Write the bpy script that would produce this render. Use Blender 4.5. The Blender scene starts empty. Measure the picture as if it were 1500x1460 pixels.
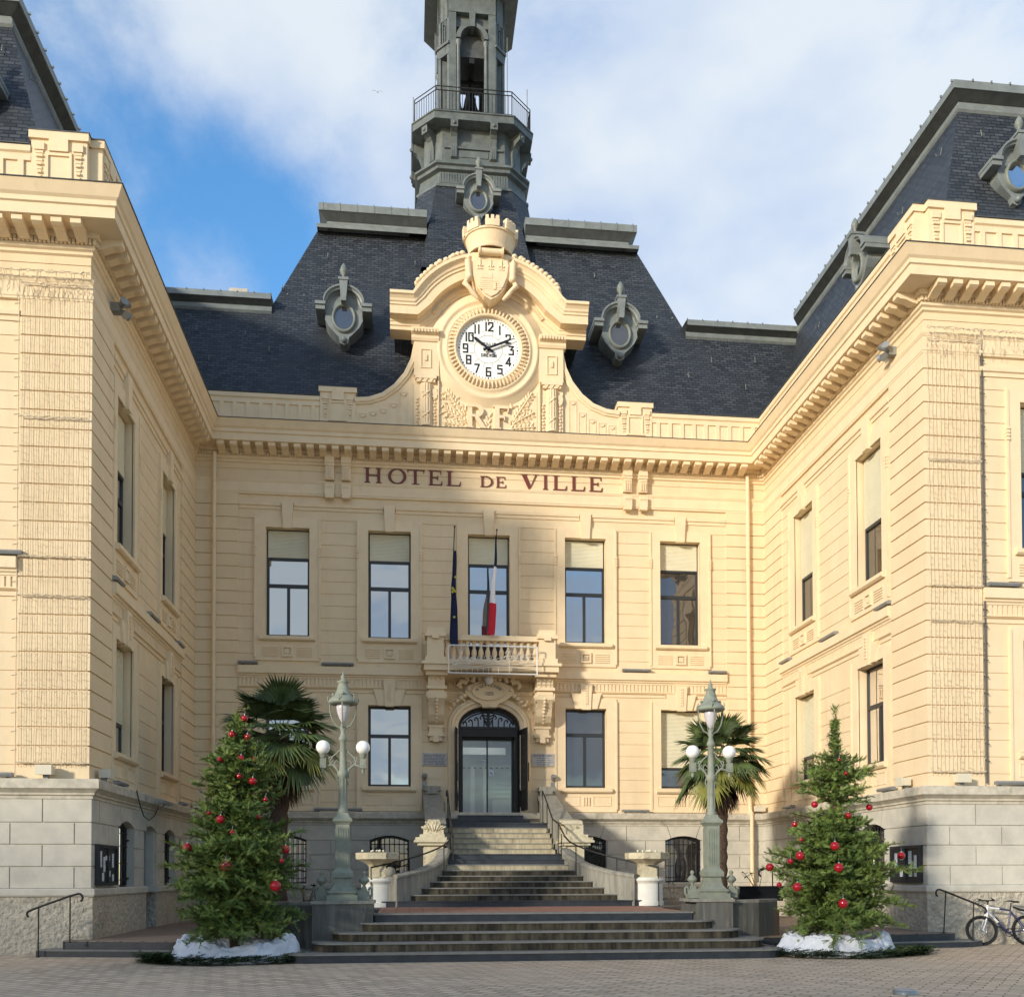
import bpy, bmesh, math, random
from math import sin, cos, pi, radians, sqrt, atan2, floor
from mathutils import Vector, Matrix, noise
random.seed(7)
S = bpy.context.scene
COL = S.collection
UP = Vector((0, 0, 1))

# ------------------------------------------------------------------ materials
def mat(name, col, col2=None, scale=2.0, rough=.7, metal=0., bump=0., bscale=30., spec=.4, stretch=None, lo=.35, hi=.65,
        col3=None, s3=.6, lo3=.5, hi3=.75, str3=None, detail=6, dist=.02):
    m = bpy.data.materials.new(name); m.use_nodes = True
    nt = m.node_tree; N = nt.nodes; L = nt.links
    b = N['Principled BSDF']
    b.inputs['Roughness'].default_value = rough; b.inputs['Metallic'].default_value = metal
    b.inputs['Specular IOR Level'].default_value = spec
    b.inputs['Base Color'].default_value = (*col, 1)
    tc = N.new('ShaderNodeTexCoord')
    def nz(sc, st, lo_, hi_):
        mp = N.new('ShaderNodeMapping'); L.new(tc.outputs['Object'], mp.inputs['Vector'])
        if st: mp.inputs['Scale'].default_value = st
        n = N.new('ShaderNodeTexNoise'); n.inputs['Scale'].default_value = sc; n.inputs['Detail'].default_value = detail
        n.inputs['Roughness'].default_value = .62
        L.new(mp.outputs[0], n.inputs['Vector'])
        r = N.new('ShaderNodeMapRange'); r.inputs[1].default_value = lo_; r.inputs[2].default_value = hi_
        L.new(n.outputs['Fac'], r.inputs[0]); return r
    if col2:
        r = nz(scale, stretch, lo, hi)
        mx = N.new('ShaderNodeMix'); mx.data_type = 'RGBA'
        mx.inputs[6].default_value = (*col, 1); mx.inputs[7].default_value = (*col2, 1)
        L.new(r.outputs[0], mx.inputs[0]); out = mx.outputs[2]
        if col3:
            r3 = nz(s3, str3, lo3, hi3)
            m3 = N.new('ShaderNodeMix'); m3.data_type = 'RGBA'; m3.inputs[7].default_value = (*col3, 1)
            L.new(out, m3.inputs[6]); L.new(r3.outputs[0], m3.inputs[0]); out = m3.outputs[2]
        L.new(out, b.inputs['Base Color'])
    if bump:
        n = N.new('ShaderNodeTexNoise'); n.inputs['Scale'].default_value = bscale; n.inputs['Detail'].default_value = 5
        L.new(tc.outputs['Object'], n.inputs['Vector'])
        bp = N.new('ShaderNodeBump'); bp.inputs['Strength'].default_value = bump; bp.inputs['Distance'].default_value = dist
        L.new(n.outputs['Fac'], bp.inputs['Height']); L.new(bp.outputs[0], b.inputs['Normal'])
    return m

def brick_mat(name, c1, c2, mortar, bw, bh, ms, coord='UV', rot=0, rough=.6, spec=.4, bump=.5, offset=.5, tint=None, dist=.02, squash=1.):
    m = bpy.data.materials.new(name); m.use_nodes = True
    nt = m.node_tree; N = nt.nodes; L = nt.links; b = N['Principled BSDF']
    b.inputs['Roughness'].default_value = rough; b.inputs['Specular IOR Level'].default_value = spec
    tc = N.new('ShaderNodeTexCoord'); mp = N.new('ShaderNodeMapping')
    mp.inputs['Rotation'].default_value[2] = rot
    L.new(tc.outputs[coord], mp.inputs[0])
    # a little waviness so that the courses are not ruled
    nw = N.new('ShaderNodeTexNoise'); nw.inputs['Scale'].default_value = 1.3; nw.inputs['Detail'].default_value = 2
    L.new(mp.outputs[0], nw.inputs['Vector'])
    va = N.new('ShaderNodeVectorMath'); va.operation = 'MULTIPLY_ADD'; va.inputs[1].default_value = (bh*.5,)*3
    L.new(nw.outputs['Color'], va.inputs[0]); L.new(mp.outputs[0], va.inputs[2])
    br = N.new('ShaderNodeTexBrick'); br.offset = offset; br.squash = squash
    br.inputs['Scale'].default_value = 1; br.inputs['Brick Width'].default_value = bw; br.inputs['Row Height'].default_value = bh
    br.inputs['Mortar Size'].default_value = ms; br.inputs['Mortar Smooth'].default_value = .3; br.inputs['Bias'].default_value = 0
    br.inputs['Color1'].default_value = (*c1, 1); br.inputs['Color2'].default_value = (*c2, 1); br.inputs['Mortar'].default_value = (*mortar, 1)
    L.new(va.outputs[0], br.inputs['Vector'])
    n = N.new('ShaderNodeTexNoise'); n.inputs['Scale'].default_value = .7; n.inputs['Detail'].default_value = 7
    L.new(tc.outputs['Object'], n.inputs['Vector'])
    r = N.new('ShaderNodeMapRange'); r.inputs[1].default_value = .42; r.inputs[2].default_value = .72; r.inputs[4].default_value = .75
    L.new(n.outputs['Fac'], r.inputs[0])
    mx = N.new('ShaderNodeMix'); mx.data_type = 'RGBA'; L.new(r.outputs[0], mx.inputs[0])
    t = tint or tuple((a+c)/2*.8 for a, c in zip(c1, c2))
    mx.inputs[7].default_value = (*t, 1); L.new(br.outputs['Color'], mx.inputs[6])
    n2 = N.new('ShaderNodeTexNoise'); n2.inputs['Scale'].default_value = 26; n2.inputs['Detail'].default_value = 4
    L.new(tc.outputs['Object'], n2.inputs['Vector'])
    hs = N.new('ShaderNodeHueSaturation'); r2 = N.new('ShaderNodeMapRange'); r2.inputs[3].default_value = .72; r2.inputs[4].default_value = 1.28
    L.new(n2.outputs['Fac'], r2.inputs[0]); L.new(r2.outputs[0], hs.inputs['Value']); L.new(mx.outputs[2], hs.inputs['Color'])
    L.new(hs.outputs[0], b.inputs['Base Color'])
    bp = N.new('ShaderNodeBump'); bp.inputs['Strength'].default_value = bump; bp.inputs['Distance'].default_value = dist; bp.invert = True
    L.new(br.outputs['Fac'], bp.inputs['Height'])
    L.new(bp.outputs[0], b.inputs['Normal'])
    return m

def glass_mat(name, dark=(.02, .025, .03), refl=.45, tint=(.85, .9, 1), rough=.012):
    m = bpy.data.materials.new(name); m.use_nodes = True
    nt = m.node_tree; N = nt.nodes; L = nt.links; b = N['Principled BSDF']; out = N['Material Output']
    b.inputs['Base Color'].default_value = (*dark, 1); b.inputs['Roughness'].default_value = .4
    g = N.new('ShaderNodeBsdfGlossy'); g.inputs['Color'].default_value = (*tint, 1); g.inputs['Roughness'].default_value = rough
    lw = N.new('ShaderNodeFresnel'); lw.inputs['IOR'].default_value = 1.5
    ad = N.new('ShaderNodeMath'); ad.operation = 'ADD'; ad.use_clamp = True; ad.inputs[1].default_value = refl
    L.new(lw.outputs[0], ad.inputs[0])
    mx = N.new('ShaderNodeMixShader'); L.new(ad.outputs[0], mx.inputs[0]); L.new(b.outputs[0], mx.inputs[1]); L.new(g.outputs[0], mx.inputs[2])
    tc = N.new('ShaderNodeTexCoord'); n = N.new('ShaderNodeTexNoise'); n.inputs['Scale'].default_value = 1.1; n.inputs['Detail'].default_value = 1
    bp = N.new('ShaderNodeBump'); bp.inputs['Strength'].default_value = .14; bp.inputs['Distance'].default_value = .05
    L.new(tc.outputs['Object'], n.inputs['Vector']); L.new(n.outputs['Fac'], bp.inputs['Height']); L.new(bp.outputs[0], g.inputs['Normal'])
    L.new(mx.outputs[0], out.inputs[0]); return m

def clear_mat(name, f=.16):
    m = bpy.data.materials.new(name); m.use_nodes = True
    nt = m.node_tree; N = nt.nodes; L = nt.links; N.remove(N['Principled BSDF'])
    t = N.new('ShaderNodeBsdfTransparent'); t.inputs[0].default_value = (.78, .84, .83, 1)
    g = N.new('ShaderNodeBsdfGlossy'); g.inputs['Roughness'].default_value = .02
    x = N.new('ShaderNodeMixShader'); x.inputs[0].default_value = f
    L.new(t.outputs[0], x.inputs[1]); L.new(g.outputs[0], x.inputs[2]); L.new(x.outputs[0], N['Material Output'].inputs[0]); return m
def emit_mat(name, c, s):
    m = bpy.data.materials.new(name); m.use_nodes = True; b = m.node_tree.nodes['Principled BSDF']
    b.inputs['Emission Color'].default_value = (*c, 1); b.inputs['Emission Strength'].default_value = s; return m
CREAM = (.80, .64, .42); CREAM2 = (.745, .585, .375)
M = {
 'stucco': mat('cream_stucco', CREAM, CREAM2, 1.1, .85, bump=.25, bscale=60, spec=.2, col3=(.655, .515, .335), s3=1.1, lo3=.54, hi3=.86, str3=(2.2, 2.2, .2), dist=.006),
 'trim': mat('cream_trim', (.82, .66, .44), (.77, .61, .40), 2.3, .8, bump=.12, bscale=40, spec=.2, col3=(.64, .50, .33), s3=2.2, lo3=.60, hi3=.9, str3=(1.6, 1.6, .5), dist=.005),
 'stone': mat('pale_limestone', (.60, .56, .47), (.50, .47, .40), 2.2, .85, bump=.35, bscale=45, spec=.2, col3=(.38, .36, .31), s3=.9, lo3=.55, hi3=.8, dist=.008),
 'ledge': mat('weathered_ledge', (.62, .56, .45), (.44, .40, .32), 5, .85, bump=.3, bscale=40, spec=.2, col3=(.20, .185, .15), s3=2.5, lo3=.56, hi3=.8, str3=(1, 1, .5), dist=.01),
 'rough': mat('bush_hammered_stone', (.60, .54, .43), (.44, .40, .32), 7, .92, bump=1.0, bscale=11, spec=.15, col3=(.28, .25, .20), s3=1.2, lo3=.55, hi3=.8, dist=.09),
 'zinc': mat('grey_zinc', (.21, .235, .23), (.155, .175, .175), 3, .5, bump=.08, bscale=12, spec=.5, col3=(.27, .30, .27), s3=5, lo3=.6, hi3=.8),
 'zincd': mat('tower_zinc', (.135, .155, .148), (.085, .10, .098), 3, .5, bump=.08, bscale=12, spec=.5, col3=(.17, .19, .175), s3=5, lo3=.6, hi3=.8),
 'zincl': mat('pale_zinc', (.20, .22, .195), (.15, .17, .155), 3, .55, spec=.4),
 'lead': mat('dark_lead', (.06, .065, .07), (.09, .1, .1), 4, .6),
 'metal': mat('anthracite_frame', (.025, .028, .032), None, rough=.4, spec=.5),
 'iron': mat('black_iron', (.012, .012, .013), (.02, .018, .017), 12, .5, spec=.4),
 'blind': mat('pale_blind', (.80, .76, .58), (.74, .70, .53), 2, .7, spec=.2),
 'lamp': mat('grey_green_paint', (.285, .30, .235), (.215, .235, .19), 6, .6, spec=.3, bump=.06, bscale=25, col3=(.13, .15, .125), s3=4, lo3=.6, hi3=.8),
 'globe': mat('opal_glass', (.88, .87, .82), None, rough=.15, spec=.6),
 'frost': mat('frosted_glass', (.62, .58, .60), (.52, .49, .51), 3, .2, spec=.6),
 'glass': glass_mat('window_glass', refl=.46, tint=(.9, .92, .92)),
 'glassd': glass_mat('dark_window_glass', (.015, .014, .014), .14, (.8, .8, .82)),
 'clear': clear_mat('clear_door_glass'),
 'lobby': mat('lobby_wall', (.50, .54, .53), (.42, .46, .45), 1.5, .6),
 'lobbyw': mat('lobby_white', (.80, .85, .85), None, rough=.4),
 'glow': emit_mat('ceiling_lamp_glow', (1, .97, .9), 3.5),
 'doorglass': glass_mat('door_glass', (.12, .145, .14), .30, (.85, .92, .92), .03),
 'step': mat('stained_stone_step', (.13, .11, .075), (.05, .043, .03), 3.2, .9, bump=.4, bscale=35, spec=.15, stretch=(1.6, 1, .5), lo=.36, hi=.62, col3=(.022, .02, .017), s3=3.0, lo3=.46, hi3=.68, str3=(2.2, 1, .25), dist=.01),
 'stepu': mat('lichened_stone_step', (.50, .44, .30), (.34, .29, .2), 4, .9, bump=.4, bscale=35, spec=.15, stretch=(2, 1, .5), lo=.36, hi=.66, col3=(.10, .09, .065), s3=4.0, lo3=.54, hi3=.8, str3=(2.2, 1, .3), dist=.01),
 'dark': mat('dark_slate_tread', (.022, .027, .035), (.04, .046, .055), 5, .45, spec=.5),
 'lip': mat('grey_stone_lip', (.26, .25, .22), (.2, .19, .17), 6, .8),
 'conc': mat('streaked_concrete', (.17, .165, .145), (.10, .098, .088), 2.6, .9, bump=.3, bscale=30, spec=.15, stretch=(2.5, 1, .3), col3=(.32, .31, .27), s3=3, lo3=.57, hi3=.78, str3=(3, 1, .35), dist=.008),
 'cheek': mat('grey_cheek_stone', (.34, .325, .27), (.22, .21, .18), 3, .85, bump=.25, bscale=40, spec=.2, stretch=(3, 3, .4), col3=(.12, .115, .10), s3=3, lo3=.58, hi3=.82, str3=(2, 2, .4), dist=.008),
 'carved': mat('carved_limestone', (.62, .56, .40), (.50, .44, .31), 8, .85, bump=.4, bscale=25, spec=.2, col3=(.16, .13, .08), s3=6, lo3=.56, hi3=.74, dist=.015),
 'white': mat('white_paint', (.80, .79, .72), (.72, .70, .62), 3, .7, spec=.2, col3=(.5, .46, .36), s3=3, lo3=.62, hi3=.85),
 'terra': brick_mat('terracotta_tiles', (.42, .20, .13), (.33, .16, .105), (.12, .08, .06), .28, .28, .01, 'Object', 0, .7, offset=0, bump=.2),
 'slate': brick_mat('blue_black_slate', (.020, .025, .032), (.064, .072, .084), (.008, .010, .013), .25, .105, .014, 'UV', 0, .5, .45, .9, dist=.03, tint=(.034, .040, .049)),
 'paver': brick_mat('clay_pavers', (.74, .57, .40), (.50, .385, .27), (.18, .14, .105), .36, .16, .014, 'Object', radians(38), .85, .15, .5, dist=.01, tint=(.60, .465, .33)),
 'terrace': brick_mat('terrace_pavers', (.32, .24, .18), (.25, .19, .15), (.10, .085, .07), .22, .11, .008, 'Object', 0, .85, .2, .3, dist=.01),
 'red': mat('glossy_red', (.34, .004, .012), None, rough=.10, spec=.6),
 'cloth': mat('white_sheet', (.72, .74, .78), (.62, .64, .69), 3, .85, spec=.15, bump=.35, bscale=16, dist=.03),
 'bark': mat('brown_bark', (.13, .075, .045), (.07, .045, .03), 14, .9, bump=.8, bscale=30, dist=.02),
 'palmbark': mat('fibrous_palm_bark', (.12, .075, .05), (.05, .034, .026), 18, .95, bump=1, bscale=26, dist=.04),
 'fir': mat('fir_needles', (.18, .25, .055), (.075, .125, .032), 3.0, .6, spec=.35, col3=(.24, .31, .07), s3=8, lo3=.55, hi3=.75),
 'firc': mat('cut_fir', (.06, .10, .035), (.03, .055, .022), 5, .7, spec=.2),
 'palm': mat('palm_leaf', (.11, .155, .05), (.06, .09, .032), 3, .45, spec=.5),
 'palmy': mat('yellowing_palm_leaf', (.26, .24, .05), (.12, .15, .035), 4, .5, spec=.4),
 'palmd': mat('dead_palm_leaf', (.13, .075, .045), (.07, .045, .035), 6, .9),
 'letter': mat('oxblood_lettering', (.16, .04, .03), None, rough=.5),
 'dialw': mat('white_enamel', (.86, .86, .83), None, rough=.35),
 'diall': mat('pale_dial_line', (.50, .46, .38), None, rough=.5),
 'black': mat('black_paint', (.012, .013, .016), None, rough=.35),
 'navy': mat('navy_cloth', (.007, .013, .06), (.004, .008, .035), 6, .8),
 'yel': mat('yellow_cloth', (.65, .60, .06), None, rough=.8),
 'wcl': mat('white_cloth', (.75, .74, .74), None, rough=.8),
 'rcl': mat('red_cloth', (.50, .015, .03), None, rough=.8),
 'frame': mat('white_painted_bar', (.80, .80, .78), None, rough=.4),
 'rope': mat('grey_rope_light', (.74, .72, .66), None, rough=.5),
 'wire': mat('pale_wire', (.62, .52, .37), None, rough=.6),
 'wired': mat('dark_wire', (.06, .055, .05), None, rough=.6),
 'alu': mat('grey_aluminium', (.30, .31, .31), (.24, .25, .25), 8, .4, metal=.3, spec=.5),
 'box': mat('ivory_plastic', (.66, .60, .46), None, rough=.5),
 'marble': mat('grey_marble', (.50, .48, .46), (.38, .36, .34), 9, .4, spec=.4),
 'engr': mat('engraved_grey', (.17, .16, .155), None, rough=.7),
 'paper': mat('white_paper', (.72, .75, .78), None, rough=.8),
 'rubber': mat('black_rubber', (.012, .012, .013), None, rough=.7),
 'chrome': mat('bright_steel', (.65, .65, .66), None, rough=.25, metal=.9),
 'bikew': mat('white_bike_paint', (.78, .78, .78), None, rough=.3, spec=.6),
 'bikeb': mat('violet_bike_paint', (.035, .035, .11), None, rough=.3, spec=.6),
 'leaf': mat('shrub_leaf', (.05, .08, .03), (.03, .05, .025), 6, .6),
 'soil': mat('dark_soil', (.05, .04, .03), None, rough=.95),
 'blue': mat('blue_grey_door_paint', (.24, .27, .31), (.20, .23, .27), 2, .6),
 'room': mat('dim_interior', (.05, .045, .04), None, rough=.9),
 'bronze': mat('dark_bronze', (.03, .03, .028), None, rough=.45, metal=.5),
 'house': mat('grey_render', (.30, .27, .23), (.25, .22, .19), .6, .9),
 'flower': mat('pale_flower', (.75, .72, .55), None, rough=.8),
}

# ------------------------------------------------------------------ mesh builder
FC  = lambda u, d, z: (u, -d, z)
FL  = lambda u, d, z: (-9.3+d, -u, z)
FR  = lambda u, d, z: (9.3-d, -u, z)
FLF = lambda u, d, z: (-9.3-u, -10.2-d, z)
FRF = lambda u, d, z: (9.3+u, -10.2-d, z)
ID  = lambda x, y, z: (x, y, z)

class MB:
    def __init__(s): s.v = []; s.f = []; s.sm = []; s.mi = []; s.m = 0
    def add(s, vs, fs, smooth=False):
        o = len(s.v); s.v += [tuple(p) for p in vs]
        for f in fs: s.f.append([i+o for i in f]); s.sm.append(smooth); s.mi.append(s.m)
        return s
    def quad(s, *p): return s.add(p, [tuple(range(len(p)))])
    def box(s, u0, u1, d0, d1, z0, z1, F=ID):
        p = [F(u, d, z) for z in (z0, z1) for d in (d0, d1) for u in (u0, u1)]
        return s.add(p, [(0, 1, 3, 2), (4, 6, 7, 5), (0, 4, 5, 1), (2, 3, 7, 6), (0, 2, 6, 4), (1, 5, 7, 3)])
    def cyl(s, a, b, r, n=8, r2=None, cap=True): return s.tube([a, b], [r, r if r2 is None else r2], n, cap, smooth=n > 6)
    def prism(s, poly, d0, d1, F=ID):            # polygon in (u,z), thickness along d
        n = len(poly); p = [F(u, d0, z) for u, z in poly]+[F(u, d1, z) for u, z in poly]
        return s.add(p, [tuple(range(n)), tuple(range(2*n-1, n-1, -1))]+[(i, (i+1) % n, n+(i+1) % n, n+i) for i in range(n)])
    def prism_dz(s, poly, u0, u1, F=ID):         # polygon in (d,z), extruded along u
        n = len(poly); p = [F(u0, d, z) for d, z in poly]+[F(u1, d, z) for d, z in poly]
        return s.add(p, [tuple(range(n)), tuple(range(2*n-1, n-1, -1))]+[(i, (i+1) % n, n+(i+1) % n, n+i) for i in range(n)])
    def prism_xy(s, poly, z0, z1):
        n = len(poly); p = [(x, y, z0) for x, y in poly]+[(x, y, z1) for x, y in poly]
        return s.add(p, [tuple(range(n)), tuple(range(2*n-1, n-1, -1))]+[(i, (i+1) % n, n+(i+1) % n, n+i) for i in range(n)])
    def strip(s, rows, closed=False, smooth=False, cap=False):   # rows of equal-length point lists
        n = len(rows[0]); vs = [p for r in rows for p in r]; fs = []
        for i in range(len(rows)-1):
            for j in range(n if closed else n-1):
                a = i*n+j; b = i*n+(j+1) % n; fs.append((a, b, b+n, a+n))
        s.add(vs, fs, smooth)
        if cap: s.add(rows[0], [tuple(range(n))]); s.add(rows[-1], [tuple(range(n-1, -1, -1))])
        return s
    def tube(s, pts, r, n=6, cap=True, smooth=True):
        pts = [Vector(p) for p in pts]; rs = r if isinstance(r, (list, tuple)) else [r]*len(pts)
        rows = []; prev = None
        for i, p in enumerate(pts):
            t = (pts[min(i+1, len(pts)-1)]-pts[max(i-1, 0)]).normalized()
            if prev is None:
                a = t.cross(UP if abs(t.z) < .9 else Vector((1, 0, 0))).normalized()
            else:
                a = (prev-t*prev.dot(t)); a = a.normalized() if a.length > 1e-6 else t.orthogonal().normalized()
            prev = a; b = t.cross(a)
            rows.append([p+(a*cos(2*pi*k/n)+b*sin(2*pi*k/n))*rs[i] for k in range(n)])
        return s.strip(rows, True, smooth, cap)
    def lathe(s, prof, c, n=16, smooth=True, ax=None, ph=0, sq=1., cap=True):   # prof [(r,z)] about vertical axis (or ax: function (r,a,h)->point)
        c = Vector(c); rows = []
        for r, z in prof:
            if ax: rows.append([ax(r, 2*pi*k/n+ph, z) for k in range(n)])
            else: rows.append([c+Vector((r*cos(2*pi*k/n+ph), r*sq*sin(2*pi*k/n+ph), z)) for k in range(n)])
        return s.strip(rows, True, smooth, cap)
    def ball(s, c, r, n=14, m=8, sq=(1, 1, 1)):
        c = Vector(c)
        rows = [[c+Vector((r*sq[0]*sin(pi*i/m)*cos(2*pi*k/n), r*sq[1]*sin(pi*i/m)*sin(2*pi*k/n), r*sq[2]*cos(pi*i/m))) for k in range(n)] for i in range(m+1)]
        rows[0] = [c+Vector((0, 0, r*sq[2])) + (p-c)*0 for p in rows[0]]
        return s.strip(rows, True, True)
    def build(s, name, mats, parent=None, recalc=True, uv=False):
        me = bpy.data.meshes.new(name); me.from_pydata([tuple(map(float, p)) for p in s.v], [], s.f)
        for m_ in (mats if isinstance(mats, (list, tuple)) else [mats]): me.materials.append(M[m_])
        me.polygons.foreach_set('use_smooth', s.sm); me.polygons.foreach_set('material_index', s.mi)
        if recalc:
            bm = bmesh.new(); bm.from_mesh(me)
            bmesh.ops.remove_doubles(bm, verts=bm.verts, dist=1e-5) if recalc == 2 else None
            bmesh.ops.recalc_face_normals(bm, faces=bm.faces); bm.to_mesh(me); bm.free()
        if uv:
            ul = me.uv_layers.new(name='UVMap')
            for p in me.polygons:
                n = p.normal.copy()
                if n.z < 0: n = -n
                t = UP.cross(n); t = t.normalized() if t.length > 1e-4 else Vector((1, 0, 0)); b = n.cross(t)
                for li in p.loop_indices:
                    co = me.vertices[me.loops[li].vertex_index].co; ul.data[li].uv = (co.dot(t), co.dot(b))
        o = bpy.data.objects.new(name, me); COL.objects.link(o)
        if parent: o.parent = parent; o.matrix_parent_inverse = Matrix.Translation(-world_loc(parent))
        return o

def world_loc(o): return Vector(o.location) if o.parent is None else Vector((0, 0, 0))
def tag(o, label=None, cat=None, group=None, kind=None):
    if label: o['label'] = label
    if cat: o['category'] = cat
    if group: o['group'] = group
    if kind: o['kind'] = kind
    return o
def thing(name, label, cat, loc=(0, 0, 0), group=None):
    o = bpy.data.objects.new(name, None); o.location = loc; o.empty_display_size = .3; COL.objects.link(o)
    return tag(o, label, cat, group)
def solo(mb, name, mats, label, cat, group=None, kind=None, **k):
    return tag(mb.build(name, mats, **k), label, cat, group, kind)
# ------------------------------------------------------------------ town hall
H = thing('town_hall', 'cream three-winged town hall with slate mansard roofs, clock gable and bell tower', 'town hall', (0, 5, 0))
G0 = 13.33; GP = .3917
ZT, ZC = 3.61, 15.76
Lw, Rw = [7.65, 3.45], [7.45, 3.25]                      # window axes on the wing sides
CB = [-6.41, -3.2, 0, 3.18, 6.37]

def panel(mb, F, u0, u1, z0, z1, ops=(), d=0., rows=True, rev=.3, gd=.02):
    us = sorted({u0, u1, *[min(max(x, u0), u1) for o in ops for x in o[:2]]})
    zs = {z0, z1, *[min(max(x, z0), z1) for o in ops for x in o[2:4]]}
    gr = []
    if rows:
        k = -8
        while G0-GP*k > z0-.1:
            g = G0-GP*k; k += 1
            if z0+.02 < g < z1-.02 and all(abs(g-o[i]) > .03 for o in ops for i in (2, 3)): gr.append(g); zs |= {g-.009, g+.009}
    zs = sorted(zs)
    dep = lambda z: d-gd if any(abs(z-g) < .008 for g in gr) else d
    for a, b in zip(us, us[1:]):
        if b-a < 1e-6: continue
        last = None
        for c, e in zip(zs, zs[1:]):
            mz = (c+e)/2; mu = (a+b)/2
            if any(o[0] < mu < o[1] and o[2] < mz < o[3] for o in ops): last = None; continue
            dd = dep(mz); mb.quad(F(a, dd, c), F(b, dd, c), F(b, dd, e), F(a, dd, e))
            if last is not None and last != dd: mb.quad(F(a, last, c), F(b, last, c), F(b, dd, c), F(a, dd, c))
            last = dd
    for o in ops:
        a, b, c, e = o[:4]; r = d-rev
        mb.quad(F(a, d, c), F(a, r, c), F(a, r, e), F(a, d, e)); mb.quad(F(b, d, c), F(b, r, c), F(b, r, e), F(b, d, e))
        mb.quad(F(a, d, e), F(a, r, e), F(b, r, e), F(b, d, e)); mb.quad(F(a, d, c), F(a, r, c), F(b, r, c), F(b, d, c))

UW = lambda c, w=.68: (c-w, c+w, 9.22, 12.66)
LW = lambda c, w=.68: (c-w, c+w, 4.46, 7.05)
BW = lambda c: (c-.62, c+.62, 1.35, 2.88)

# ---- walls -----------------------------------------------------------
w = MB()
panel(w, FC, -9.3, 9.3, 3.5, 15.8, [UW(c) for c in CB if c]+[(-.68, .68, 8.28, 12.66)]+[LW(c) for c in CB if c]+[(-1.0, 1.0, 3.5, 7.08)])
panel(w, FL, 0, 10.2, 3.5, 15.8, [UW(c, .72) for c in Lw]+[LW(c, .72) for c in Lw])
panel(w, FR, 0, 10.2, 3.5, 15.8, [UW(c, .72) for c in Rw]+[LW(c, .72) for c in Rw])
panel(w, FLF, 0, 8, 3.5, 15.8, [UW(3.1), LW(3.1)])
panel(w, FRF, 0, 8, 3.5, 15.8, [UW(3.02), LW(3.02)])
w.build('wall', 'stucco', H)

# ---- base: smooth ashlar over rough plinth ---------------------------
def arcz(u, c): return 2.72+.15*max(0, 1-((u-c)/.62)**2)
def masonry(mb, F, u0, u1, ops, ph=0., full=()):
    rows = [(1.365, 1.795), (1.82, 2.255), (2.28, 2.71), (2.735, 3.205)]
    for r, (z0, z1) in enumerate(rows):
        js = []; x = u0+((ph+.635*(r % 2)) % 1.27)
        while x < u1: js.append((x, x)); x += 1.27
        if r == 3:
            js = [j for j in js if all(abs(j[0]-c) > .9 for c in ops)]
            for c in ops: js += [(c-.42, c-.56), (c+.42, c+.56)]
        js = sorted([(u0, u0)]+[j for j in js if u0+.12 < j[0] < u1-.12]+[(u1, u1)])
        for (a, at), (b, bt) in zip(js, js[1:]):
            g = .012
            segs = [(a+g, b-g)]
            if r < 3:
                for c in list(ops)+list(full):
                    ns = []
                    for s0, s1 in segs:
                        l, h = c-.62, c+.62
                        if h <= s0 or l >= s1: ns.append((s0, s1)); continue
                        if s0 < l-.02: ns.append((s0, l))
                        if s1 > h+.02: ns.append((h, s1))
                    segs = ns
                for s0, s1 in segs: mb.box(s0, s1, .115, .15, z0, z1, F)
            else:
                near = [c for c in list(ops)+list(full) if a < c+.62 and b > c-.62]
                bot = []
                if near:
                    c = near[0]; n = 10
                    for i in range(n+1): u = a+g+(b-a-2*g)*i/n; bot.append((u, max(z0, arcz(u, c)+.012)))
                else: bot = [(a+g, z0), (b-g, z0)]
                mb.prism(bot+[(bt-g, z1), (at+g, z1)], .115 if not near else -.16, .15, F)
b = MB(); m = MB()
DL = 5.68; bl = [7.78, 3.6]; br = [7.72, 3.5]
dop = lambda c: (c-.62, c+.62, .3, 2.88)
cops = [-6.41, -3.2, 3.2, 6.4]
for F, u0, u1, ops, full, ph in ((FC, -9.2, 9.2, cops, [], .35), (FL, 0, 10.349, bl, [DL], .2), (FR, 0, 10.349, br, [5.6], .2),
                                 (FLF, 0, 8, [3.1], [], .35), (FRF, 0, 8, [3.02], [], .55)):
    panel(b, F, u0 if F in (FC, FL, FR) else -.118, min(u1, 10.3195), 1.21, 3.4, [BW(c) for c in ops]+[(c-.62, c+.62, 1.21, 2.88) for c in full], .12, False, .3)
    masonry(m, F, u0+(0.0 if F in (FC,) else .13 if F in (FL, FR) else -.148), u1, ops, ph, full)
b.build('base_wall', 'stone', H); m.build('ashlar_facing', 'stone', H)

OFF = [(0, -1), (1, -1), (1, -1), (-1, -1), (-1, -1), (0, -1)]
PTS = [(-17.3, -10.2), (-9.3, -10.2), (-9.3, 0), (9.3, 0), (9.3, -10.2), (17.3, -10.2)]
def sweep(mb, prof, segs=range(5), pts=PTS):
    for k in segs:
        A, B = pts[k], pts[k+1]; oa, ob = OFF[k], OFF[k+1]
        ra = [(A[0]+oa[0]*d, A[1]+oa[1]*d, z) for d, z in prof]; rb = [(B[0]+ob[0]*d, B[1]+ob[1]*d, z) for d, z in prof]
        mb.strip([ra, rb])
r = MB()
sweep(r, [(.17, -.1), (.17, 1.14), (.15, 1.16)]); 
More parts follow.
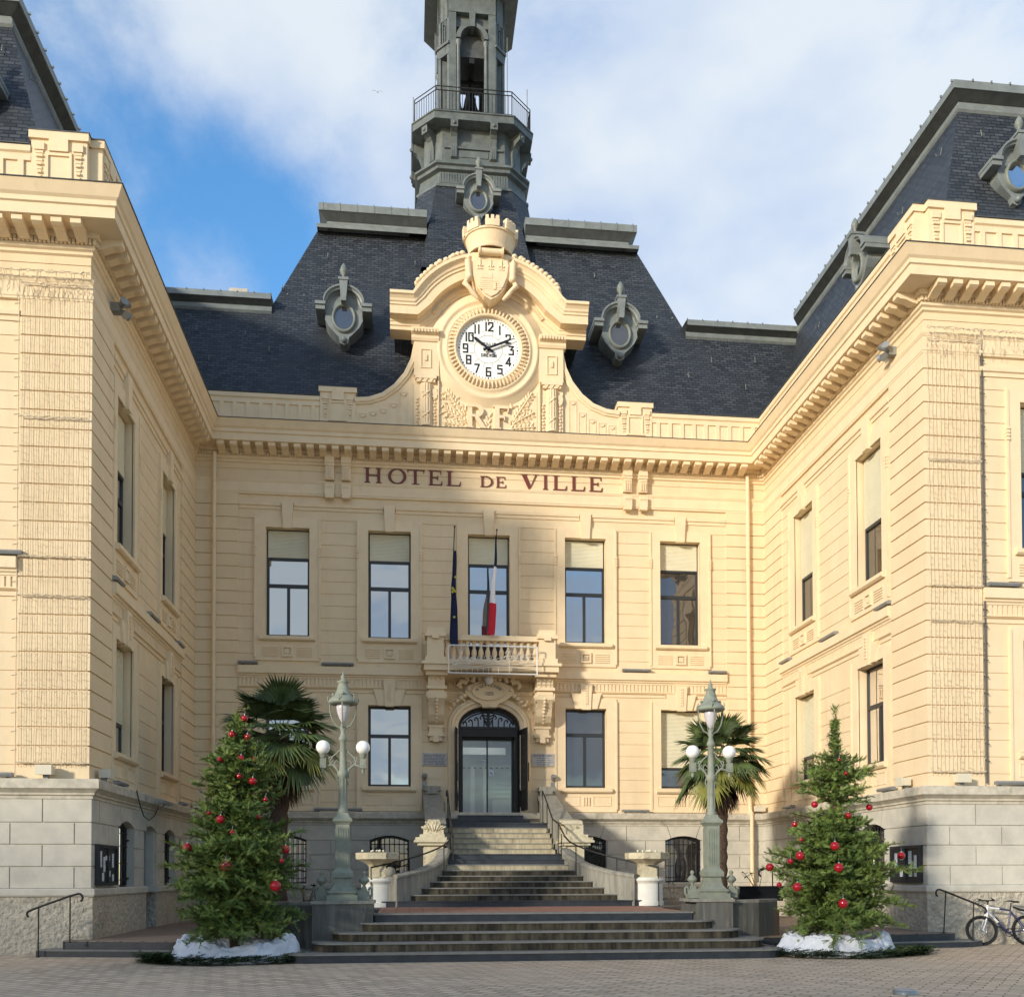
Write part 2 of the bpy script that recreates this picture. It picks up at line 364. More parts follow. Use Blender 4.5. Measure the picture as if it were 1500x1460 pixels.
# a door cuts the plinth on the left wing: jambs drawn as its own recess below
r2 = MB(); panel(r2, FL, 0, 10.38, -.1, 1.19, [(DL-.5, DL+.5, -.1, 1.19)], .18, False, .5)
panel(r2, FR, 0, 10.38, -.1, 1.19, [], .18, False, .3); panel(r2, FC, -9.2, 9.2, -.1, 1.19, [], .18, False); panel(r2, FLF, 0-.18, 8, -.1, 1.19, [], .18, False); panel(r2, FRF, -.18, 8, -.1, 1.19, [], .18, False)
r2.build('plinth', 'rough', H)
l = MB()
for k in range(5):
    if k == 1:
        for a, c in ((-.2, DL-.5), (DL+.5, 10.42)): l.prism_dz([(.1, 1.19), (.21, 1.19), (.23, 1.22), (.23, 1.33), (.2, 1.355), (.1, 1.36)], max(a, .2), c, FL)
    else: sweep(l, [(.1, 1.19), (.21, 1.19), (.23, 1.22), (.23, 1.33), (.2, 1.355), (.1, 1.36)], [k])
l.build('plinth_band', 'stone', H)
l = MB(); sweep(l, [(.1, 3.2), (.17, 3.21), (.17, 3.27), (.21, 3.29), (.21, 3.33), (.27, 3.38), (.33, 3.42), (.33, 3.59), (.30, 3.615), (-.02, 3.64)])
l.build('base_cornice', 'ledge', H)

# ---- quoins ----------------------------------------------------------
def quoin(F, u0, u1, e=0):
    q = MB(); k = 0; z = 13.715
    while z > 3.7:
        t = (G0-GP*(k))-.014 if k else 13.70
        z = G0-GP*k
        top = 13.70-e if k == 0 else G0-GP*(k-1)-.016-e
        bot = max(z+.016, ZT+.03)+e
        if top-bot > .05: q.box(u0, u1, -.02, .055, bot, top, F)
        k += 1
        if bot <= ZT+.04: break
    q.box(u0+.004+(.04 if u0 < 0 else 0), u1-.01-(.045 if u1 > 10 else 0), -.02, .02, ZT, 13.70, F)
    q.build('quoin', 'stucco', H)
quoin(FC, -9.3, -7.94); quoin(FC, 7.94, 9.3)
quoin(FL, 8.72, 10.2545, .003); quoin(FL, .057, 1.9); quoin(FR, 8.62, 10.2545, .003); quoin(FR, .057, 1.56)
quoin(FLF, -.053, 1.40); quoin(FRF, -.053, 1.34)

# ---- mouldings around the whole court --------------------------------
c = MB()
sweep(c, [(0, 13.69), (.065, 13.70), (.065, 13.74), (.08, 13.76), (.08, 13.82), (.065, 13.83), (.065, 14.07), (.08, 14.09), (.105, 14.15), (.105, 14.17), (0, 14.18)])
c.build('architrave', 'trim', H)
c = MB()
sweep(c, [(0, 14.68), (.05, 14.71), (.05, 14.77), (.10, 14.80), (.10, 14.985), (.20, 15.0), (.20, 15.11), (.67, 15.13), (.67, 15.35), (.71, 15.37), (.71, 15.47), (.76, 15.52), (.84, 15.68), (.86, 15.72), (.86, 15.745), (.0, 15.79)])
def run(u0, u1, st, w):
    n = max(1, round((u1-u0)/st)); s = (u1-u0)/n
    return [(u0+s*(i+.5)-w/2, u0+s*(i+.5)+w/2) for i in range(n)]
cor = [(.15, 15.125), (.62, 15.125), (.62, 15.02), (.55, 14.985), (.42, 14.975), (.30, 14.93), (.22, 14.90), (.15, 14.90)]
for F, a, e, da, de in ((FC, -8.6, 8.6, -9.15, 9.15), (FL, .7, 10.27, .17, 10.3), (FR, .7, 10.27, .17, 10.3), (FLF, -.07, 8, -.15, 8), (FRF, -.07, 8, -.15, 8)):
    for x0, x1 in run(a, e, .392, .215): c.prism_dz(cor, x0, x1, F)
    for x0, x1 in run(da, de, .084, .052): c.box(x0, x1, .09, .16, 14.88, 14.985, F)
c.build('cornice', 'trim', H)
c = MB(); sweep(c, [(.5, 15.79), (.885, 15.75), (.885, 15.735), (.84, 15.73)]); c.build('cornice_flashing', 'lead', H)

# string course and fluted band between the floors
c = MB(); fl = MB()
prof = [(0, 7.86), (.05, 7.87), (.05, 7.91), (.09, 7.94), (.09, 7.975), (.15, 8.0), (.15, 8.235), (0, 8.26)]
for F, a, e in ((FC, -7.93, 7.93), (FL, 1.91, 8.71), (FR, 1.57, 8.61), (FLF, 1.41, 8), (FRF, 1.35, 8)):
    c = MB(); fl = MB()
    c.prism_dz(prof, a, e, F); c.box(a, e, .0, .035, 7.60, 7.63, F)
    c.box(a, e, 0, .03, 7.845, 7.87, F)
    for x0, x1 in run(a, e, .125, .085): fl.box(x0, x1, 0, .03, 7.63, 7.845, F)
    c.build('string_course', 'trim', H); fl.build('fluted_band', 'trim', H)

# ---- window dressings ------------------------------------------------
def upper(F, c, w=.68, l=None, rr=None, key=True):
    sr = MB(); b = sr.box
    for s in (-1, 1):
        x0, x1 = sorted((c+s*w, c+s*(w+.33))); b(x0, x1, -.02, .05, 8.42, 13.0, F)
        x0, x1 = sorted((c+s*(w+.30), c+s*(w+.355))); b(x0, x1, 0, .08, 8.50, 12.95, F)
        for i in range(4): b(x0-.012, x1+.012, 0, .10, 11.74+i*.085, 11.80+i*.085, F)
    b(c-w, c+w, -.02, .05, 12.66, 13.0, F)
    if c: b(c-w, c+w, -.02, .05, 8.42, 9.1, F)
    sr.prism([(c-.13, 12.62), (c+.13, 12.62), (c+.185, 13.47), (c-.185, 13.47)], -.02, .13, F)
    if not c: sr.build('window_surround', 'trim', H); return
    sr.prism_dz([(-.2, 9.22), (.05, 9.21), (.17, 9.17), (.17, 9.08), (.12, 9.04), (0, 9.04)], c-w-.19, c+w+.19, F)
    for s in (-1, 1):
        x0, x1 = sorted((c+s*.30, c+s*.77))
        for i in range(5): b(x0, x1, .04, .075, 8.555+i*.066, 8.592+i*.066, F)
    for x0, x1, z0, z1 in ((-.175, .175, 8.54, 8.60), (-.175, .175, 8.82, 8.88), (-.175, -.115, 8.6, 8.82), (.115, .175, 8.6, 8.82)): b(c+x0, c+x1, .04, .105, z0, z1, F)
    b(c-.075, c+.075, .04, .09, 8.635, 8.785, F)
    sr.build('window_surround', 'trim', H)
def lower(F, c, w=.68):
    sr = MB(); b = sr.box
    for s in (-1, 1):
        x0, x1 = sorted((c+s*w, c+s*(w+.33))); b(x0, x1, -.02, .05, 3.66, 7.38, F)
        x0, x1 = sorted((c+s*(w+.30), c+s*(w+.355))); b(x0, x1, 0, .08, 3.75, 7.3, F)
    b(c-w, c+w, -.02, .05, 7.05, 7.38, F); b(c-w, c+w, -.02, .05, 3.66, 4.33, F)
    sr.prism([(c-.14, 7.0), (c+.14, 7.0), (c+.19, 7.84), (c-.19, 7.84)], -.02, .15, F)
    for s in (-1, 1): sr.prism([(c+s*.14, 7.03), (c+s*.36, 7.03), (c+s*.50, 7.53), (c+s*.17, 7.53)], -.02, .105, F)
    for i in range(7): b(c-.045, c+.045, .14, .175, 7.18+i*.085, 7.24+i*.085, F)
    sr.prism_dz([(-.2, 4.46), (.05, 4.45), (.17, 4.41), (.17, 4.33), (.12, 4.28), (0, 4.28)], c-w-.17, c+w+.17, F)
    for s in (-1, 1):
        x0, x1 = sorted((c+s*.22, c+s*.82))
        for z in (3.86, 4.16): b(x0, x1, .04, .068, z, z+.02, F)
        for x in (x0, x1-.02): b(x, x+.02, .04, .068, 3.88, 4.16, F)
        b(c+s*.09-.018, c+s*.09+.018, .04, .085, 3.87, 4.15, F)
    b(c-.018, c+.018, .04, .085, 3.87, 4.15, F)
    sr.build('window_surround', 'trim', H)
hm = MB()
def lintel(F, a, e, cs, z0, z1, gap):
    xs = [a]+[x for c in sorted(cs) for x in (c-gap, c+gap)]+[e]
    for x0, x1 in zip(xs[::2], xs[1::2]):
        hm = MB()
        if x1 > x0: hm.prism_dz([(0, z0), (.03, z0), (.035, z0+.09), (.075, z0+.11), (.085, z1), (0, z1+.01)], x0, x1, F); hm.build('lintel_moulding', 'trim', H)
for c_ in CB: upper(FC, c_)
for c_ in CB:
    if c_: lower(FC, c_)
for c_ in Lw: upper(FL, c_, .72); lower(FL, c_, .72)
for c_ in Rw: upper(FR, c_, .72); lower(FR, c_, .72)
upper(FLF, 3.1); lower(FLF, 3.1); upper(FRF, 3.02); lower(FRF, 3.02)
for F, a, e, cs in ((FC, -7.93, 7.93, CB), (FL, 1.91, 8.71, Lw), (FR, 1.57, 8.61, Rw), (FLF, 1.41, 8, [3.1]), (FRF, 1.35, 8, [3.02])):
    lintel(F, a, e, cs, 13.24, 13.44, .20)
    lintel(F, a, e, [x for x in cs if not (F is FC and x == 0)]+([0] if F is FC else []), 7.44, 7.56, .52)

# paired consoles in the frieze
for s in (-1, 1):
    c = MB()
    for k in (-1, 1):
        u = s*4.83+k*.26
        c.box(u-.15, u+.15, .1, .26, 14.72, 15.12, FC); c.box(u-.14, u+.14, 0, .20, 14.2, 14.68, FC); c.box(u-.16, u+.16, 0, .23, 14.64, 14.72, FC)
        for i in (-1, 0, 1): c.box(u+i*.07-.018, u+i*.07+.018, .19, .235, 14.24, 14.5, FC); c.box(u+i*.07-.014, u+i*.07+.014, .19, .225, 14.54, 14.59, FC)
        c.box(u-.15, u+.15, .1, .22, 13.76, 14.06, FC); c.box(u-.13, u+.13, .1, .25, 13.60, 13.70, FC); c.box(u-.145, u+.145, .1, .24, 13.70, 13.76, FC)
        for i in (-1, 0, 1): c.box(u+i*.07-.016, u+i*.07+.016, .21, .245, 13.93, 13.99, FC)
    c.box(s*4.83-.42, s*4.83+.42, .1, .22, 14.95, 15.12, FC)
    c.build('frieze_console', 'trim', H)

# ---- windows ---------------------------------------------------------
def window(F, c, w, z0, z1, zt=None, blind=None, glass='glass', mull=True, d=-.26, nm='window'):
    f = MB(); t = .08
    f.box(c-w, c-w+t, d-.05, d+.03, z0, z1, F); f.box(c+w-t, c+w, d-.05, d+.03, z0, z1, F)
    f.box(c-w+t, c+w-t, d-.05, d+.03, z0, z0+t, F); f.box(c-w+t, c+w-t, d-.05, d+.03, z1-t, z1, F)
    if zt:
        f.box(c-w+t, c+w-t, d-.05, d+.04, zt-.06, zt+.05, F)
        if mull: f.box(c-.045, c+.045, d-.05, d+.045, z0+t, zt-.06, F)
    if blind and blind < z1-.2: f.box(c-w+t, c+w-t, d-.03, d+.06, blind-.07, blind, F)
    o = f.build(nm, 'metal', H)
    p = MB(); zz = blind if blind else z1
    lim = [z0]+([zt] if zt else [])+[z1]
    for a, e in zip(lim, lim[1:]):
        for x0, x1 in (((c-w, c), (c, c+w)) if (mull and a == z0 and zt) else ((c-w, c+w),)):
            j = [random.uniform(-.006, .006) for _ in range(3)]
            p.quad(F(x0, d+j[0], a), F(x1, d+j[1], a), F(x1, d+j[2], e), F(x0, d+j[0]+j[2]-j[1], e))
    p.build('pane', glass, o)
    if blind:
        s = MB(); n = int((z1-.04-blind)/.045); st = (z1-.04-blind)/n
        for i in range(n):
            a = blind+i*st
            s.prism_dz([(d+.02, a), (d+.065, a+.004), (d+.075, a+st*.5), (d+.065, a+st-.004), (d+.02, a+st)], c-w+.045, c+w-.045, F)
        s.build('blind', 'blind', o)
    if z0 < 8.5 and z1 > 12: s = MB(); s.box(c-w+.02, c+w-.02, d-.02, d+.02, z0, 9.1, F); s.build('dark_door_backing', 'iron', o)  # dark sheet added behind the balcony so the baluster gaps stay dark
    return o
for i, c_ in enumerate(CB):
    window(FC, c_, .68, 9.22 if c_ else 8.28, 12.66, 10.87, 11.76, 'glassd' if i == 4 else 'glass')
window(FC, -6.41, .68, 4.46, 7.05, 6.2)
window(FC, -3.2, .68, 4.46, 7.05, 6.1)
window(FC, 3.18, .68, 4.46, 7.05, 6.22, None, 'glassd')
window(FC, 6.37, .68, 4.46, 7.05, None, 5.16, 'glassd', False)
window(FL, 7.65, .72, 9.22, 12.66, 10.6, 11.27, 'glassd'); window(FL, 3.45, .72, 9.22, 12.66, 10.7, 11.3, 'glassd')
window(FL, 7.65, .72, 4.46, 7.05, None, 5.25, 'glassd'); window(FL, 3.45, .72, 4.46, 7.05, 5.95, None, 'glassd')
window(FR, 7.45, .72, 9.22, 12.66, None, 10.79, 'glassd'); window(FR, 3.25, .72, 9.22, 12.66, None, 10.72, 'glassd')
window(FR, 7.45, .72, 4.46, 7.05, 6.0, None, 'glassd'); window(FR, 3.25, .72, 4.46, 7.05, None, 5.2, 'glassd')
window(FLF, 3.1, .68, 9.22, 12.66, 10.8, 11.2); window(FLF, 3.1, .68, 4.46, 7.05, 6.1)
window(FRF, 3.02, .68, 9.22, 12.66, 10.6, 11.1, 'glassd'); window(FRF, 3.02, .68, 4.46, 7.05, 6.1, None, 'glassd')

def grille(F, c, z0=1.36):
    f = MB(); f.box(c-.62, c-.57, -.12, -.05, z0, 2.78, F); f.box(c+.57, c+.62, -.12, -.05, z0, 2.78, F); f.box(c-.57, c+.57, -.12, -.05, z0, z0+.05, F)
    for i in range(8):
        a, e = c-.62+i*.155, c-.62+(i+1)*.155
        f.prism([(a, arcz(a, c)-.06), (e, arcz(e, c)-.06), (e, arcz(e, c)+.02), (a, arcz(a, c)+.02)], -.14, -.04, F)
    o = f.build('basement_window', 'black', H)
    p = MB(); p.quad(F(c-.62, -.2, z0), F(c+.62, -.2, z0), F(c+.62, -.2, 2.9), F(c-.62, -.2, 2.9)); p.build('pane', 'glassd', o)
    g = MB()
    for i in range(1, 8):
        u = c-.62+i*.155; g.tube([F(u, .0, z0+.03), F(u, .0, arcz(u, c)-.03)], .013, 5)
        u2 = u
    for z in (z0+.16, z0+.55, z0+.95, z0+1.25): g.tube([F(c-.58, 0, z), F(c+.58, 0, z)], .011, 5)
    for z in (z0+.2, z0+1.1):
        for s in (-1, 1): g.tube([F(c+s*.55, 0, z), F(c+s*.6, .02, z), F(c+s*.62, -.05, z)], .02, 5)
    g.build('grille', 'iron', o)
for c_ in cops: grille(FC, c_)
for c_ in bl: grille(FL, c_)
for c_ in br: grille(FR, c_)
grille(FR, 5.6); grille(FLF, 3.1); grille(FRF, 3.02)
# side door in the left wing
f = MB(); f.box(DL-.62, DL+.62, -.17, -.10, .2, 2.9, FL); f.box(DL-.42, DL-.02, -.11, -.08, .45, 1.5, FL); f.box(DL+.02, DL+.42, -.11, -.08, .45, 1.5, FL)
o = f.build('side_door', 'blue', H); g = MB(); g.ball(FL(DL+.36, -.07, 1.3), .03); g.build('handle', 'chrome', o)
f = MB(); f.box(DL-.615, DL-.5, -.12, .10, 1.19, 2.86, FL); f.build('side_door_jamb', 'stone', H); f = MB(); f.box(DL+.5, DL+.615, -.12, .10, 1.19, 2.86, FL); 
f.build('side_door_jamb', 'stone', H)

# ---- drainpipes ------------------------------------------------------
for s in (-1, 1):
    x = s*8.66
    p = MB(); p.tube([(x, -.17, 14.92), (x, -.17, 3.62)], .062, 12); p.tube([(x, -.33, 3.66), (x, -.33, .9)], .062, 12)
    p.tube([(x, -.17, 3.85), (x, -.2, 3.72), (x, -.33, 3.6), (x, -.33, 3.45)], .062, 12)
    for z in (14.0, 11.9, 9.7, 7.6, 5.4): p.tube([(x, -.17, z), (x, -.17, z+.05)], .078, 12)
    for z in (2.6, 1.3): p.tube([(x, -.33, z), (x, -.33, z+.05)], .078, 12)
    p.build('drainpipe', 'trim', H)
# ---- parapet ---------------------------------------------------------
z0 = 15.76
def pedestal(F, c, d0=.12):
    p = MB()
    p.box(c-.56, c+.56, d0-.3, d0+.12, z0, 16.98, F); p.box(c-.60, c+.60, d0-.3, d0+.17, 16.98, 17.14, F)
    p.box(c-.19, c+.19, d0, d0+.18, 16.72, 16.98, F)
    for (a, e, g, h) in ((-.30, .30, 16.06, 16.11), (-.26, -.21, 16.11, 16.72), (.21, .26, 16.11, 16.72), (-.21, .21, 16.64, 16.70)): p.box(c+a, c+e, d0+.1, d0+.155, g, h, F)
    p.box(c-.34, c+.34, d0+.1, d0+.14, 16.0, 16.04, F)
    for s in (-1, 1):
        x = c+s*.39
        p.box(x-.10, x+.10, d0+.10, d0+.17, 16.74, 16.9, F)
        for i in range(7): p.box(x-.075+.007*i, x+.075-.007*i, d0+.10, d0+.145+(i % 2)*.02, 16.68-i*.085, 16.735-i*.085, F)
    p.build('parapet_pedestal', 'trim', H)
def bal(F, a, e, d0=.12):
    p = MB()
    p.box(a, e, d0-.28, d0+.08, z0, 16.64, F); p.prism_dz([(d0-.28, 16.62), (d0+.10, 16.62), (d0+.11, 16.67), (d0+.15, 16.70), (d0+.15, 16.82), (d0-.28, 16.84)], a, e, F)
    p.box(a, e, d0+.06, d0+.12, z0, 15.98, F); p.box(a, e, d0+.06, d0+.12, 16.52, 16.63, F)
    for x0, x1 in run(a, e, .392, .12): p.box(x0, x1, d0+.06, d0+.12, 15.98, 16.52, F)
    p.build('parapet', 'trim', H)
bal(FC, -9.05, -5.4); bal(FC, 5.4, 9.05); pedestal(FC, -4.83); pedestal(FC, 4.83)
for F in (FL, FR): bal(F, -.1, 9.15); pedestal(F, 9.72)
for F in (FLF, FRF): bal(F, 1.15, 8); pedestal(F, .58)
for F, F2 in ((FLF, FL), (FRF, FR)): p = MB(); p.box(-.14, .02, -.2, .20, z0, 16.8, F); p.box(10.2, 10.36, -.2, .197, z0, 16.797, F2); # curved wings of the clock gable
crv = [(4.30, 16.83), (3.86, 16.87), (3.43, 17.03), (3.06, 17.32), (2.74, 17.72), (2.53, 18.17), (2.44, 18.62), (2.42, 18.8)]
for s in (-1, 1):
    p = MB(); P = [(s*a, b) for a, b in crv]
    p.prism(P+[(s*2.40, z0), (s*4.30, z0)], -.2, .20, FC)
    nrm = []
    for i in range(len(P)):
        a, b = P[max(0, i-1)], P[min(len(P)-1, i+1)]; t = Vector((b[0]-a[0], b[1]-a[1])).normalized(); n = Vector((t.y, -t.x))*(1 if s < 0 else -1)
        if n.y > 0: n = -n
        nrm.append(n)
    rows = [[FC(P[i][0]+nrm[i].x*a, d, P[i][1]+nrm[i].y*a) for a, d in ((0, -.2), (0, .30), (.13, .30), (.15, .26), (.20, .25), (.22, .19))] for i in range(len(P))]
    p.strip(rows)
    for i, x in enumerate((4.05, 3.72, 3.39, 3.06, 2.75)):
        zt = [16.35, 16.42, 16.52, 16.72, 17.1][i]
        p.box(s*x-.13, s*x-.105, .19, .22, 15.85, zt, FC); p.box(s*x+.105, s*x+.13, .19, .22, 15.85, zt, FC); p.box(s*x-.13, s*x+.13, .19, .22, zt, zt+.03, FC)
        q_ = [(s*x+.09*cos(pi+pi*k/8), zt-.02+.1*sin(pi+pi*k/8)) for k in range(9)]
        p.prism(q_, .19, .235, FC)
    p.build('curved_wing', 'trim', H)
f = MB()                                       # lead capping on the parapet
for F, a, e in ((FC, -9.05, -5.43), (FC, 5.43, 9.05), (FL, .1, 9.12), (FR, .1, 9.12), (FLF, 1.18, 8), (FRF, 1.18, 8)): f = MB(); f.box(a, e, -.18, .285, 16.84, 16.865, F); f.build('parapet_capping', 'lead', H)
for F, c_ in ((FC, -4.83), (FC, 4.83), (FL, 9.72), (FR, 9.72), (FLF, .58), (FRF, .58)): f = MB(); f.box(c_-.62, c_+.62, -.2, .30, 17.14, 17.165, F); f.build('parapet_capping', 'lead', H)

# ---- clock gable -----------------------------------------------------
CX, CZ = -.03, 18.58
g = MB()
R1 = 2.80; a0 = math.asin((20.0-CZ)/R1)
face = [(-2.42, z0), (2.42, z0), (2.42, 19.25)]+[(CX+2.3*cos(a), CZ+2.3*sin(a)) for a in [radians(20+140*i/24) for i in range(25)]]+[(-2.42, 19.25)]
g.prism(face, -.3, .26, FC)
# raking cornice: horizontal returns and arch
path = [(3.18, 20.0), (2.45, 20.0)]+[(CX+R1*cos(a), CZ+R1*sin(a)) for a in [a0+(pi-2*a0)*i/36 for i in range(1, 36)]]+[(-2.45, 20.0), (-3.18, 20.0)]
nr = [Vector((0, -1)), Vector((-.25, -1))]+[Vector((-cos(a), -sin(a))) for a in [a0+(pi-2*a0)*i/36 for i in range(1, 36)]]+[Vector((.25, -1)), Vector((0, -1))]
prof = [(0, -.3), (-.02, .92), (.07, .92), (.10, .86), (.17, .80), (.24, .78), (.27, .74), (.33, .74), (.35, .70), (.60, .69), (.60, .38), (.66, .37), (.68, .34), (.78, .34), (.80, .30), (.90, .29), (.90, -.3)]
rows = [[FC(P[0]+n.x*a, d, P[1]+n.y*a) for a, d in prof] for P, n in zip(path, nr)]
g.strip(rows, cap=True)
for i in range(78):                              # dentils under the arch
    a = radians(32)+radians(116)*i/77; r0, r1 = R1-.78, R1-.69
    c0 = Vector((cos(a), sin(a))); t = Vector((-sin(a), cos(a)))*.022
    q4 = [(CX+c0.x*r0-t.x, CZ+c0.y*r0-t.y), (CX+c0.x*r0+t.x, CZ+c0.y*r0+t.y), (CX+c0.x*r1+t.x, CZ+c0.y*r1+t.y), (CX+c0.x*r1-t.x, CZ+c0.y*r1-t.y)]
    g.prism(q4, .30, .40, FC)
for s in (-1, 1):                               # entablature blocks and pilasters
    x0, x1 = sorted((s*1.62, s*2.50))
    g.prism_dz([(.2, 18.70), (.40, 18.72), (.44, 18.80), (.44, 18.88), (.50, 18.92), (.52, 19.02), (.52, 19.1), (.2, 19.1)], x0, x1, FC)
    for a, e in run(x0, x1, .1, .06): g.box(a, e, .5, .58, 18.93, 19.06, FC)
    x0, x1 = sorted((s*1.66, s*2.42)); g.box(x0, x1, .2, .36, 17.62, 18.72, FC)
    c = s*2.04
    for a, e, h, k in ((-.17, .17, 17.86, 17.89), (-.17, .17, 18.45, 18.48), (-.17, -.14, 17.89, 18.45), (.14, .17, 17.89, 18.45)): g.box(c+a, c+e, .35, .39, h, k, FC)
    g.box(c-.04, c+.04, .35, .40, 18.1, 18.3, FC)
    g.box(c-.34, c+.34, .2, .44, 17.50, 17.64, FC); g.box(c-.30, c+.30, .2, .40, 17.40, 17.50, FC)
    for i in (-1, 0, 1): g.prism([(c+i*.18-.07, 17.5), (c+i*.18, 17.40), (c+i*.18+.07, 17.5)], .38, .43, FC)
    # fasces
    g.box(c-.38, c+.38, .2, .28, z0, 17.42, FC)
    for i in range(6):
        a = pi*(i+.5)/6; g.tube([FC(c+.15*cos(a), .28+.13*sin(a), 15.98), FC(c+.15*cos(a), .28+.13*sin(a), 17.36)], .045, 8)
    g.tube([FC(c, .36, 15.86), FC(c, .36, 17.48)], .03, 8)
    g.tube([FC(c, .34, 15.96), FC(c, .34, 16.02)], .2, 12)
    for z in (16.35, 17.0):
        for k in (-1, 1): g.tube([FC(c-.18, .30, z-k*.16), FC(c-.08, .45, z-k*.07), FC(c+.08, .45, z+k*.07), FC(c+.18, .30, z+k*.16)], .025, 6)
    g.prism([(c+.2, 17.2), (c+.33, 17.25), (c+.38, 17.08), (c+.33, 16.9), (c+.2, 16.95)], .25, .33, FC)
    for i in range(9):
        for k in (-1, 1): g.ball(FC(c+k*(.27+.02*(i % 2)), .29, 16.05+i*.105), .05, 7, 5)
    x0, x1 = sorted((s*1.62, s*1.66)); g.box(x0, x1, .2, .36, z0, 18.7, FC)
g.build('clock_gable', 'trim', H)
# ring mouldings
AX = lambda r, a, h: (CX+r*cos(a), -h, CZ+r*sin(a))
g = MB()
g.lathe([(1.02, .2), (1.02, .46), (1.06, .50), (1.10, .50), (1.13, .46), (1.30, .40), (1.33, .43), (1.37, .43), (1.40, .38), (1.52, .36), (1.55, .40), (1.62, .40), (1.65, .34), (1.86, .31), (1.9, .25)], (0, 0, 0), 72, ax=AX)
for i in range(60):
    a = 2*pi*i/60; g.tube([AX(1.12, a, .47), AX(1.20, a, .50), AX(1.29, a, .43)], .036, 6)
g.build('clock_surround', 'trim', H)
# relief panel with RF and foliage
g = MB(); random.seed(3)
g.box(-1.60, 1.56, .2, .28, 15.86, 17.3, FC)
def leafb(mb, x, z, a, L, W, d=.28, F=FC, th=.06):
    c_, s_ = cos(a), sin(a); n = 5; pts = []
    for k in range(n+1): t = k/n; pts.append((t*L, W*sin(pi*t)**.8))
    up_ = [(x+c_*u-s_*v, z+s_*u+c_*v) for u, v in pts]; dn = [(x+c_*u+s_*v, z+s_*u-c_*v) for u, v in pts]
    mid = [(x+c_*u, z+s_*u) for u, v in pts]
    rows = [[F(*[p_[0]], d, p_[1]) for p_ in up_], [F(p_[0], d+th*sin(pi*i/n), p_[1]) for i, p_ in enumerate(mid)], [F(p_[0], d, p_[1]) for p_ in dn]]
    mb.strip(rows)
for s in (-1, 1):
    for st in range(3):
        bx, bz = .55+.1*st, 16.0+.12*st; px_, pz_ = bx, bz; ang = [.15, .55, 1.0][st]
        for k in range(9):
            px_ += .13*cos(ang); pz_ += .13*sin(ang)
            if px_ > 1.42 or (px_**2+(pz_-CZ)**2) < 1.95**2: break
            for dd in (-.8, .8): leafb(g, s*px_, pz_, (ang+dd) if s > 0 else pi-(ang+dd), .24, .055)
            leafb(g, s*px_, pz_, ang if s > 0 else pi-ang, .2, .05, .3)
for k in range(5): leafb(g, -.03+(k-2)*.012, 15.98+k*.1, pi/2+(.5 if k % 2 else -.5), .22, .05, .29)
for _ in range(150):
    x = random.uniform(-1.5, 1.46); z = random.uniform(15.95, 17.25)
    if x*x+(z-CZ)**2 < 1.93**2 or abs(x) < .7 and z < 16.6: continue
    leafb(g, x, z, random.uniform(0, 6.28), .19, .05, .29)
g.build('foliage_relief', 'trim', H)
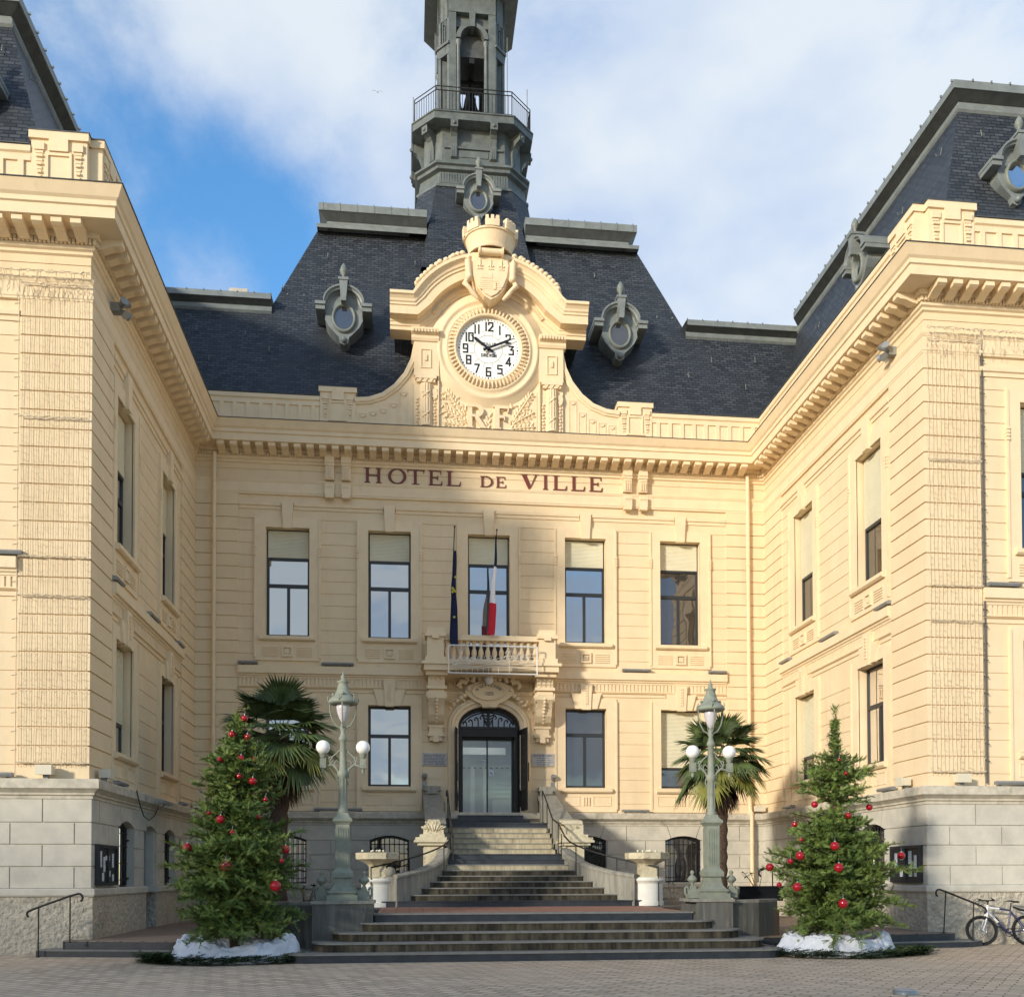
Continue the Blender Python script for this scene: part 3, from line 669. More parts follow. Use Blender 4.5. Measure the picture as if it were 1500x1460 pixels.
# letters, thick and thin strokes with serifs; unit cap height, returns width
def serif(mb, ch, x, z, h, d0, d1, F=FC, st=.19, th=.085, xs=1.):
    cnt = [0]
    def nd(): cnt[0] += 1; return cnt[0]*.0007
    def B(a, b, c, e): k = nd(); mb.box(x+a*h*xs+k*.3, x+b*h*xs-k*.3, d0-k, d1+k, z+c*h+k*.3, z+e*h-k*.3, F)
    def P(pts): k = nd(); mb.prism([(x+a*h*xs, z+b*h) for a, b in pts], d0-k, d1+k, F)
    sf = .07; e = .055
    if ch in 'HIELRF': B(.07, .07+st, 0, 1)
    if ch == 'H': B(.62, .62+st, 0, 1); B(.07+st, .62, .46, .46+th); [B(a-sf, a+st+sf, b, b+e) for a in (.07, .62) for b in (0, 1-e)]; return .9
    if ch == 'I': [B(0, .14+st, b, b+e) for b in (0, 1-e)]; return .34
    if ch == 'T': B(.33, .33+st, 0, 1); B(0, .86, 1-th, 1); B(.25, .60, 0, e); [P([(a, 1), (a+.06, 1), (a+(.06 if a < .1 else .03), .76), (a+(.03 if a < .1 else 0), .76)]) for a in (0, .80)]; return .88
    if ch == 'E' or ch == 'F':
        B(.07+st, .66, 1-th, 1); B(.07+st, .5, .47, .47+th); B(0, .33, 1-e, 1); B(0, .33, 0, e)
        P([(.60, 1), (.66, 1), (.66, .74), (.63, .74)]); P([(.46, .38), (.5, .38), (.5, .64), (.46, .64)])
        if ch == 'E': B(.07+st, .70, 0, th); P([(.62, 0), (.70, 0), (.73, .28), (.69, .28)])
        return .76
    if ch == 'L': B(.07+st, .68, 0, th); P([(.60, 0), (.68, 0), (.71, .3), (.67, .3)]); B(0, .33, 1-e, 1); B(0, .33, 0, e); return .74
    if ch == 'V':
        P([(0.05, 1), (.27, 1), (.53, .14), (.44, 0), (.40, 0)]); P([(.44, 0), (.53, .14), (.83, 1), (.76, 1)]); B(-.02, .36, 1-e, 1); B(.66, .93, 1-e, 1); return .92
    def ring(cx, w, c0, c1, a, b, tk, tn):
        n = 20; out = []; inn = []
        for i in range(n+1):
            t = a+(b-a)*i/n; out.append((cx+w*cos(t), (c0+c1)/2+(c1-c0)/2*sin(t)))
            inn.append((cx+(w-tk)*cos(t), (c0+c1)/2+((c1-c0)/2-tn)*sin(t)))
        for i in range(n): P([out[i], out[i+1], inn[i+1], inn[i]])
    if ch == 'O': ring(.47, .45, -.01, 1.01, 0, 2*pi, st, th*.8); return .96
    if ch == 'D': B(.07, .07+st, 0, 1); ring(.36, .50, 0, 1, -pi/2, pi/2, st, th); B(0, .36, 1-th, 1); B(0, .36, 0, th); return .9
    if ch == 'R': ring(.42, .33, .46, 1, -pi/2, pi/2, st*.9, th); B(.0, .42, 1-th, 1); B(.2, .42, .46, .46+th); B(0, .33, 0, e); P([(.36, .48), (.54, .48), (.86, 0), (.64, 0)]); B(.6, .92, 0, e); return .9
    return .4
X = lambda px: -4.0+(px-534)*.02232
for word, zz, hh, pxs in (('HOTEL', 14.215, .49, (534, 567, 595, 626, 652)), ('DE', 14.225, .36, (701, 724)), ('VILLE', 14.225, .49, (760, 793, 808, 835, 862))):
    for ch, px in zip(word, pxs): ins = MB(); serif(ins, ch, X(px), zz, hh, -.005, .03, st=.145, th=.075, xs=1.34 if ch in 'HOTLDV' else 1.25); ins.build('letter', 'letter', H)
rf = MB(); serif(rf, 'R', -.76, 15.99, .76, .27, .40, st=.2, th=.12); rf.build('monogram', 'trim', H); rf = MB(); serif(rf, 'F', .12, 15.99, .76, .27, .40, st=.2, th=.12)
rf.build('monogram', 'trim', H)

# dial
SEG = {'0': [(0, 0, 1, 0), (1, 0, 1, 2), (1, 2, 0, 2), (0, 2, 0, 0)], '1': [(.5, 0, .5, 2)], '2': [(0, 1.55, 0, 2), (0, 2, 1, 2), (1, 2, 1, 1.2), (1, 1.2, 0, 0), (0, 0, 1.05, 0)],
 '3': [(0, 2, 1, 2), (1, 2, .4, 1.15), (.4, 1.15, 1, 1.1), (1, 1.1, 1, 0), (1, 0, 0, 0)], '4': [(.85, 0, .85, 2), (.85, 2, 0, .5), (0, .5, 1.1, .5)],
 '5': [(1, 2, 0, 2), (0, 2, 0, 1.15), (0, 1.15, 1, 1.15), (1, 1.15, 1, 0), (1, 0, 0, 0)], '6': [(1, 2, 0, 2), (0, 2, 0, 0), (0, 0, 1, 0), (1, 0, 1, 1.1), (1, 1.1, 0, 1.1)],
 '7': [(0, 2, 1, 2), (1, 2, .3, 0)], '8': [(0, 0, 1, 0), (1, 0, 1, 2), (1, 2, 0, 2), (0, 2, 0, 0), (0, 1, 1, 1)], '9': [(1, .9, 0, .9), (0, .9, 0, 2), (0, 2, 1, 2), (1, 2, 1, 0), (1, 0, 0, 0)],
 'B': [(0, 0, 0, 2), (0, 2, .9, 2), (.9, 2, .9, 1.1), (0, 1.05, 1, 1.05), (1, 1, 1, 0), (1, 0, 0, 0)], 'R': [(0, 0, 0, 2), (0, 2, 1, 2), (1, 2, 1, 1), (1, 1, 0, 1), (.4, 1, 1, 0)],
 'I': [(.5, 0, .5, 2)], 'L': [(0, 2, 0, 0), (0, 0, .9, 0)], 'E': [(1, 0, 0, 0), (0, 0, 0, 2), (0, 2, 1, 2), (0, 1, .8, 1)], 'D': [(0, 0, 0, 2), (0, 2, .7, 2), (.7, 2, 1, 1.6), (1, 1.6, 1, .4), (1, .4, .7, 0), (.7, 0, 0, 0)],
 'V': [(0, 2, .5, 0), (.5, 0, 1, 2)], 'O': [(0, 0, 1, 0), (1, 0, 1, 2), (1, 2, 0, 2), (0, 2, 0, 0)], 'N': [(0, 0, 0, 2), (0, 2, 1, 0), (1, 0, 1, 2)],
 'S': [(1, 2, 0, 2), (0, 2, 0, 1), (0, 1, 1, 1), (1, 1, 1, 0), (1, 0, 0, 0)], 'P': [(0, 0, 0, 2), (0, 2, 1, 2), (1, 2, 1, 1), (1, 1, 0, 1)], 'T': [(0, 2, 1, 2), (.5, 2, .5, 0)],
 'M': [(0, 0, 0, 2), (0, 2, .5, 1), (.5, 1, 1, 2), (1, 2, 1, 0)], 'A': [(0, 0, .5, 2), (.5, 2, 1, 0), (.25, .8, .75, .8)], 'F': [(0, 0, 0, 2), (0, 2, 1, 2), (0, 1, .8, 1)], 'U': [(0, 2, 0, 0), (0, 0, 1, 0), (1, 0, 1, 2)],
 'J': [(1, 2, 1, 0), (1, 0, 0, 0), (0, 0, 0, .5)], 'Y': [(0, 2, .5, 1), (1, 2, .5, 1), (.5, 1, .5, 0)], 'H': [(0, 0, 0, 2), (1, 0, 1, 2), (0, 1, 1, 1)], 'C': [(1, 2, 0, 2), (0, 2, 0, 0), (0, 0, 1, 0)], 'G': [(1, 2, 0, 2), (0, 2, 0, 0), (0, 0, 1, 0), (1, 0, 1, 1)], ' ': []}
def segtext(mb, s, cx, cz, h, wd, th, d0, d1, F=FC, adv=None, rot=0.):
    adv = adv or wd*1.55; kk = 0; x = -(adv*(len(s)-1)+wd)/2
    cr, sr_ = cos(rot), sin(rot)
    for ch in s:
        for a, b, c, e in SEG.get(ch, []):
            A = Vector((x+a*wd, (b/2-.5)*h)); B_ = Vector((x+c*wd, (e/2-.5)*h)); t = (B_-A).normalized(); n = Vector((-t.y, t.x))*th/2; A = A-t*th/2; B_ = B_+t*th/2
            pl = [A+n, B_+n, B_-n, A-n]
            kk += 1; mb.prism([(cx+p_.x*cr-p_.y*sr_, cz+p_.x*sr_+p_.y*cr) for p_ in pl], d0-.002, d1+kk*.0004, F)
        x += adv
d = MB(); d.lathe([(.0, .36), (1.02, .36)], (0, 0, 0), 64, smooth=False, ax=AX); d.v = []; d.f = []; d.sm = []; d.mi = []
d.prism([(CX+1.03*cos(2*pi*k/64), CZ+1.03*sin(2*pi*k/64)) for k in range(64)], .25, .36, FC)
dial = d.build('clock_dial', 'dialw', H)
for h_ in range(1, 13):
    n = MB(); a = radians(90-30*h_); s_ = str(h_); segtext(n, s_, CX+.74*cos(a), CZ+.74*sin(a), .26, .13, .043, .36, .372, adv=(.12 if s_ == '11' else .15)); n.build('numeral', 'black', dial)
n = MB()
for k in range(60):
    a = 2*pi*k/60; r_ = .026 if k % 5 == 0 else .014
    n.prism([(CX+.945*cos(a)+r_*cos(t*pi/4), CZ+.945*sin(a)+r_*sin(t*pi/4)) for t in range(8)], .36, .37, FC)
n.build('minute_marks', 'black', dial); n = MB()
segtext(n, 'BRILLIE', CX, CZ+.17, .075, .045, .014, .36, .37); segtext(n, 'DREVON', CX+.01, CZ-.20, .085, .05, .016, .36, .37, adv=.085)
n.build('maker_lettering', 'black', dial)
n = MB(); n.lathe([(.445, .358), (.445, .366), (.46, .366), (.46, .358)], (0, 0, 0), 48, ax=AX, cap=False)
for k in range(12):
    a = radians(15+30*k); c_, s_ = cos(a), sin(a)
    n.prism([(CX+.46*c_+.008*s_, CZ+.46*s_-.008*c_), (CX+.62*c_+.008*s_, CZ+.62*s_-.008*c_), (CX+.62*c_-.008*s_, CZ+.62*s_+.008*c_), (CX+.46*c_-.008*s_, CZ+.46*s_+.008*c_)], .36, .365, FC)
n.build('dial_lines', 'diall', dial)
for nm, ang, L, W, dd in (('hour_hand', radians(90-305.5), .70, .045, .42), ('minute_hand', radians(90-67), .90, .04, .45)):
    n = MB(); c_, s_ = cos(ang), sin(ang)
    T = lambda u, v: (CX+u*c_-v*s_, CZ+u*s_+v*c_)
    n.prism([T(-.18, .05), T(-.03, .03), T(L*.75, W), T(L*.8, W*.3), T(L, .012), T(L, -.012), T(L*.8, -W*.3), T(L*.75, -W), T(-.03, -.03), T(-.18, -.05)], dd, dd+.015, FC); n.tube([FC(CX, .36, CZ), FC(CX, dd+.03, CZ)], .05, 10)
    n.build(nm, 'black', dial)

# crest: mural crown over a shield with scrolls
g = MB(); cc = (0.02, -.60)
def cyl_pts(r, a, z): return (cc[0]+r*sin(a), cc[1]-r*cos(a)*.95, z)
rows = []
for z, r_ in ((22.2, .50), (21.92, .66), (21.90, .74), (21.98, .76), (22.02, .72), (22.43, .84), (22.45, .89), (22.52, .89), (22.52, .70), (22.1, .62)): rows.append([cyl_pts(r_, 2*pi*k/40, z) for k in range(40)])
g.strip(rows, True, cap=True)
for k in range(8):
    a = 2*pi*k/8
    for (da, z1_) in ((.26, 22.72),):
        rows = [[cyl_pts(r_, a+da*(t/4-1)/1., z) for t in range(9)] for r_, z in ((.92, 22.5), (.95, 22.72), (.72, 22.72), (.70, 22.5))]
        g.strip(rows, cap=True); g.add([r_[0] for r_ in rows], [(0, 1, 2, 3)]); g.add([r_[-1] for r_ in rows], [(0, 1, 2, 3)])
    for j in (-1, 0, 1):
        b0 = a+j*.19; g.add([cyl_pts(r_, b0+s, z) for z in (22.72, 22.86) for r_, s in ((.95, -.055), (.95, .055), (.74, .055), (.74, -.055))], [(0, 1, 5, 4), (1, 2, 6, 5), (2, 3, 7, 6), (3, 0, 4, 7), (4, 5, 6, 7)])
sh = [(-.60, 21.80), (.60, 21.80), (.66, 21.4), (.60, 20.95), (.45, 20.55), (.22, 20.25), (0, 20.12), (-.22, 20.25), (-.45, 20.55), (-.60, 20.95), (-.66, 21.4)]
g.prism(sh, .2, .98, FC)
sh2 = [(x*.9, 21.02+(z-21.02)*.9) for x, z in sh]; g.prism(sh2, .9, 1.03, FC)
g.tube([FC(-.36, 1.12, 21.76), FC(.36, 1.12, 21.76)], .12, 12); g.tube([FC(-.42, 1.12, 21.76), FC(-.36, 1.12, 21.76)], .16, 12); g.tube([FC(.36, 1.12, 21.76), FC(.42, 1.12, 21.76)], .16, 12)
for s in (-1, 1):
    g.tube([FC(s*.76, .98, 21.5), FC(s*.73, .98, 20.95)], .11, 10); g.ball(FC(s*.73, .98, 20.9), .13, 10, 6)
    g.tube([FC(s*.78, .93, 20.85), FC(s*.86, .95, 20.68), FC(s*.72, .93, 20.55), FC(s*.60, .9, 20.38), FC(s*.42, .86, 20.2)], [.07, .1, .07, .09, .05], 8)
    g.tube([FC(s*.60, .85, 21.8), FC(s*.72, .9, 21.7), FC(s*.78, .95, 21.55)], .07, 8)
for i in range(3):                             # small relief devices
    for a_ in (-.07, 0, .07): g.ball(FC((i-1)*.36+a_, 1.04, 21.30), .035, 6, 4)
    g.box((i-1)*.36-.02, (i-1)*.36+.02, 1.0, 1.06, 21.22, 21.55, FC); g.box((i-1)*.36-.09, (i-1)*.36+.09, 1.0, 1.055, 21.18, 21.22, FC)
g.box(-.33, .05, 1.0, 1.045, 20.86, 21.06, FC)
for i in range(5): g.box(-.36, .36-.03*i, 1.0, 1.04, 20.46+.075*i, 20.50+.075*i, FC)
g.box(.10, .17, 1.0, 1.06, 20.46, 20.72, FC)
g.v = [(x*.95, -.2+(y+.2)*.95, 19.87+(z-20.12)*.88) for x, y, z in g.v]
for s in (-1, 1):                               # laurel garlands on top of the arch
    for i in range(12):
        a = radians(90-s*(17+i*3.1)); r_ = R1+.04
        for k in range(3): g.ball((CX+(r_+.06*(k % 2)+.03)*cos(a+random.uniform(-.02, .02)), -.75+k*.17-.1, CZ+(r_+.06)*sin(a)), .10, 7, 5, (1, 1, .8))
g.build('coat_of_arms', 'trim', H)
# ---- roofs -----------------------------------------------------------
o_ = lambda z: .37+.29*(z-16.2)
g = MB()
zb, zt = 16.1, 20.95
RP = [(-17.3, -10.25), (-9.85, -10.25), (-9.85, 0), (9.5, 0), (9.5, -10.25), (17.3, -10.25)]
sweepo = lambda k, d, z: (RP[k][0]+OFF[k][0]*-d, RP[k][1]+OFF[k][1]*-d, z)
def facing(k, d0, z0_, d1, z1_, mb, back=True):
    mb.quad(sweepo(k, d0, z0_), sweepo(k+1, d0, z0_), sweepo(k+1, d1, z1_), sweepo(k, d1, z1_))
for k in (0, 1, 3, 4): facing(k, o_(zb), zb, o_(zt), zt, g)
g.quad((-11.5, o_(zb), zb), (11.5, o_(zb), zb), (11.5, 1.98, 20.7), (-11.5, 1.98, 20.7))
g.build('slate_roof', 'slate', H, uv=True)
g = MB()
# zinc eaves round the lower roofs: band, soffit, gutter
ez = [(1.77, 20.88), (1.70, 20.98), (1.75, 21.0), (1.73, 21.13), (1.77, 21.15), (1.77, 21.22), (1.54, 21.34), (1.50, 21.345), (1.50, 21.55), (1.65, 21.6), (6, 21.9)]
for k in (0, 1, 3, 4):
    A = [sweepo(k, a, z) for a, z in ez]; B_ = [sweepo(k+1, a, z) for a, z in ez]
    g.strip([A, B_])
ec = [(1.97, 20.62), (1.90, 20.70), (1.95, 20.72), (1.93, 20.82), (1.97, 20.84), (1.97, 20.90), (1.76, 21.0), (1.72, 21.01), (1.72, 21.2), (1.9, 21.25), (6, 21.6)]
for s in (-1, 1): g.strip([[(s*7.2, a, z) for a, z in ec], [(s*11.6, a, z) for a, z in ec]])
gs = MB()
for k in (0, 1, 3, 4): sf = [(1.755, 21.21), (1.53, 21.332)]; gs.strip([[sweepo(k, a, z) for a, z in sf], [sweepo(k+1, a, z) for a, z in sf]])
for s in (-1, 1): gs.quad((s*7.2, 1.955, 20.89), (s*11.6, 1.955, 20.89), (s*11.6, 1.745, 20.99), (s*7.2, 1.745, 20.99))
gs.build('soffit_shade', 'lead', H)  # dark sheet over the zinc soffit, shade under the eaves put into its colour
for s in (-1, 1):
    for i in range(21): x_ = -11.33 if s < 0 else 10.98; g.box(x_-.025, x_+.025, -8.7+i*.5, -8.67+i*.5, 21.53, 21.585)
    for i in range(8): g.box(s*(6.1+i*.55)-.015, s*(6.1+i*.55)+.015, 1.70, 1.76, 21.18, 21.235)
    for i in range(12): g.box(s*(11.5+i*.5)-.015, s*(11.5+i*.5)+.015, -8.78, -8.73, 21.53, 21.585)
    
    
g.build('roof_eaves', 'zinc', H)
# central pavilion
P0 = [(-9.15, .33), (9.15, .33), (9.15, 13), (-9.15, 13)]; P1 = [(-5.8, 3.45), (5.8, 3.45), (5.8, 10.5), (-5.8, 10.5)]
g = MB(); z0_, z1_ = 16.1, 24.6
for i in range(4):
    a, b_ = P0[i], P0[(i+1) % 4]; c, d_ = P1[(i+1) % 4], P1[i]
    g.quad((*a, z0_), (*b_, z0_), (*c, z1_), (*d_, z1_))
g.build('pavilion_roof', 'slate', H, uv=True)
g = MB()
def ringrect(mb, x, y0, y1, prof, cap=True):          # eaves round the pavilion, broken by the tower's slate foot in front
    pts = [(TX0+1.78, y0, 0, -1), (x, y0, 1, -1), (x, y1, 1, 1), (-x, y1, -1, 1), (-x, y0, -1, -1), (TX0-1.78, y0, 0, -1)]
    mb.strip([[(px+sx*d, py+sy*d, z) for d, z in prof] for px, py, sx, sy in pts], cap=cap)
TX0 = -.15
ringrect(g, 5.45, 3.45, 10.5, [(.35, 24.50), (.37, 24.62), (.02, 24.82), (.04, 24.86), (.04, 24.94), (.26, 25.15), (.30, 25.16), (.30, 25.42), (.1, 25.5), (-2.5, 25.8)])
gs = MB(); ringrect(gs, 5.45, 3.45, 10.5, [(.055, 24.935), (.27, 25.14)], False); gs.build('soffit_shade', 'lead', H)  # same dark sheet under the pavilion eaves, coloured as shade
for s in (-1, 1):
    
    for i in range(6): x = s*(2.6+.6*i); g.box(x-.015, x+.015, 3.135, 3.19, 25.18, 25.46)
g.build('pavilion_eaves', 'zinc', H)
g = MB()                                     # zinc-clad body behind the clock gable
bd = [(-2.42, 15.8), (2.42, 15.8), (2.42, 19.1), (3.05, 19.3), (3.05, 19.9), (2.42, 19.95)]+[(CX+2.74*cos(a), CZ+2.74*sin(a)) for a in [radians(32+116*i/20) for i in range(21)]]+[(-2.42, 19.95), (-3.05, 19.9), (-3.05, 19.3), (-2.42, 19.1)]
g.prism(bd, -3.2, -.29, FC); g.build('gable_body', 'slate', H, uv=True)

# oeil-de-boeuf dormers
def dormer(F, c, zc, d, s=1., fin=True):      # d: distance of the front plane outwards (negative = behind wall)
    g = MB(); n = 28
    body = []
    for (x, z) in ((-.62, -.05), (-.60, .15), (-.80, .20), (-.80, .30), (-.86, .34), (-.86, .42), (-.62, .46)): body.append((x, z))
    body += [(-.66*cos(a), .42+.56*sin(a)) for a in [radians(8+164*i/16) for i in range(17)]]
    body += [(.62, .46), (.86, .42), (.86, .34), (.80, .30), (.80, .20), (.60, .15), (.62, -.05), (.50, -.28), (.30, -.5), (.17, -.62), (.14, -.82), (.0, -.88), (-.14, -.82), (-.17, -.62), (-.30, -.5), (-.50, -.28)]
    body = [(c+x*s, zc+z*s) for x, z in body]
    g.prism(body, d-1.6*s, d, F)
    arch = [(-.90, .36), (-.66, .40)]+[(-.68*cos(a), .42+.60*sin(a)) for a in [radians(12+156*i/16) for i in range(17)]]+[(.66, .40), (.90, .36)]
    rows = []
    for i, (x, z) in enumerate(arch):
        nn = Vector((0, -1)) if i < 2 or i > len(arch)-3 else Vector((-x, .42-z)).normalized()
        rows.append([F(c+(x+nn.x*a)*s, d+e*s, zc+(z+nn.y*a)*s) for a, e in ((0, -1.4), (0, .26), (.05, .26), (.08, .20), (.13, .18), (.15, .04), (.2, .02), (.2, -.1))])
    g.strip(rows, cap=True)
    for a, e in ((-.9, -.62), (.62, .9)): g.box(c+(a-.013)*s, c+(e+.013)*s, d-1.3*s, d+.22*s, zc+.16*s, zc+.37*s, F); g.box(c+(a-.03)*s, c+(e+.03)*s, d-1.3*s, d+.275*s, zc+.30*s, zc+.405*s, F)
    g.prism([(c-.14*s, zc+1.12*s), (c+.14*s, zc+1.12*s), (c+.08*s, zc+.42*s), (c-.08*s, zc+.42*s)], d-.2, d+.34*s, F)
    g.box(c-.17*s, c+.17*s, d-.1, d+.37*s, zc+1.10*s, zc+1.18*s, F)
    g.ball(F(c, d+.06, zc-.74*s), .1*s, 10, 6)
    o = g.build('dormer', 'zinc', H)
    A = lambda r, a, h: F(c+r*.80*cos(a), d+h, zc+r*sin(a))
    g = MB(); g.lathe([(.38*s, -.02), (.385*s, .05), (.42*s, .10), (.47*s, .10), (.50*s, .05), (.52*s, -.01)], (0, 0, 0), n, ax=A, cap=False)
    g.build('dormer_ring', 'zincl', o)
    g = MB(); g.add([A(.40*s, 2*pi*k/n, .012) for k in range(n)], [tuple(range(n))]); g.build('pane', 'glassd', o)
    if fin:
        g = MB(); g.lathe([(.03, 0), (.09*s, .04*s), (.06*s, .1*s), (.05*s, .16*s), (.12*s, .26*s), (.13*s, .36*s), (.09*s, .48*s), (.04*s, .56*s), (.01, .60*s)], F(c, d+.15*s, zc+1.17*s), 12)
        g.build('finial', 'zincl', o)
    return o
dormer(FC, -4.72, 20.08, -1.0); dormer(FC, 4.60, 20.08, -1.0)
dormer(FR, 5.5, 18.72, -.75, .80)
dormer(FRF, 2.85, 18.62, -.72, .80); dormer(FLF, 2.85, 18.62, -.72, .80)
# snow hooks
g = MB()
for x, y, z in ((-5.4, 1.95, 23.3), (-2.35, 1.95, 23.2), (-6.9, 1.3, 21.7), (-3.0, 1.3, 21.6), (-7.2, .75, 19.0), (4.1, 1.95, 23.2), (5.5, 1.2, 21.0), (7.1, .7, 18.9), (1.9, 1.95, 23.2)):
    yy = .33+(z-16.1)*.367; g = MB(); g.tube([(x, yy-.02, z+.2), (x, yy-.04, z), (x, yy-.16, z-.03), (x, yy-.17, z+.03)], .014, 4); g.build('roof_hook', 'zincl', H)
for s in (-1, 1):
    for u, z in ((1, 19.6), (2.4, 18.3), (3.6, 19.8), (6.4, 19.7), (7.4, 18.4), (8.2, 20.0)):
        x = (9.5 if s > 0 else -9.85)+s*o_(z); g = MB(); g.tube([(x, -u, z+.2), (x-s*.03, -u, z), (x-s*.15, -u, z-.03), (x-s*.16, -u, z+.03)], .014, 4); g.build('roof_hook', 'zincl', H)
    for x_, z in ((8.0, 19.6), (9.6, 19.7), (9.1, 18.5)):
        g = MB(); g.tube([(s*x_, .3+(z-16.1)*.355, z+.2), (s*x_, .27+(z-16.1)*.36, z), (s*x_, .14+(z-16.1)*.36, z-.03)], .014, 4); g.build('roof_hook', 'zincl', H)
    g = MB(); g.tube([(s*11.7, -8.75, 20.3), (s*11.7, -8.8, 20.1), (s*11.7, -8.9, 20.08)], .014, 4); g.build('roof_hook', 'zincl', H)

# ---- bell tower ------------------------------------------------------
TX, TY = -.15, 6.5
def octa(hw, fs): return [(-fs, -hw), (fs, -hw), (hw, -fs), (hw, fs), (fs, hw), (-fs, hw), (-hw, fs), (-hw, -fs)]
def tier(mb, prof, cap=False):
    rows = [[(TX+x, TY+y, z) for x, y in octa(hw, fs)] for hw, fs, z in prof]
    return mb.strip(rows, True, cap=cap)
g = MB(); tier(g, [(3.0, 2.3, 23.5), (2.55, 1.95, 24.9), (2.25, 1.60, 26.1), (2.1, 1.42, 27.2)])
A_ = [(TX-1.42, 4.42, 27.2), (TX+1.42, 4.42, 27.2), (TX+1.78, 2.98, 24.3), (TX-1.78, 2.98, 24.3), (TX-1.98, 2.6, 23.0), (TX+1.98, 2.6, 23.0)]
g.quad(*A_[:4]); g.quad(A_[3], A_[2], A_[5], A_[4])
for s_ in (-1, 1):
    a_, b_, c_ = (A_[0], A_[3], A_[4]) if s_ < 0 else (A_[1], A_[2], A_[5])
    g.quad(a_, b_, (TX+s_*2.3, 5.2, 24.5), (TX+s_*2.1, 5.05, 27.2)); g.quad(b_, c_, (TX+s_*2.4, 5, 23), (TX+s_*2.3, 5.2, 24.5))
tw = g.build('bell_tower', 'slate', H, uv=True)
g = MB(); tier(g, [(2.14, 1.40, 27.2), (2.14, 1.40, 27.28), (2.06, 1.32, 27.35), (1.98, 1.25, 27.85), (2.10, 1.35, 27.9), (2.10, 1.35, 28.02), (2.18, 1.42, 28.06), (2.18, 1.42, 28.14), (1.85, 1.2, 28.4), (1.82, 1.16, 29.7)])
for i in range(26): x = TX-1.25+i*.1; g.prism_dz([(-TY+2.07, 27.38), (-TY+2.02, 27.8), (-TY+1.96, 27.8), (-TY+2.0, 27.38)], x-.03, x+.03, FC)
g.box(TX-1.1, TX+1.1, TY-1.9, TY-1.8, 28.85, 28.93); g.box(TX-.55, TX+.55, TY-1.87, TY-1.8, 28.55, 28.8)
g.build('tower_drum', 'zincd', tw)
g = MB(); tier(g, [(1.9, 1.2, 29.62), (2.28, 1.48, 29.66), (2.28, 1.48, 29.9), (2.32, 1.5, 29.92), (2.32, 1.5, 29.96)], cap=True)
g.build('gallery_floor', 'zincd', tw)
def bracket(cx, cy, dx, dy, w=.12):
    g = MB()
    t = Vector((-dy, dx)); D = Vector((dx, dy)); base = Vector((cx, cy))
    poly = [(-.05, 29.66), (.46, 29.66), (.46, 29.38), (.40, 29.34), (.30, 29.30), (.20, 29.2), (.13, 29.0), (.10, 28.5), (-.05, 28.42)]
    Fb = lambda u, d, z: (*(base+t*u+D*d), z)
    g.prism_dz(poly, -w, w, Fb); g.box(-w*1.15, w*1.15, .44, .50, 29.36, 29.66, Fb); g.ball(Fb(0, .5, 29.5), .07, 10, 6)
    for i in (-1, 0, 1): g.box(i*w*.6-.02, i*w*.6+.02, .1, .13, 28.5, 29.0, Fb)
    g.build('tower_bracket', 'zincd', tw)
for (dx, dy) in ((0, -1), (1, 0), (0, 1), (-1, 0)):
    for s in (-.74, .74): bracket(TX+dx*1.82-dy*s, TY+dy*1.82+dx*s, dx, dy)
for sx in (-1, 1):
    for sy in (-1, 1): bracket(TX+sx*1.49, TY+sy*1.49, sx*.707, sy*.707)
g = MB(); oc = octa(2.2, 1.42)
for i in range(8):
    a, b_ = Vector(oc[i]), Vector(oc[(i+1) % 8]); n_ = max(2, int((b_-a).length/.12))
    for z in (30.05, 30.78, 30.93): g.tube([(TX+a.x, TY+a.y, z), (TX+b_.x, TY+b_.y, z)], .018, 5)
    for k in range(n_):
        p_ = a.lerp(b_, k/n_); g.tube([(TX+p_.x, TY+p_.y, 30.0 if k == 0 else 30.05), (TX+p_.x, TY+p_.y, 30.93 if k == 0 else 30.78)], .02 if k == 0 else .010, 4)
g.build('railing', 'iron', tw)
g = MB()                                       # lantern: eight piers, arches on four sides
for (dx, dy) in ((0, -1), (1, 0), (0, 1), (-1, 0)):
    Fs = lambda u, d, z, dx=dx, dy=dy: (TX+dx*d-dy*u, TY+dy*d+dx*u, z)
    for s in (-1, 1):
        x0, x1 = sorted((s*.62, s*.90)); g.box(x0, x1, .95, 1.28, 29.9, 35.5, Fs)
        g.lathe([(.10, 0), (.13, .05), (.13, .1), (.085, .16), (.075, 2.75), (.11, 2.82), (.12, 2.95)], Fs(s*.53, 1.22, 30.6), 10)
        x0, x1 = sorted((s*.48, s*1.02)); g.box(x0, x1, .95, 1.40, 29.9, 30.6, Fs); g.box(x0-.03, x1+.03, .93, 1.44, 29.95, 30.05, Fs); g.box(x0-.03, x1+.03, .93, 1.44, 30.55, 30.64, Fs)
    ar = [(.62*cos(a), 33.62+.62*sin(a)) for a in [pi*i/14 for i in range(15)]]; ai = [(.45*cos(a), 33.62+.47*sin(a)) for a in [pi*i/14 for i in range(15)]]
    for i in range(14): g.prism([ar[i], ar[i+1], ai[i+1], ai[i]], .95, 1.32, Fs)
    g.prism([(-.12, 34.62), (.12, 34.62), (.08, 34.02), (-.08, 34.02)], 1.0, 1.40, Fs)
    g.box(-.9, .9, .95, 1.30, 34.62, 35.5, Fs)
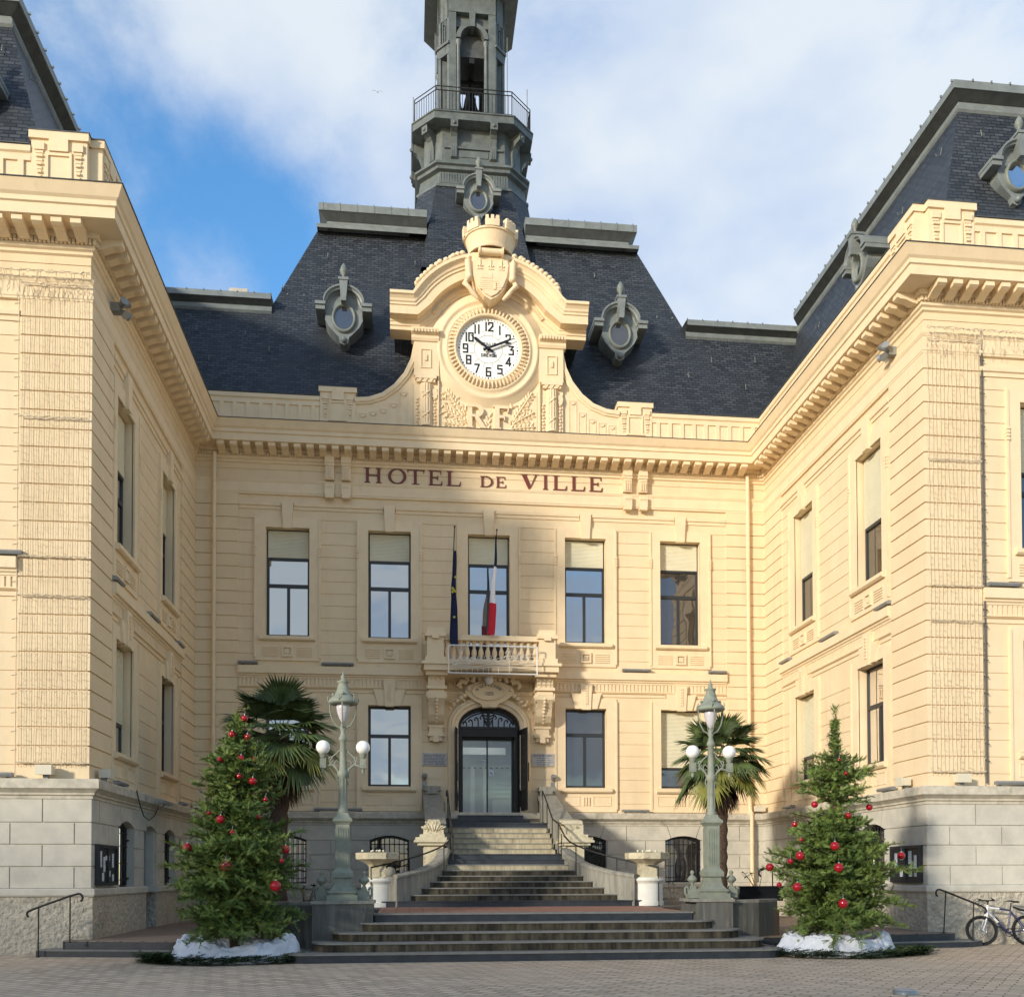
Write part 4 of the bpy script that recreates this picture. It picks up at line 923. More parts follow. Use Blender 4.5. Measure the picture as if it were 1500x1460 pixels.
for sx in (-1, 1):
    for sy in (-1, 1):
        D = Vector((sx, sy)).normalized(); t = Vector((-D.y, D.x)); cpt = Vector((TX+sx*1.08, TY+sy*1.08))
        Fd = lambda u, d, z, c_=cpt, t=t, D=D: (*(c_+t*u+D*d), z)
        for s in (-1, 1): x0, x1 = sorted((s*.17, s*.27)); g.box(x0, x1, -.2, .0, 29.9, 35.5, Fd)
        g.box(-.27, .27, -.2, .02, 33.0, 33.35, Fd); g.box(-.3, .3, -.2, .08, 33.35, 33.45, Fd); g.box(-.27, .27, -.2, .0, 34.4, 35.5, Fd); g.box(-.27, .27, -.2, .04, 29.9, 30.6, Fd)
        for i in (-1, 0, 1): g.box(i*.1-.02, i*.1+.02, -.15, -.02, 33.45, 34.4, Fd)
g.build('lantern', 'zincd', tw)
g = MB(); g.box(TX-.92, TX+.92, TY-.92, TY+.92, 33.2, 35.45); g.build('belfry_shade_box', 'lead', tw)  # dark box stands in for the shade inside the lantern
g = MB(); tier(g, [(1.25, .9, 35.42), (1.80, 1.2, 35.5), (1.80, 1.2, 35.8), (1.5, 1.0, 36.0), (1.5, 1.0, 37.6), (.3, .2, 40)], cap=True)
g.box(TX-1.1, TX+1.1, TY-1.1, TY+1.1, 34.2, 34.9); g.build('lantern_crown', 'zincd', tw)
g = MB(); 
for x, r_ in ((0, .34), (-.55, .27), (.52, .24)):
    g.lathe([(.05, .75*r_/.34), (.16*r_/.34, .72*r_/.34), (.22*r_/.34, .5*r_/.34), (.27*r_/.34, .2*r_/.34), (r_, 0)], (TX+x, TY, 31.75), 18)
    g.tube([(TX+x, TY, 31.6), (TX+x, TY, 32.9)], .04, 6)
g.box(TX-1.0, TX+1.0, TY-.1, TY+.1, 32.8, 32.95); g.box(TX-.1, TX+.1, TY-1.0, TY+1.0, 32.9, 33.1)
g.box(TX-.42, TX-.32, TY-.1, TY+.1, 29.9, 30.7); g.tube([(TX+.1, TY, 29.9), (TX+.45, TY, 30.7)], .09, 8)
g.build('bell', 'bronze', tw)
g = MB()
for x, y, a, b_ in ((-1.42, -1.5, 29.9, 33.5), (1.32, -1.5, 29.9, 33.6), (2.12, -1.2, 30.0, 31.9), (-2.25, -1.1, 30, 31.3)): g.tube([(TX+x, TY+y, a), (TX+x, TY+y, b_)], .014, 4)
g.build('lightning_rod', 'zincl', tw)
dormer(FC, TX+.10, 26.15, -3.55, .88)

# ---- balcony ---------------------------------------------------------
g = MB(); b = g.box
b(-2.12, 2.12, -.02, 1.12, 8.0, 8.22, FC); b(-2.2, 2.2, -.02, 1.18, 8.18, 8.27, FC); b(-1.4, 1.4, .1, 1.0, 7.93, 8.0, FC)
for s in (-1, 1):
    x0, x1 = sorted((s*1.50, s*2.02)); b(x0, x1, .55, 1.08, 8.27, 9.05, FC); b(x0-.06, x1+.06, .5, 1.14, 8.27, 8.42, FC)
    b(x0-.07, x1+.07, .48, 1.15, 9.05, 9.17, FC); b(x0-.01, x1+.01, .53, 1.10, 9.17, 9.33, FC); b(x0+.15, x1-.15, 1.1, 1.18, 8.98, 9.1, FC)
    x0, x1 = sorted((s*1.62, s*1.9)); b(x0, x1, 0, .5, 8.27, 9.05, FC); b(x0-.05, x1+.05, 0, .5, 9.05, 9.17, FC)
b(-1.5, 1.5, .66, 1.04, 8.97, 9.13, FC); b(-1.5, 1.5, .70, 1.0, 8.27, 8.36, FC)
bal_ = g.build('balcony', 'trim', H)
g = MB()
for i in range(14):
    x = -1.40+i*2.8/13
    g.lathe([(.085, 0), (.085, .05), (.045, .08), (.05, .12), (.085, .22), (.075, .32), (.045, .40), (.04, .45), (.07, .48), (.05, .52), (.08, .57), (.08, .63)], FC(x, .85, 8.35), 10)
g.build('baluster', 'trim', bal_)
for s in (-1, 1):
    c = s*1.72; g = MB()
    g.box(c-.34, c+.34, 0, .98, 7.87, 8.0, FC); g.box(c-.26, c+.26, 0, .80, 7.55, 7.87, FC); g.box(c-.31, c+.31, 0, .88, 7.46, 7.55, FC)
    for i in (-1, 0, 1): g.box(c+i*.15-.015, c+i*.15+.015, .79, .83, 7.58, 7.78, FC); g.ball(FC(c+i*.15, .81, 7.78), .045, 8, 5)
    sc = [(0, 7.46), (.78, 7.46), (.84, 7.34), (.82, 7.18), (.70, 7.05), (.60, 6.92), (.50, 6.70), (.34, 6.52), (.16, 6.42), (0, 6.40)]
    g.prism_dz(sc, c-.25, c+.25, FC); g.box(c-.27, c+.27, 0, .20, 6.34, 6.42, FC)
    for k in (-1, 1): g.tube([FC(c+k*.23, .66, 7.26), FC(c+k*.31, .66, 7.26)], .17, 12); g.tube([FC(c+k*.31, .66, 7.26), FC(c+k*.34, .66, 7.26)], .09, 10)
    for i in range(8):
        t = i/7; g.ball(FC(c, .80-.5*t**1.3, 7.2-.68*t), .055, 7, 5)
    g.box(c-.22, c+.22, 0, .17, 6.12, 6.34, FC); g.box(c-.27, c+.27, 0, .22, 6.06, 6.13, FC); g.box(c-.2, c+.2, 0, .16, 5.92, 6.06, FC); g.box(c-.09, c+.09, .1, .22, 5.88, 6.06, FC)
    g.build('console', 'trim', bal_)

# ---- portal ----------------------------------------------------------
def seg_arch(w, zs, zc, n=16):                 # elliptical arch points from right to left
    return [(w*cos(pi*i/n), zs+(zc-zs)*sin(pi*i/n)) for i in range(n+1)]
g = MB()
inn = seg_arch(1.0, 6.42, 7.08); top = [(1.05, 7.1), (-1.05, 7.1)]
for i in range(16):                            # spandrels closing the rectangular opening
    g.prism([inn[i], inn[i+1], (inn[i+1][0], 7.09), (inn[i][0], 7.09)], -.6, 0, FC)
full = [(1.0, 3.6)]+inn+[(-1.0, 3.6)]
nn = [Vector((1, 0))]+[Vector((cos(pi*i/16), sin(pi*i/16))) for i in range(17)]+[Vector((-1, 0))]
rows = [[FC(p_[0]+n_.x*a, d, p_[1]+n_.y*a) for a, d in ((0, -.6), (0, .06), (.10, .10), (.13, .15), (.22, .15), (.25, .10), (.30, .10), (.33, .07), (.36, 0))] for p_, n_ in zip(full, nn)]
g.strip(rows)
g.box(-1.42, -1.0, 0, .13, 3.6, 4.0, FC); g.box(1.0, 1.42, 0, .13, 3.6, 4.0, FC)
g.build('portal', 'trim', H)
g = MB(); random.seed(9)                       # cartouche over the door
cp = [(-.22, 7.0), (.22, 7.0), (.30, 7.12), (.48, 7.2), (.72, 7.38), (.80, 7.52), (.72, 7.66), (.50, 7.78), (.2, 7.86), (-.2, 7.86), (-.50, 7.78), (-.72, 7.66), (-.80, 7.52), (-.72, 7.38), (-.48, 7.2), (-.30, 7.12)]
g.prism(cp, .0, .27, FC)
el = lambda r, a, h: FC(-.03+r*cos(a), h, 7.50+r*.52*sin(a))
g.lathe([(.55, .25), (.55, .33), (.50, .33), (.47, .28)], (0, 0, 0), 32, ax=el)
for s in (-1, 1):
    g.tube([FC(s*.55, .3, 7.80), FC(s*.50, .36, 7.98), FC(s*.66, .36, 8.02), FC(s*.76, .34, 7.9), FC(s*.66, .34, 7.82)], [.08, .09, .09, .07, .05], 8)
    g.tube([FC(s*.72, .25, 7.8), FC(s*.9, .27, 7.83), FC(s*1.0, .25, 7.7), FC(s*.9, .25, 7.6)], [.1, .09, .08, .04], 8)
    g.ball(FC(s*.68, .28, 7.56), .07, 8, 6)
    for i in range(5):
        t = i/4; g.ball(FC(s*(.80+.48*t), .2, 7.38-.42*t**1.2), .085-.01*i, 8, 6, (1.2, 1, 1)); 
    for i in range(8): leafb(g, s*(.85+.05*i), 7.35+.05*random.random()-.04*i, random.uniform(0, 6.28), .2, .05, .15)
    for i in range(6): leafb(g, s*(.95+.08*i), 7.72, pi/2+s*(.6-i*.2), .2, .045, .05)
for i in range(5): g.ball(FC(-.32+i*.16, .3, 7.90), .075, 8, 6)
g.box(-.05, .05, .25, .31, 7.02, 7.12, FC)
g.build('cartouche', 'trim', H)
g = MB()
for i, ch in enumerate('6 SEPTEMBRE'):
    a = radians(160-i*14); segtext(g, ch, -.03+.40*cos(a), 7.50+.20*sin(a), .075, .04, .014, .27, .285, rot=a-pi/2)
segtext(g, '1925', -.03, 7.44, .085, .05, .016, .27, .285)
g.build('carved_date', 'engr', H)
# door: fanlight, open outer leaves, glazed inner doors
g = MB()
for i in range(16):
    a, e = inn[i], inn[i+1]; k = .90
    g.prism([a, e, (e[0]*k, 6.42+(e[1]-6.42)*.84), (a[0]*k, 6.42+(a[1]-6.42)*.84)], -.35, -.2, FC)
g.box(-1.0, 1.0, -.36, -.18, 6.12, 6.42, FC); g.box(-1.0, 1.0, -.2, -.15, 6.36, 6.44, FC); g.box(-.04, .04, -.3, -.17, 6.42, 7.0, FC)
g.box(-1.0, -.86, -.4, -.2, 3.6, 6.12, FC); g.box(.86, 1.0, -.4, -.2, 3.6, 6.12, FC)
for s in (-1, 1):
    for i in range(4):
        x = s*(.14+i*.19); h_ = .38-.07*i
        g.tube([FC(x, -.24, 6.44), FC(x, -.24, 6.44+h_*.7), FC(x+s*.03, -.24, 6.44+h_*.95), FC(x+s*.09, -.24, 6.44+h_), FC(x+s*.13, -.24, 6.44+h_*.8), FC(x+s*.09, -.24, 6.44+h_*.7)], .016, 5)
        g.tube([FC(s*.05, -.24, 6.5+i*.1), FC(s*(.12+.03*i), -.24, 6.62+i*.08)], .014, 5)
    for i in range(10):
        a1, a2 = pi/2-s*i*.14, pi/2-s*(i+1)*.14
        g.tube([FC(.84*cos(a1), -.24, 6.42+.50*sin(a1)), FC(.84*cos(a2), -.24, 6.42+.50*sin(a2))], .016, 5)
for i in range(24): g.box(-.86+i*.072, -.86+i*.072+.036, -.19, -.165, 6.2, 6.3, FC)
dr = g.build('door', 'iron', H)
g = MB(); g.quad(FC(-1, -.3, 6.42), FC(1, -.3, 6.42), FC(1, -.3, 7.1), FC(-1, -.3, 7.1)); g.build('fanlight_pane', 'glassd', dr)
for s in (-1, 1):
    ang = radians(68) if s < 0 else radians(60)
    hx = s*.98; dx, dd = s*cos(ang)*.0, 1
    wv = Vector((s*cos(ang)*.25+s*.0, .80)) ; wv = Vector((s*.12, .72)) if s < 0 else Vector((s*.20, .80))
    Fl = lambda u, d, z, hx=hx, wv=wv: FC(hx+wv.x*u-wv.y*d*.9, -.15+wv.y*u+wv.x*d, z)
    g = MB(); t = .045
    g.box(0, .12, 0, t, 3.68, 6.32, Fl); g.box(.88, 1, 0, t, 3.68, 6.32, Fl); g.box(.12, .88, 0, t, 3.68, 4.35, Fl); g.box(.12, .88, 0, t, 6.15, 6.32, Fl)
    g.box(.2, .8, -.02, t+.02, 3.8, 4.25, Fl)
    for i in range(1, 6): g.tube([Fl(.12+i*.127, t/2, 4.35), Fl(.12+i*.127, t/2, 6.15)], .012, 5)
    for i in range(5):
        z = 4.7+i*.3; g.tube([Fl(.5+.18*cos(a), t/2, z+.12*sin(a)) for a in [pi*k/4 for k in range(9)]], .011, 4)
    lf = g.build('door_leaf', 'iron', dr)
    g = MB(); g.quad(Fl(.12, t/2, 4.35), Fl(.88, t/2, 4.35), Fl(.88, t/2, 6.15), Fl(.12, t/2, 6.15)); g.build('pane', 'glassd', lf)
    g = MB(); g.tube([Fl(.94, -.06, 4.6), Fl(.94, -.06, 5.2)], .018, 6); g.build('handle', 'iron', lf)
g = MB()
g.box(-.86, .86, -.75, -.70, 3.6, 3.66, FC); g.box(-.86, .86, -.75, -.70, 6.08, 6.14, FC)
for x in (-.86, -.03, .80): g.box(x, x+.05, -.75, -.69, 3.66, 6.08, FC)
gd = g.build('glazed_door', 'metal', H)
g = MB(); g.quad(FC(-.86, -.72, 3.6), FC(.86, -.72, 3.6), FC(.86, -.72, 6.1), FC(-.86, -.72, 6.1)); g.build('pane', 'clear', gd)
g = MB()
g.quad(FC(-.20, -.68, 5.28), FC(-.08, -.68, 5.28), FC(-.08, -.68, 5.42), FC(-.20, -.68, 5.42)); g.quad(FC(.05, -.68, 4.88), FC(.22, -.68, 4.88), FC(.22, -.68, 5.08), FC(.05, -.68, 5.08))
g.build('door_notice', 'paper', gd)
g = MB(); g.tube([FC(-.14+.03*cos(a), -.675, 5.35+.03*sin(a)) for a in [pi*k/5 for k in range(11)]], .007, 4); g.box(.09, .17, -.68, -.674, 4.96, 4.975, FC); g.tube([FC(.1, -.675, 5.03), FC(.13, -.675, 4.97), FC(.17, -.675, 4.93)], .007, 4)
for i in range(9): g.box(-.80+i*.18, -.74+i*.18, -.69, -.686, 5.14, 5.16, FC); 
g.build('door_marking', 'black', gd)
g = MB(); g.box(-1, -.86, -.8, -.4, 3.6, 7.1, FC); g.box(.86, 1, -.8, -.4, 3.6, 7.1, FC); g.box(-1, 1, -.8, -.35, 6.1, 7.1, FC); g.build('porch_lining', 'iron', H)
g = MB(); g.ball((-.04, -.5, 7.84), .15, 16, 10); g.tube([(-.04, -.5, 7.93), (-.04, -.5, 8.0)], .05, 8); g.build('porch_light', 'globe', H)
g = MB(); w_ = g.box
w_(-2.6, 2.6, -6.2, -6.1, 3.55, 6.9, FC); w_(-2.7, -2.6, -6.2, -.8, 3.55, 6.9, FC); w_(2.6, 2.7, -6.2, -.8, 3.55, 6.9, FC); w_(-2.7, 2.7, -6.2, -.8, 6.9, 7.0, FC); w_(-2.7, 2.7, -6.2, -.76, 3.5, 3.58, FC)
w_(-2.6, -1.0, -.9, -.8, 3.58, 6.9, FC); w_(1.0, 2.6, -.9, -.8, 3.58, 6.9, FC)
for x in (-.35, .12): w_(x, x+.16, -4.2, -4.0, 3.58, 5.6, FC)
w_(-.35, 1.6, -4.15, -4.05, 5.6, 5.75, FC); w_(.5, 1.9, -5.0, -4.5, 3.58, 4.4, FC)
for i in range(6): w_(.32, 1.5, -4.8, -4.75, 4.5+i*.17, 4.58+i*.17, FC)
lb = g.build('lobby', 'lobby', H)
g = MB(); g.box(-1.7, -.5, -6.05, -6.0, 3.9, 5.4, FC); g.box(-.9, .9, -3.6, -3.55, 5.95, 6.2, FC); g.build('lobby_panel', 'lobbyw', lb)
g = MB(); g.prism_xy([(.75*cos(2*pi*k/24), 2.3+.5*sin(2*pi*k/24)) for k in range(24)], 6.82, 6.88)
for x, y in ((-.9, 4), (0.1, 4), (1.0, 4.4), (-.3, 5.2)): g.prism_xy([(x+.09*cos(2*pi*k/12), y+.09*sin(2*pi*k/12)) for k in range(12)], 6.85, 6.88)
g.build('ceiling_light', 'glow', lb)
# plaques
for c, w_, zz, lab in ((-1.765, .40, 5.335, 'grey marble plaque with engraved lines, left of the entrance door'), (1.77, .38, 5.35, 'grey marble plaque with a bold heading line, right of the entrance door')):
    t_ = thing('commemorative_plaque', lab, 'plaque', FC(c, 0, zz), 'marble plaques beside the entrance')
    g = MB(); g.box(c-w_, c+w_, 0.0, .035, zz-.2, zz+.2, FC); g.build('slab', 'marble', t_)
    g = MB(); random.seed(5)
    n_ = 7 if c < 0 else 5
    for i in range(n_):
        z = zz+.14-i*.29/(n_-1); x = c-w_+.06+(.1 if c > 0 and i else 0)
        while x < c+w_-.08-(.1 if c > 0 and i else 0):
            l_ = random.uniform(.03, .09); hh = .02 if c > 0 and i == 0 else .011; g.box(x, min(x+l_, c+w_-.06), .034, .038, z-hh, z+hh, FC); x += l_+.018
    g.build('lettering', 'engr', t_)
# ------------------------------------------------------------------ setting
g = MB(); g.quad((-220, -260, 0), (220, -260, 0), (220, 160, 0), (-220, 160, 0)); tag(g.build('plaza', 'paver', recalc=False), kind='structure')
# side terraces: two low dark steps carrying brick paving
def terrace(s):
    for nm, out, z0, z1 in (('low', [(-10.05, -10.4), (-10.03, -10.95), (-9.7, -11.05), (-7.3, -11.52), (-4.4, -11.9), (-4.4, -9.5), (-9.0, -9.5)] if s < 0 else [(10.1, -10.4), (10.12, -10.9), (9.7, -11.2), (8.0, -11.4), (5.5, -11.9), (4.0, -12.1), (4.0, -9.5), (9.0, -9.5)], 0, .13),
                            ('up', [(-9.6, -10.4), (-9.58, -10.75), (-7.3, -11.28), (-4.4, -11.65), (-4.4, .1), (-9.2, .1), (-9.2, -10.4)] if s < 0 else [(9.5, -10.4), (9.5, -10.85), (8.0, -11.12), (5.5, -11.6), (4.0, -11.8), (4.0, .1), (9.2, .1), (9.2, -10.4)], .13, .30)):
        g = MB(); g.prism_xy(out, z0, z1-.012)
        o = g.build('terrace_step', 'dark')
        tag(o, kind='structure'); o.name = 'side_terrace_step'
        g = MB(); g.prism_xy([(x*1.0, y) for x, y in out], z1-.012, z1+.002); tag(g.build('side_terrace', 'lip' if nm == 'low' else 'terrace'), kind='structure')
terrace(-1); terrace(1)
# raised forecourt between the planters: z .85
g = MB(); g.prism_xy([(-3.25, -11.8), (3.16, -11.8), (3.16, -7.9), (-3.25, -7.9)], .2, .845)
g.build('forecourt', 'terra'); tag(bpy.data.objects['forecourt'], kind='structure')
g = MB(); g.prism_xy([(-5.8, -7.9), (5.8, -7.9), (5.8, .1), (-5.8, .1)], .2, .85); g.prism_xy([(-5.2, -9.2), (-3.26, -9.2), (-3.26, -7.9), (-5.2, -7.9)], .2, .85); g.prism_xy([(3.17, -9.2), (5.2, -9.2), (5.2, -7.9), (3.17, -7.9)], .2, .85)
g.build('planting_bed_wall', 'conc'); tag(bpy.data.objects['planting_bed_wall'], 'low grey retaining wall of the planting bed under the palms', 'wall')

st = thing('front_steps', 'wide dark stained steps rising from the paving, with rounded left end', 'steps', (0, -12.5, 0))
ys = [-13.28, -12.92, -12.56, -12.20, -11.84]; xl = [-4.95, -4.45, -4.10, -3.70, -3.30]; xr = [4.70, 4.45, 4.07, 3.66, 3.20]
for k in range(5):
    z0, z1 = .17*k, .17*(k+1); y = ys[k]; a, b_ = xl[k], xr[k]; R = .55 if k < 4 else .02
    out = [(a+R-R*cos(t), y+R-R*sin(t)) for t in [pi/2*i/6 for i in range(7)]]+[(b_-R+R*sin(t), y+R-R*cos(t)) for t in [pi/2*i/6 for i in range(7)]]+[(b_, -11.4), (a, -11.4)]
    g = MB(); g.prism_xy(out, max(0, z0-.0), z1-.03); g.build('step', 'dark' if k in (0, 4) else 'step', st)
    ce = (sum(p[0] for p in out)/len(out), -11.6)
    o2 = [(x+(-.02 if x < 0 else .02), yy-.02) for x, yy in out]
    g = MB(); g.prism_xy(o2, z1-.03, z1); g.build('tread', 'lip', st)
st = thing('main_staircase', 'long weathered stone staircase climbing to the entrance, lichened upper flight', 'staircase', (0, -5, .85))
lowf = [(-7.9, .99, -3.45, 3.28, 'dark'), (-7.55, 1.135, -3.20, 3.08, 'step'), (-7.2, 1.30, -2.82, 2.66, 'step'), (-6.85, 1.455, -2.38, 2.28, 'step'), (-6.5, 1.60, -2.0, 1.98, 'step'), (-6.15, 1.745, -1.75, 1.75, 'step'),
        (-5.8, 1.89, -1.62, 1.62, 'stepu'), (-5.45, 2.035, -1.60, 1.60, 'dark'), (-5.1, 2.185, -1.58, 1.56, 'dark'), (-4.0, 2.36, -1.54, 1.54, 'stepu'), (-3.65, 2.525, -1.54, 1.54, 'stepu'),
        (-3.3, 2.69, -1.54, 1.54, 'stepu'), (-2.95, 2.855, -1.54, 1.54, 'stepu'), (-2.6, 3.02, -1.54, 1.54, 'stepu'), (-2.1, 3.19, -1.54, 1.60, 'dark'), (-.85, 3.35, -1.27, 1.22, 'dark'), (-.45, 3.52, -1.03, 1.05, 'dark')]
pz = .85
for y, z, a, b_, m_ in lowf:
    g = MB(); g.box(a, b_, y, .8 if y < -.5 else 1.2, pz-.0, z-.028); g.build('step', m_, st)
    g = MB(); g.box(a-.01, b_+.01, y-.02, .8 if y < -.5 else 1.2, z-.028, z); g.build('tread', {'dark': 'dark', 'step': 'lip', 'stepu': 'lip'}[m_], st)
    pz = z
g = MB(); g.box(-.99, .99, -.3, 1.4, 3.52, 3.6); g.build('threshold', 'dark', st)

# cheek walls: a sloping upper wall, a pier, a curved lower wall
for s in (-1, 1):
    lab = 'shaded stair wall with carved pier, left of the staircase' if s < 0 else 'pale stair wall with plain stepped pier, right of the staircase'
    t_ = thing('stair_wall', lab, 'wall', (s*1.9, -4.5, .85))
    g = MB(); F = lambda u, d, z, s=s: (s*u, -d, z)
    g.prism_dz([(0, .85), (4.2, .85), (4.2, 2.9), (.45, 3.95), (0, 3.95)], 1.60, 2.06, F); g.build('sloping_wall', 'cheek', t_)
    g = MB(); g.prism_dz([(.1, 4.0), (.45, 4.0), (.6, 3.92), (4.2, 2.92), (4.2, 3.04), (.6, 4.06), (.45, 4.14), (.1, 4.14)], 1.56, 2.14, F)
    g.box(1.62, 2.08, .0, .42, 3.9, 4.38, F); g.box(1.58, 2.12, 0, .46, 4.30, 4.44, F); g.box(1.70, 2.0, .40, .50, 4.2, 4.3, F); g.build('coping', 'cheek', t_)
    g = MB()
    g.box(1.66, 2.20, 4.25, 4.95, .85, 2.46, F); g.box(1.60, 2.36, 4.15, 5.05, 2.42, 2.50, F); g.box(1.54, 2.46, 4.10, 5.12, 2.50, 2.56, F); g.box(1.58, 2.42, 4.12, 5.10, 2.56, 2.64, F); g.box(1.64, 2.30, 4.2, 5.02, 2.64, 2.72, F)
    if s < 0:
        g.prism([(1.66, 2.72), (2.20, 2.72), (2.20, 2.86), (2.12, 2.98), (2.08, 3.12), (1.78, 3.12), (1.74, 2.98), (1.66, 2.86)], 4.25, 4.95, F)
        random.seed(2)
        for _ in range(34): g.ball(F(random.uniform(1.72, 2.14), 4.945, random.uniform(2.75, 3.06)), random.uniform(.02, .035), 6, 4)
        for k in (-1, 1):
            for j in range(4): leafb(g, s*(1.93+k*.05*j), 2.78+.02*j, pi/2-k*s*(.25+.3*j), .22, .045, 4.95)
    else:
        g.box(1.66, 2.18, 4.22, 4.95, 2.72, 3.0, F); g.prism_dz([(4.18, 3.0), (4.98, 3.0), (4.90, 3.10), (4.22, 3.18)], 1.62, 2.16, F)
    g.build('pier', 'carved', t_)
    g = MB(); rows = []; cop = []
    for i in range(15):
        t = i/14; x = 1.68+1.30*t**1.7; y = 4.95+2.85*t**.85; z = 2.26-.72*t**.8+ -.06*sin(pi*t)
        nx, ny = Vector((-1.0, .55+1.2*t)).normalized()
        w_ = .17
        rows.append([F(x-nx*w_, y-ny*w_, .85), F(x-nx*w_, y-ny*w_, z), F(x+nx*w_, y+ny*w_, z), F(x+nx*w_, y+ny*w_, .85)])
        e = .21; cop.append([F(x-nx*e, y-ny*e, z), F(x-nx*e, y-ny*e, z+.05), F(x-nx*.15, y-ny*.15, z+.09), F(x+nx*.15, y+ny*.15, z+.09), F(x+nx*e, y+ny*e, z+.05), F(x+nx*e, y+ny*e, z)])
    g.strip(rows, cap=True); g.build('curved_wall', 'cheek', t_)
    g = MB(); g.strip(cop, cap=True)
    if s < 0: g.box(2.93, 3.2, 7.55, 7.85, .85, 1.58, F); g.ball(F(3.06, 7.7, 1.68), .14, 10, 7)
    g.build('curved_coping', 'cheek', t_)

# lamp pedestals with wing walls
for s in (-1, 1):
    t_ = thing('lamp_pedestal', 'streaked grey concrete block under the left street lamp' if s < 0 else 'streaked grey concrete block under the right street lamp, with a rusty stain', 'pedestal', (s*3.8, -11.6, 0))
    g = MB(); x0, x1 = (-4.50, -3.32) if s < 0 else (3.16, 4.02)
    if s < 0: g.box(x0, x1, -12.05, -11.2, .0, 1.05)
    else: g.box(x0+.1, x1, -11.95, -11.1, 0, 1.05); g.box(x0, x0+.1, -11.8, -11.1, 0, 1.0)
    g.build('block', 'conc', t_)
    g = MB(); g.box(x0-.03, x1+.03, -12.08 if s < 0 else -11.98, -11.1, 1.05, 1.11); g.build('cap', 'cheek', t_)
    g = MB()
    if s < 0: pts = [(-4.5, -11.75), (-5.1, -11.55), (-5.7, -11.1), (-5.9, -10.2), (-5.9, -9.2), (-5.6, -9.2), (-5.6, -10.1), (-5.4, -10.9), (-4.9, -11.25), (-4.5, -11.35)]
    else: pts = [(4.02, -11.85), (4.7, -11.6), (5.3, -11.1), (5.55, -10.3), (5.55, -9.2), (5.25, -9.2), (5.25, -10.2), (5.0, -10.9), (4.5, -11.3), (4.02, -11.5)]
    g.prism_xy(pts, 0, 1.02); g.build('wing_wall', 'conc', t_)
    cx_ = sum(p[0] for p in pts)/len(pts); g = MB(); g.prism_xy([(x, y-.0) for x, y in pts], 1.02, 1.08); g.build('coping', 'cheek', t_)
g = MB(); g.prism_xy([(-5.6, -11.2), (-3.4, -11.2), (-3.4, -9.0), (-5.6, -9.0)], .3, .86); g.prism_xy([(3.3, -11.2), (5.3, -11.2), (5.3, -9.0), (3.3, -9.0)], .3, .86)
tag(g.build('soil', 'soil'), kind='structure')

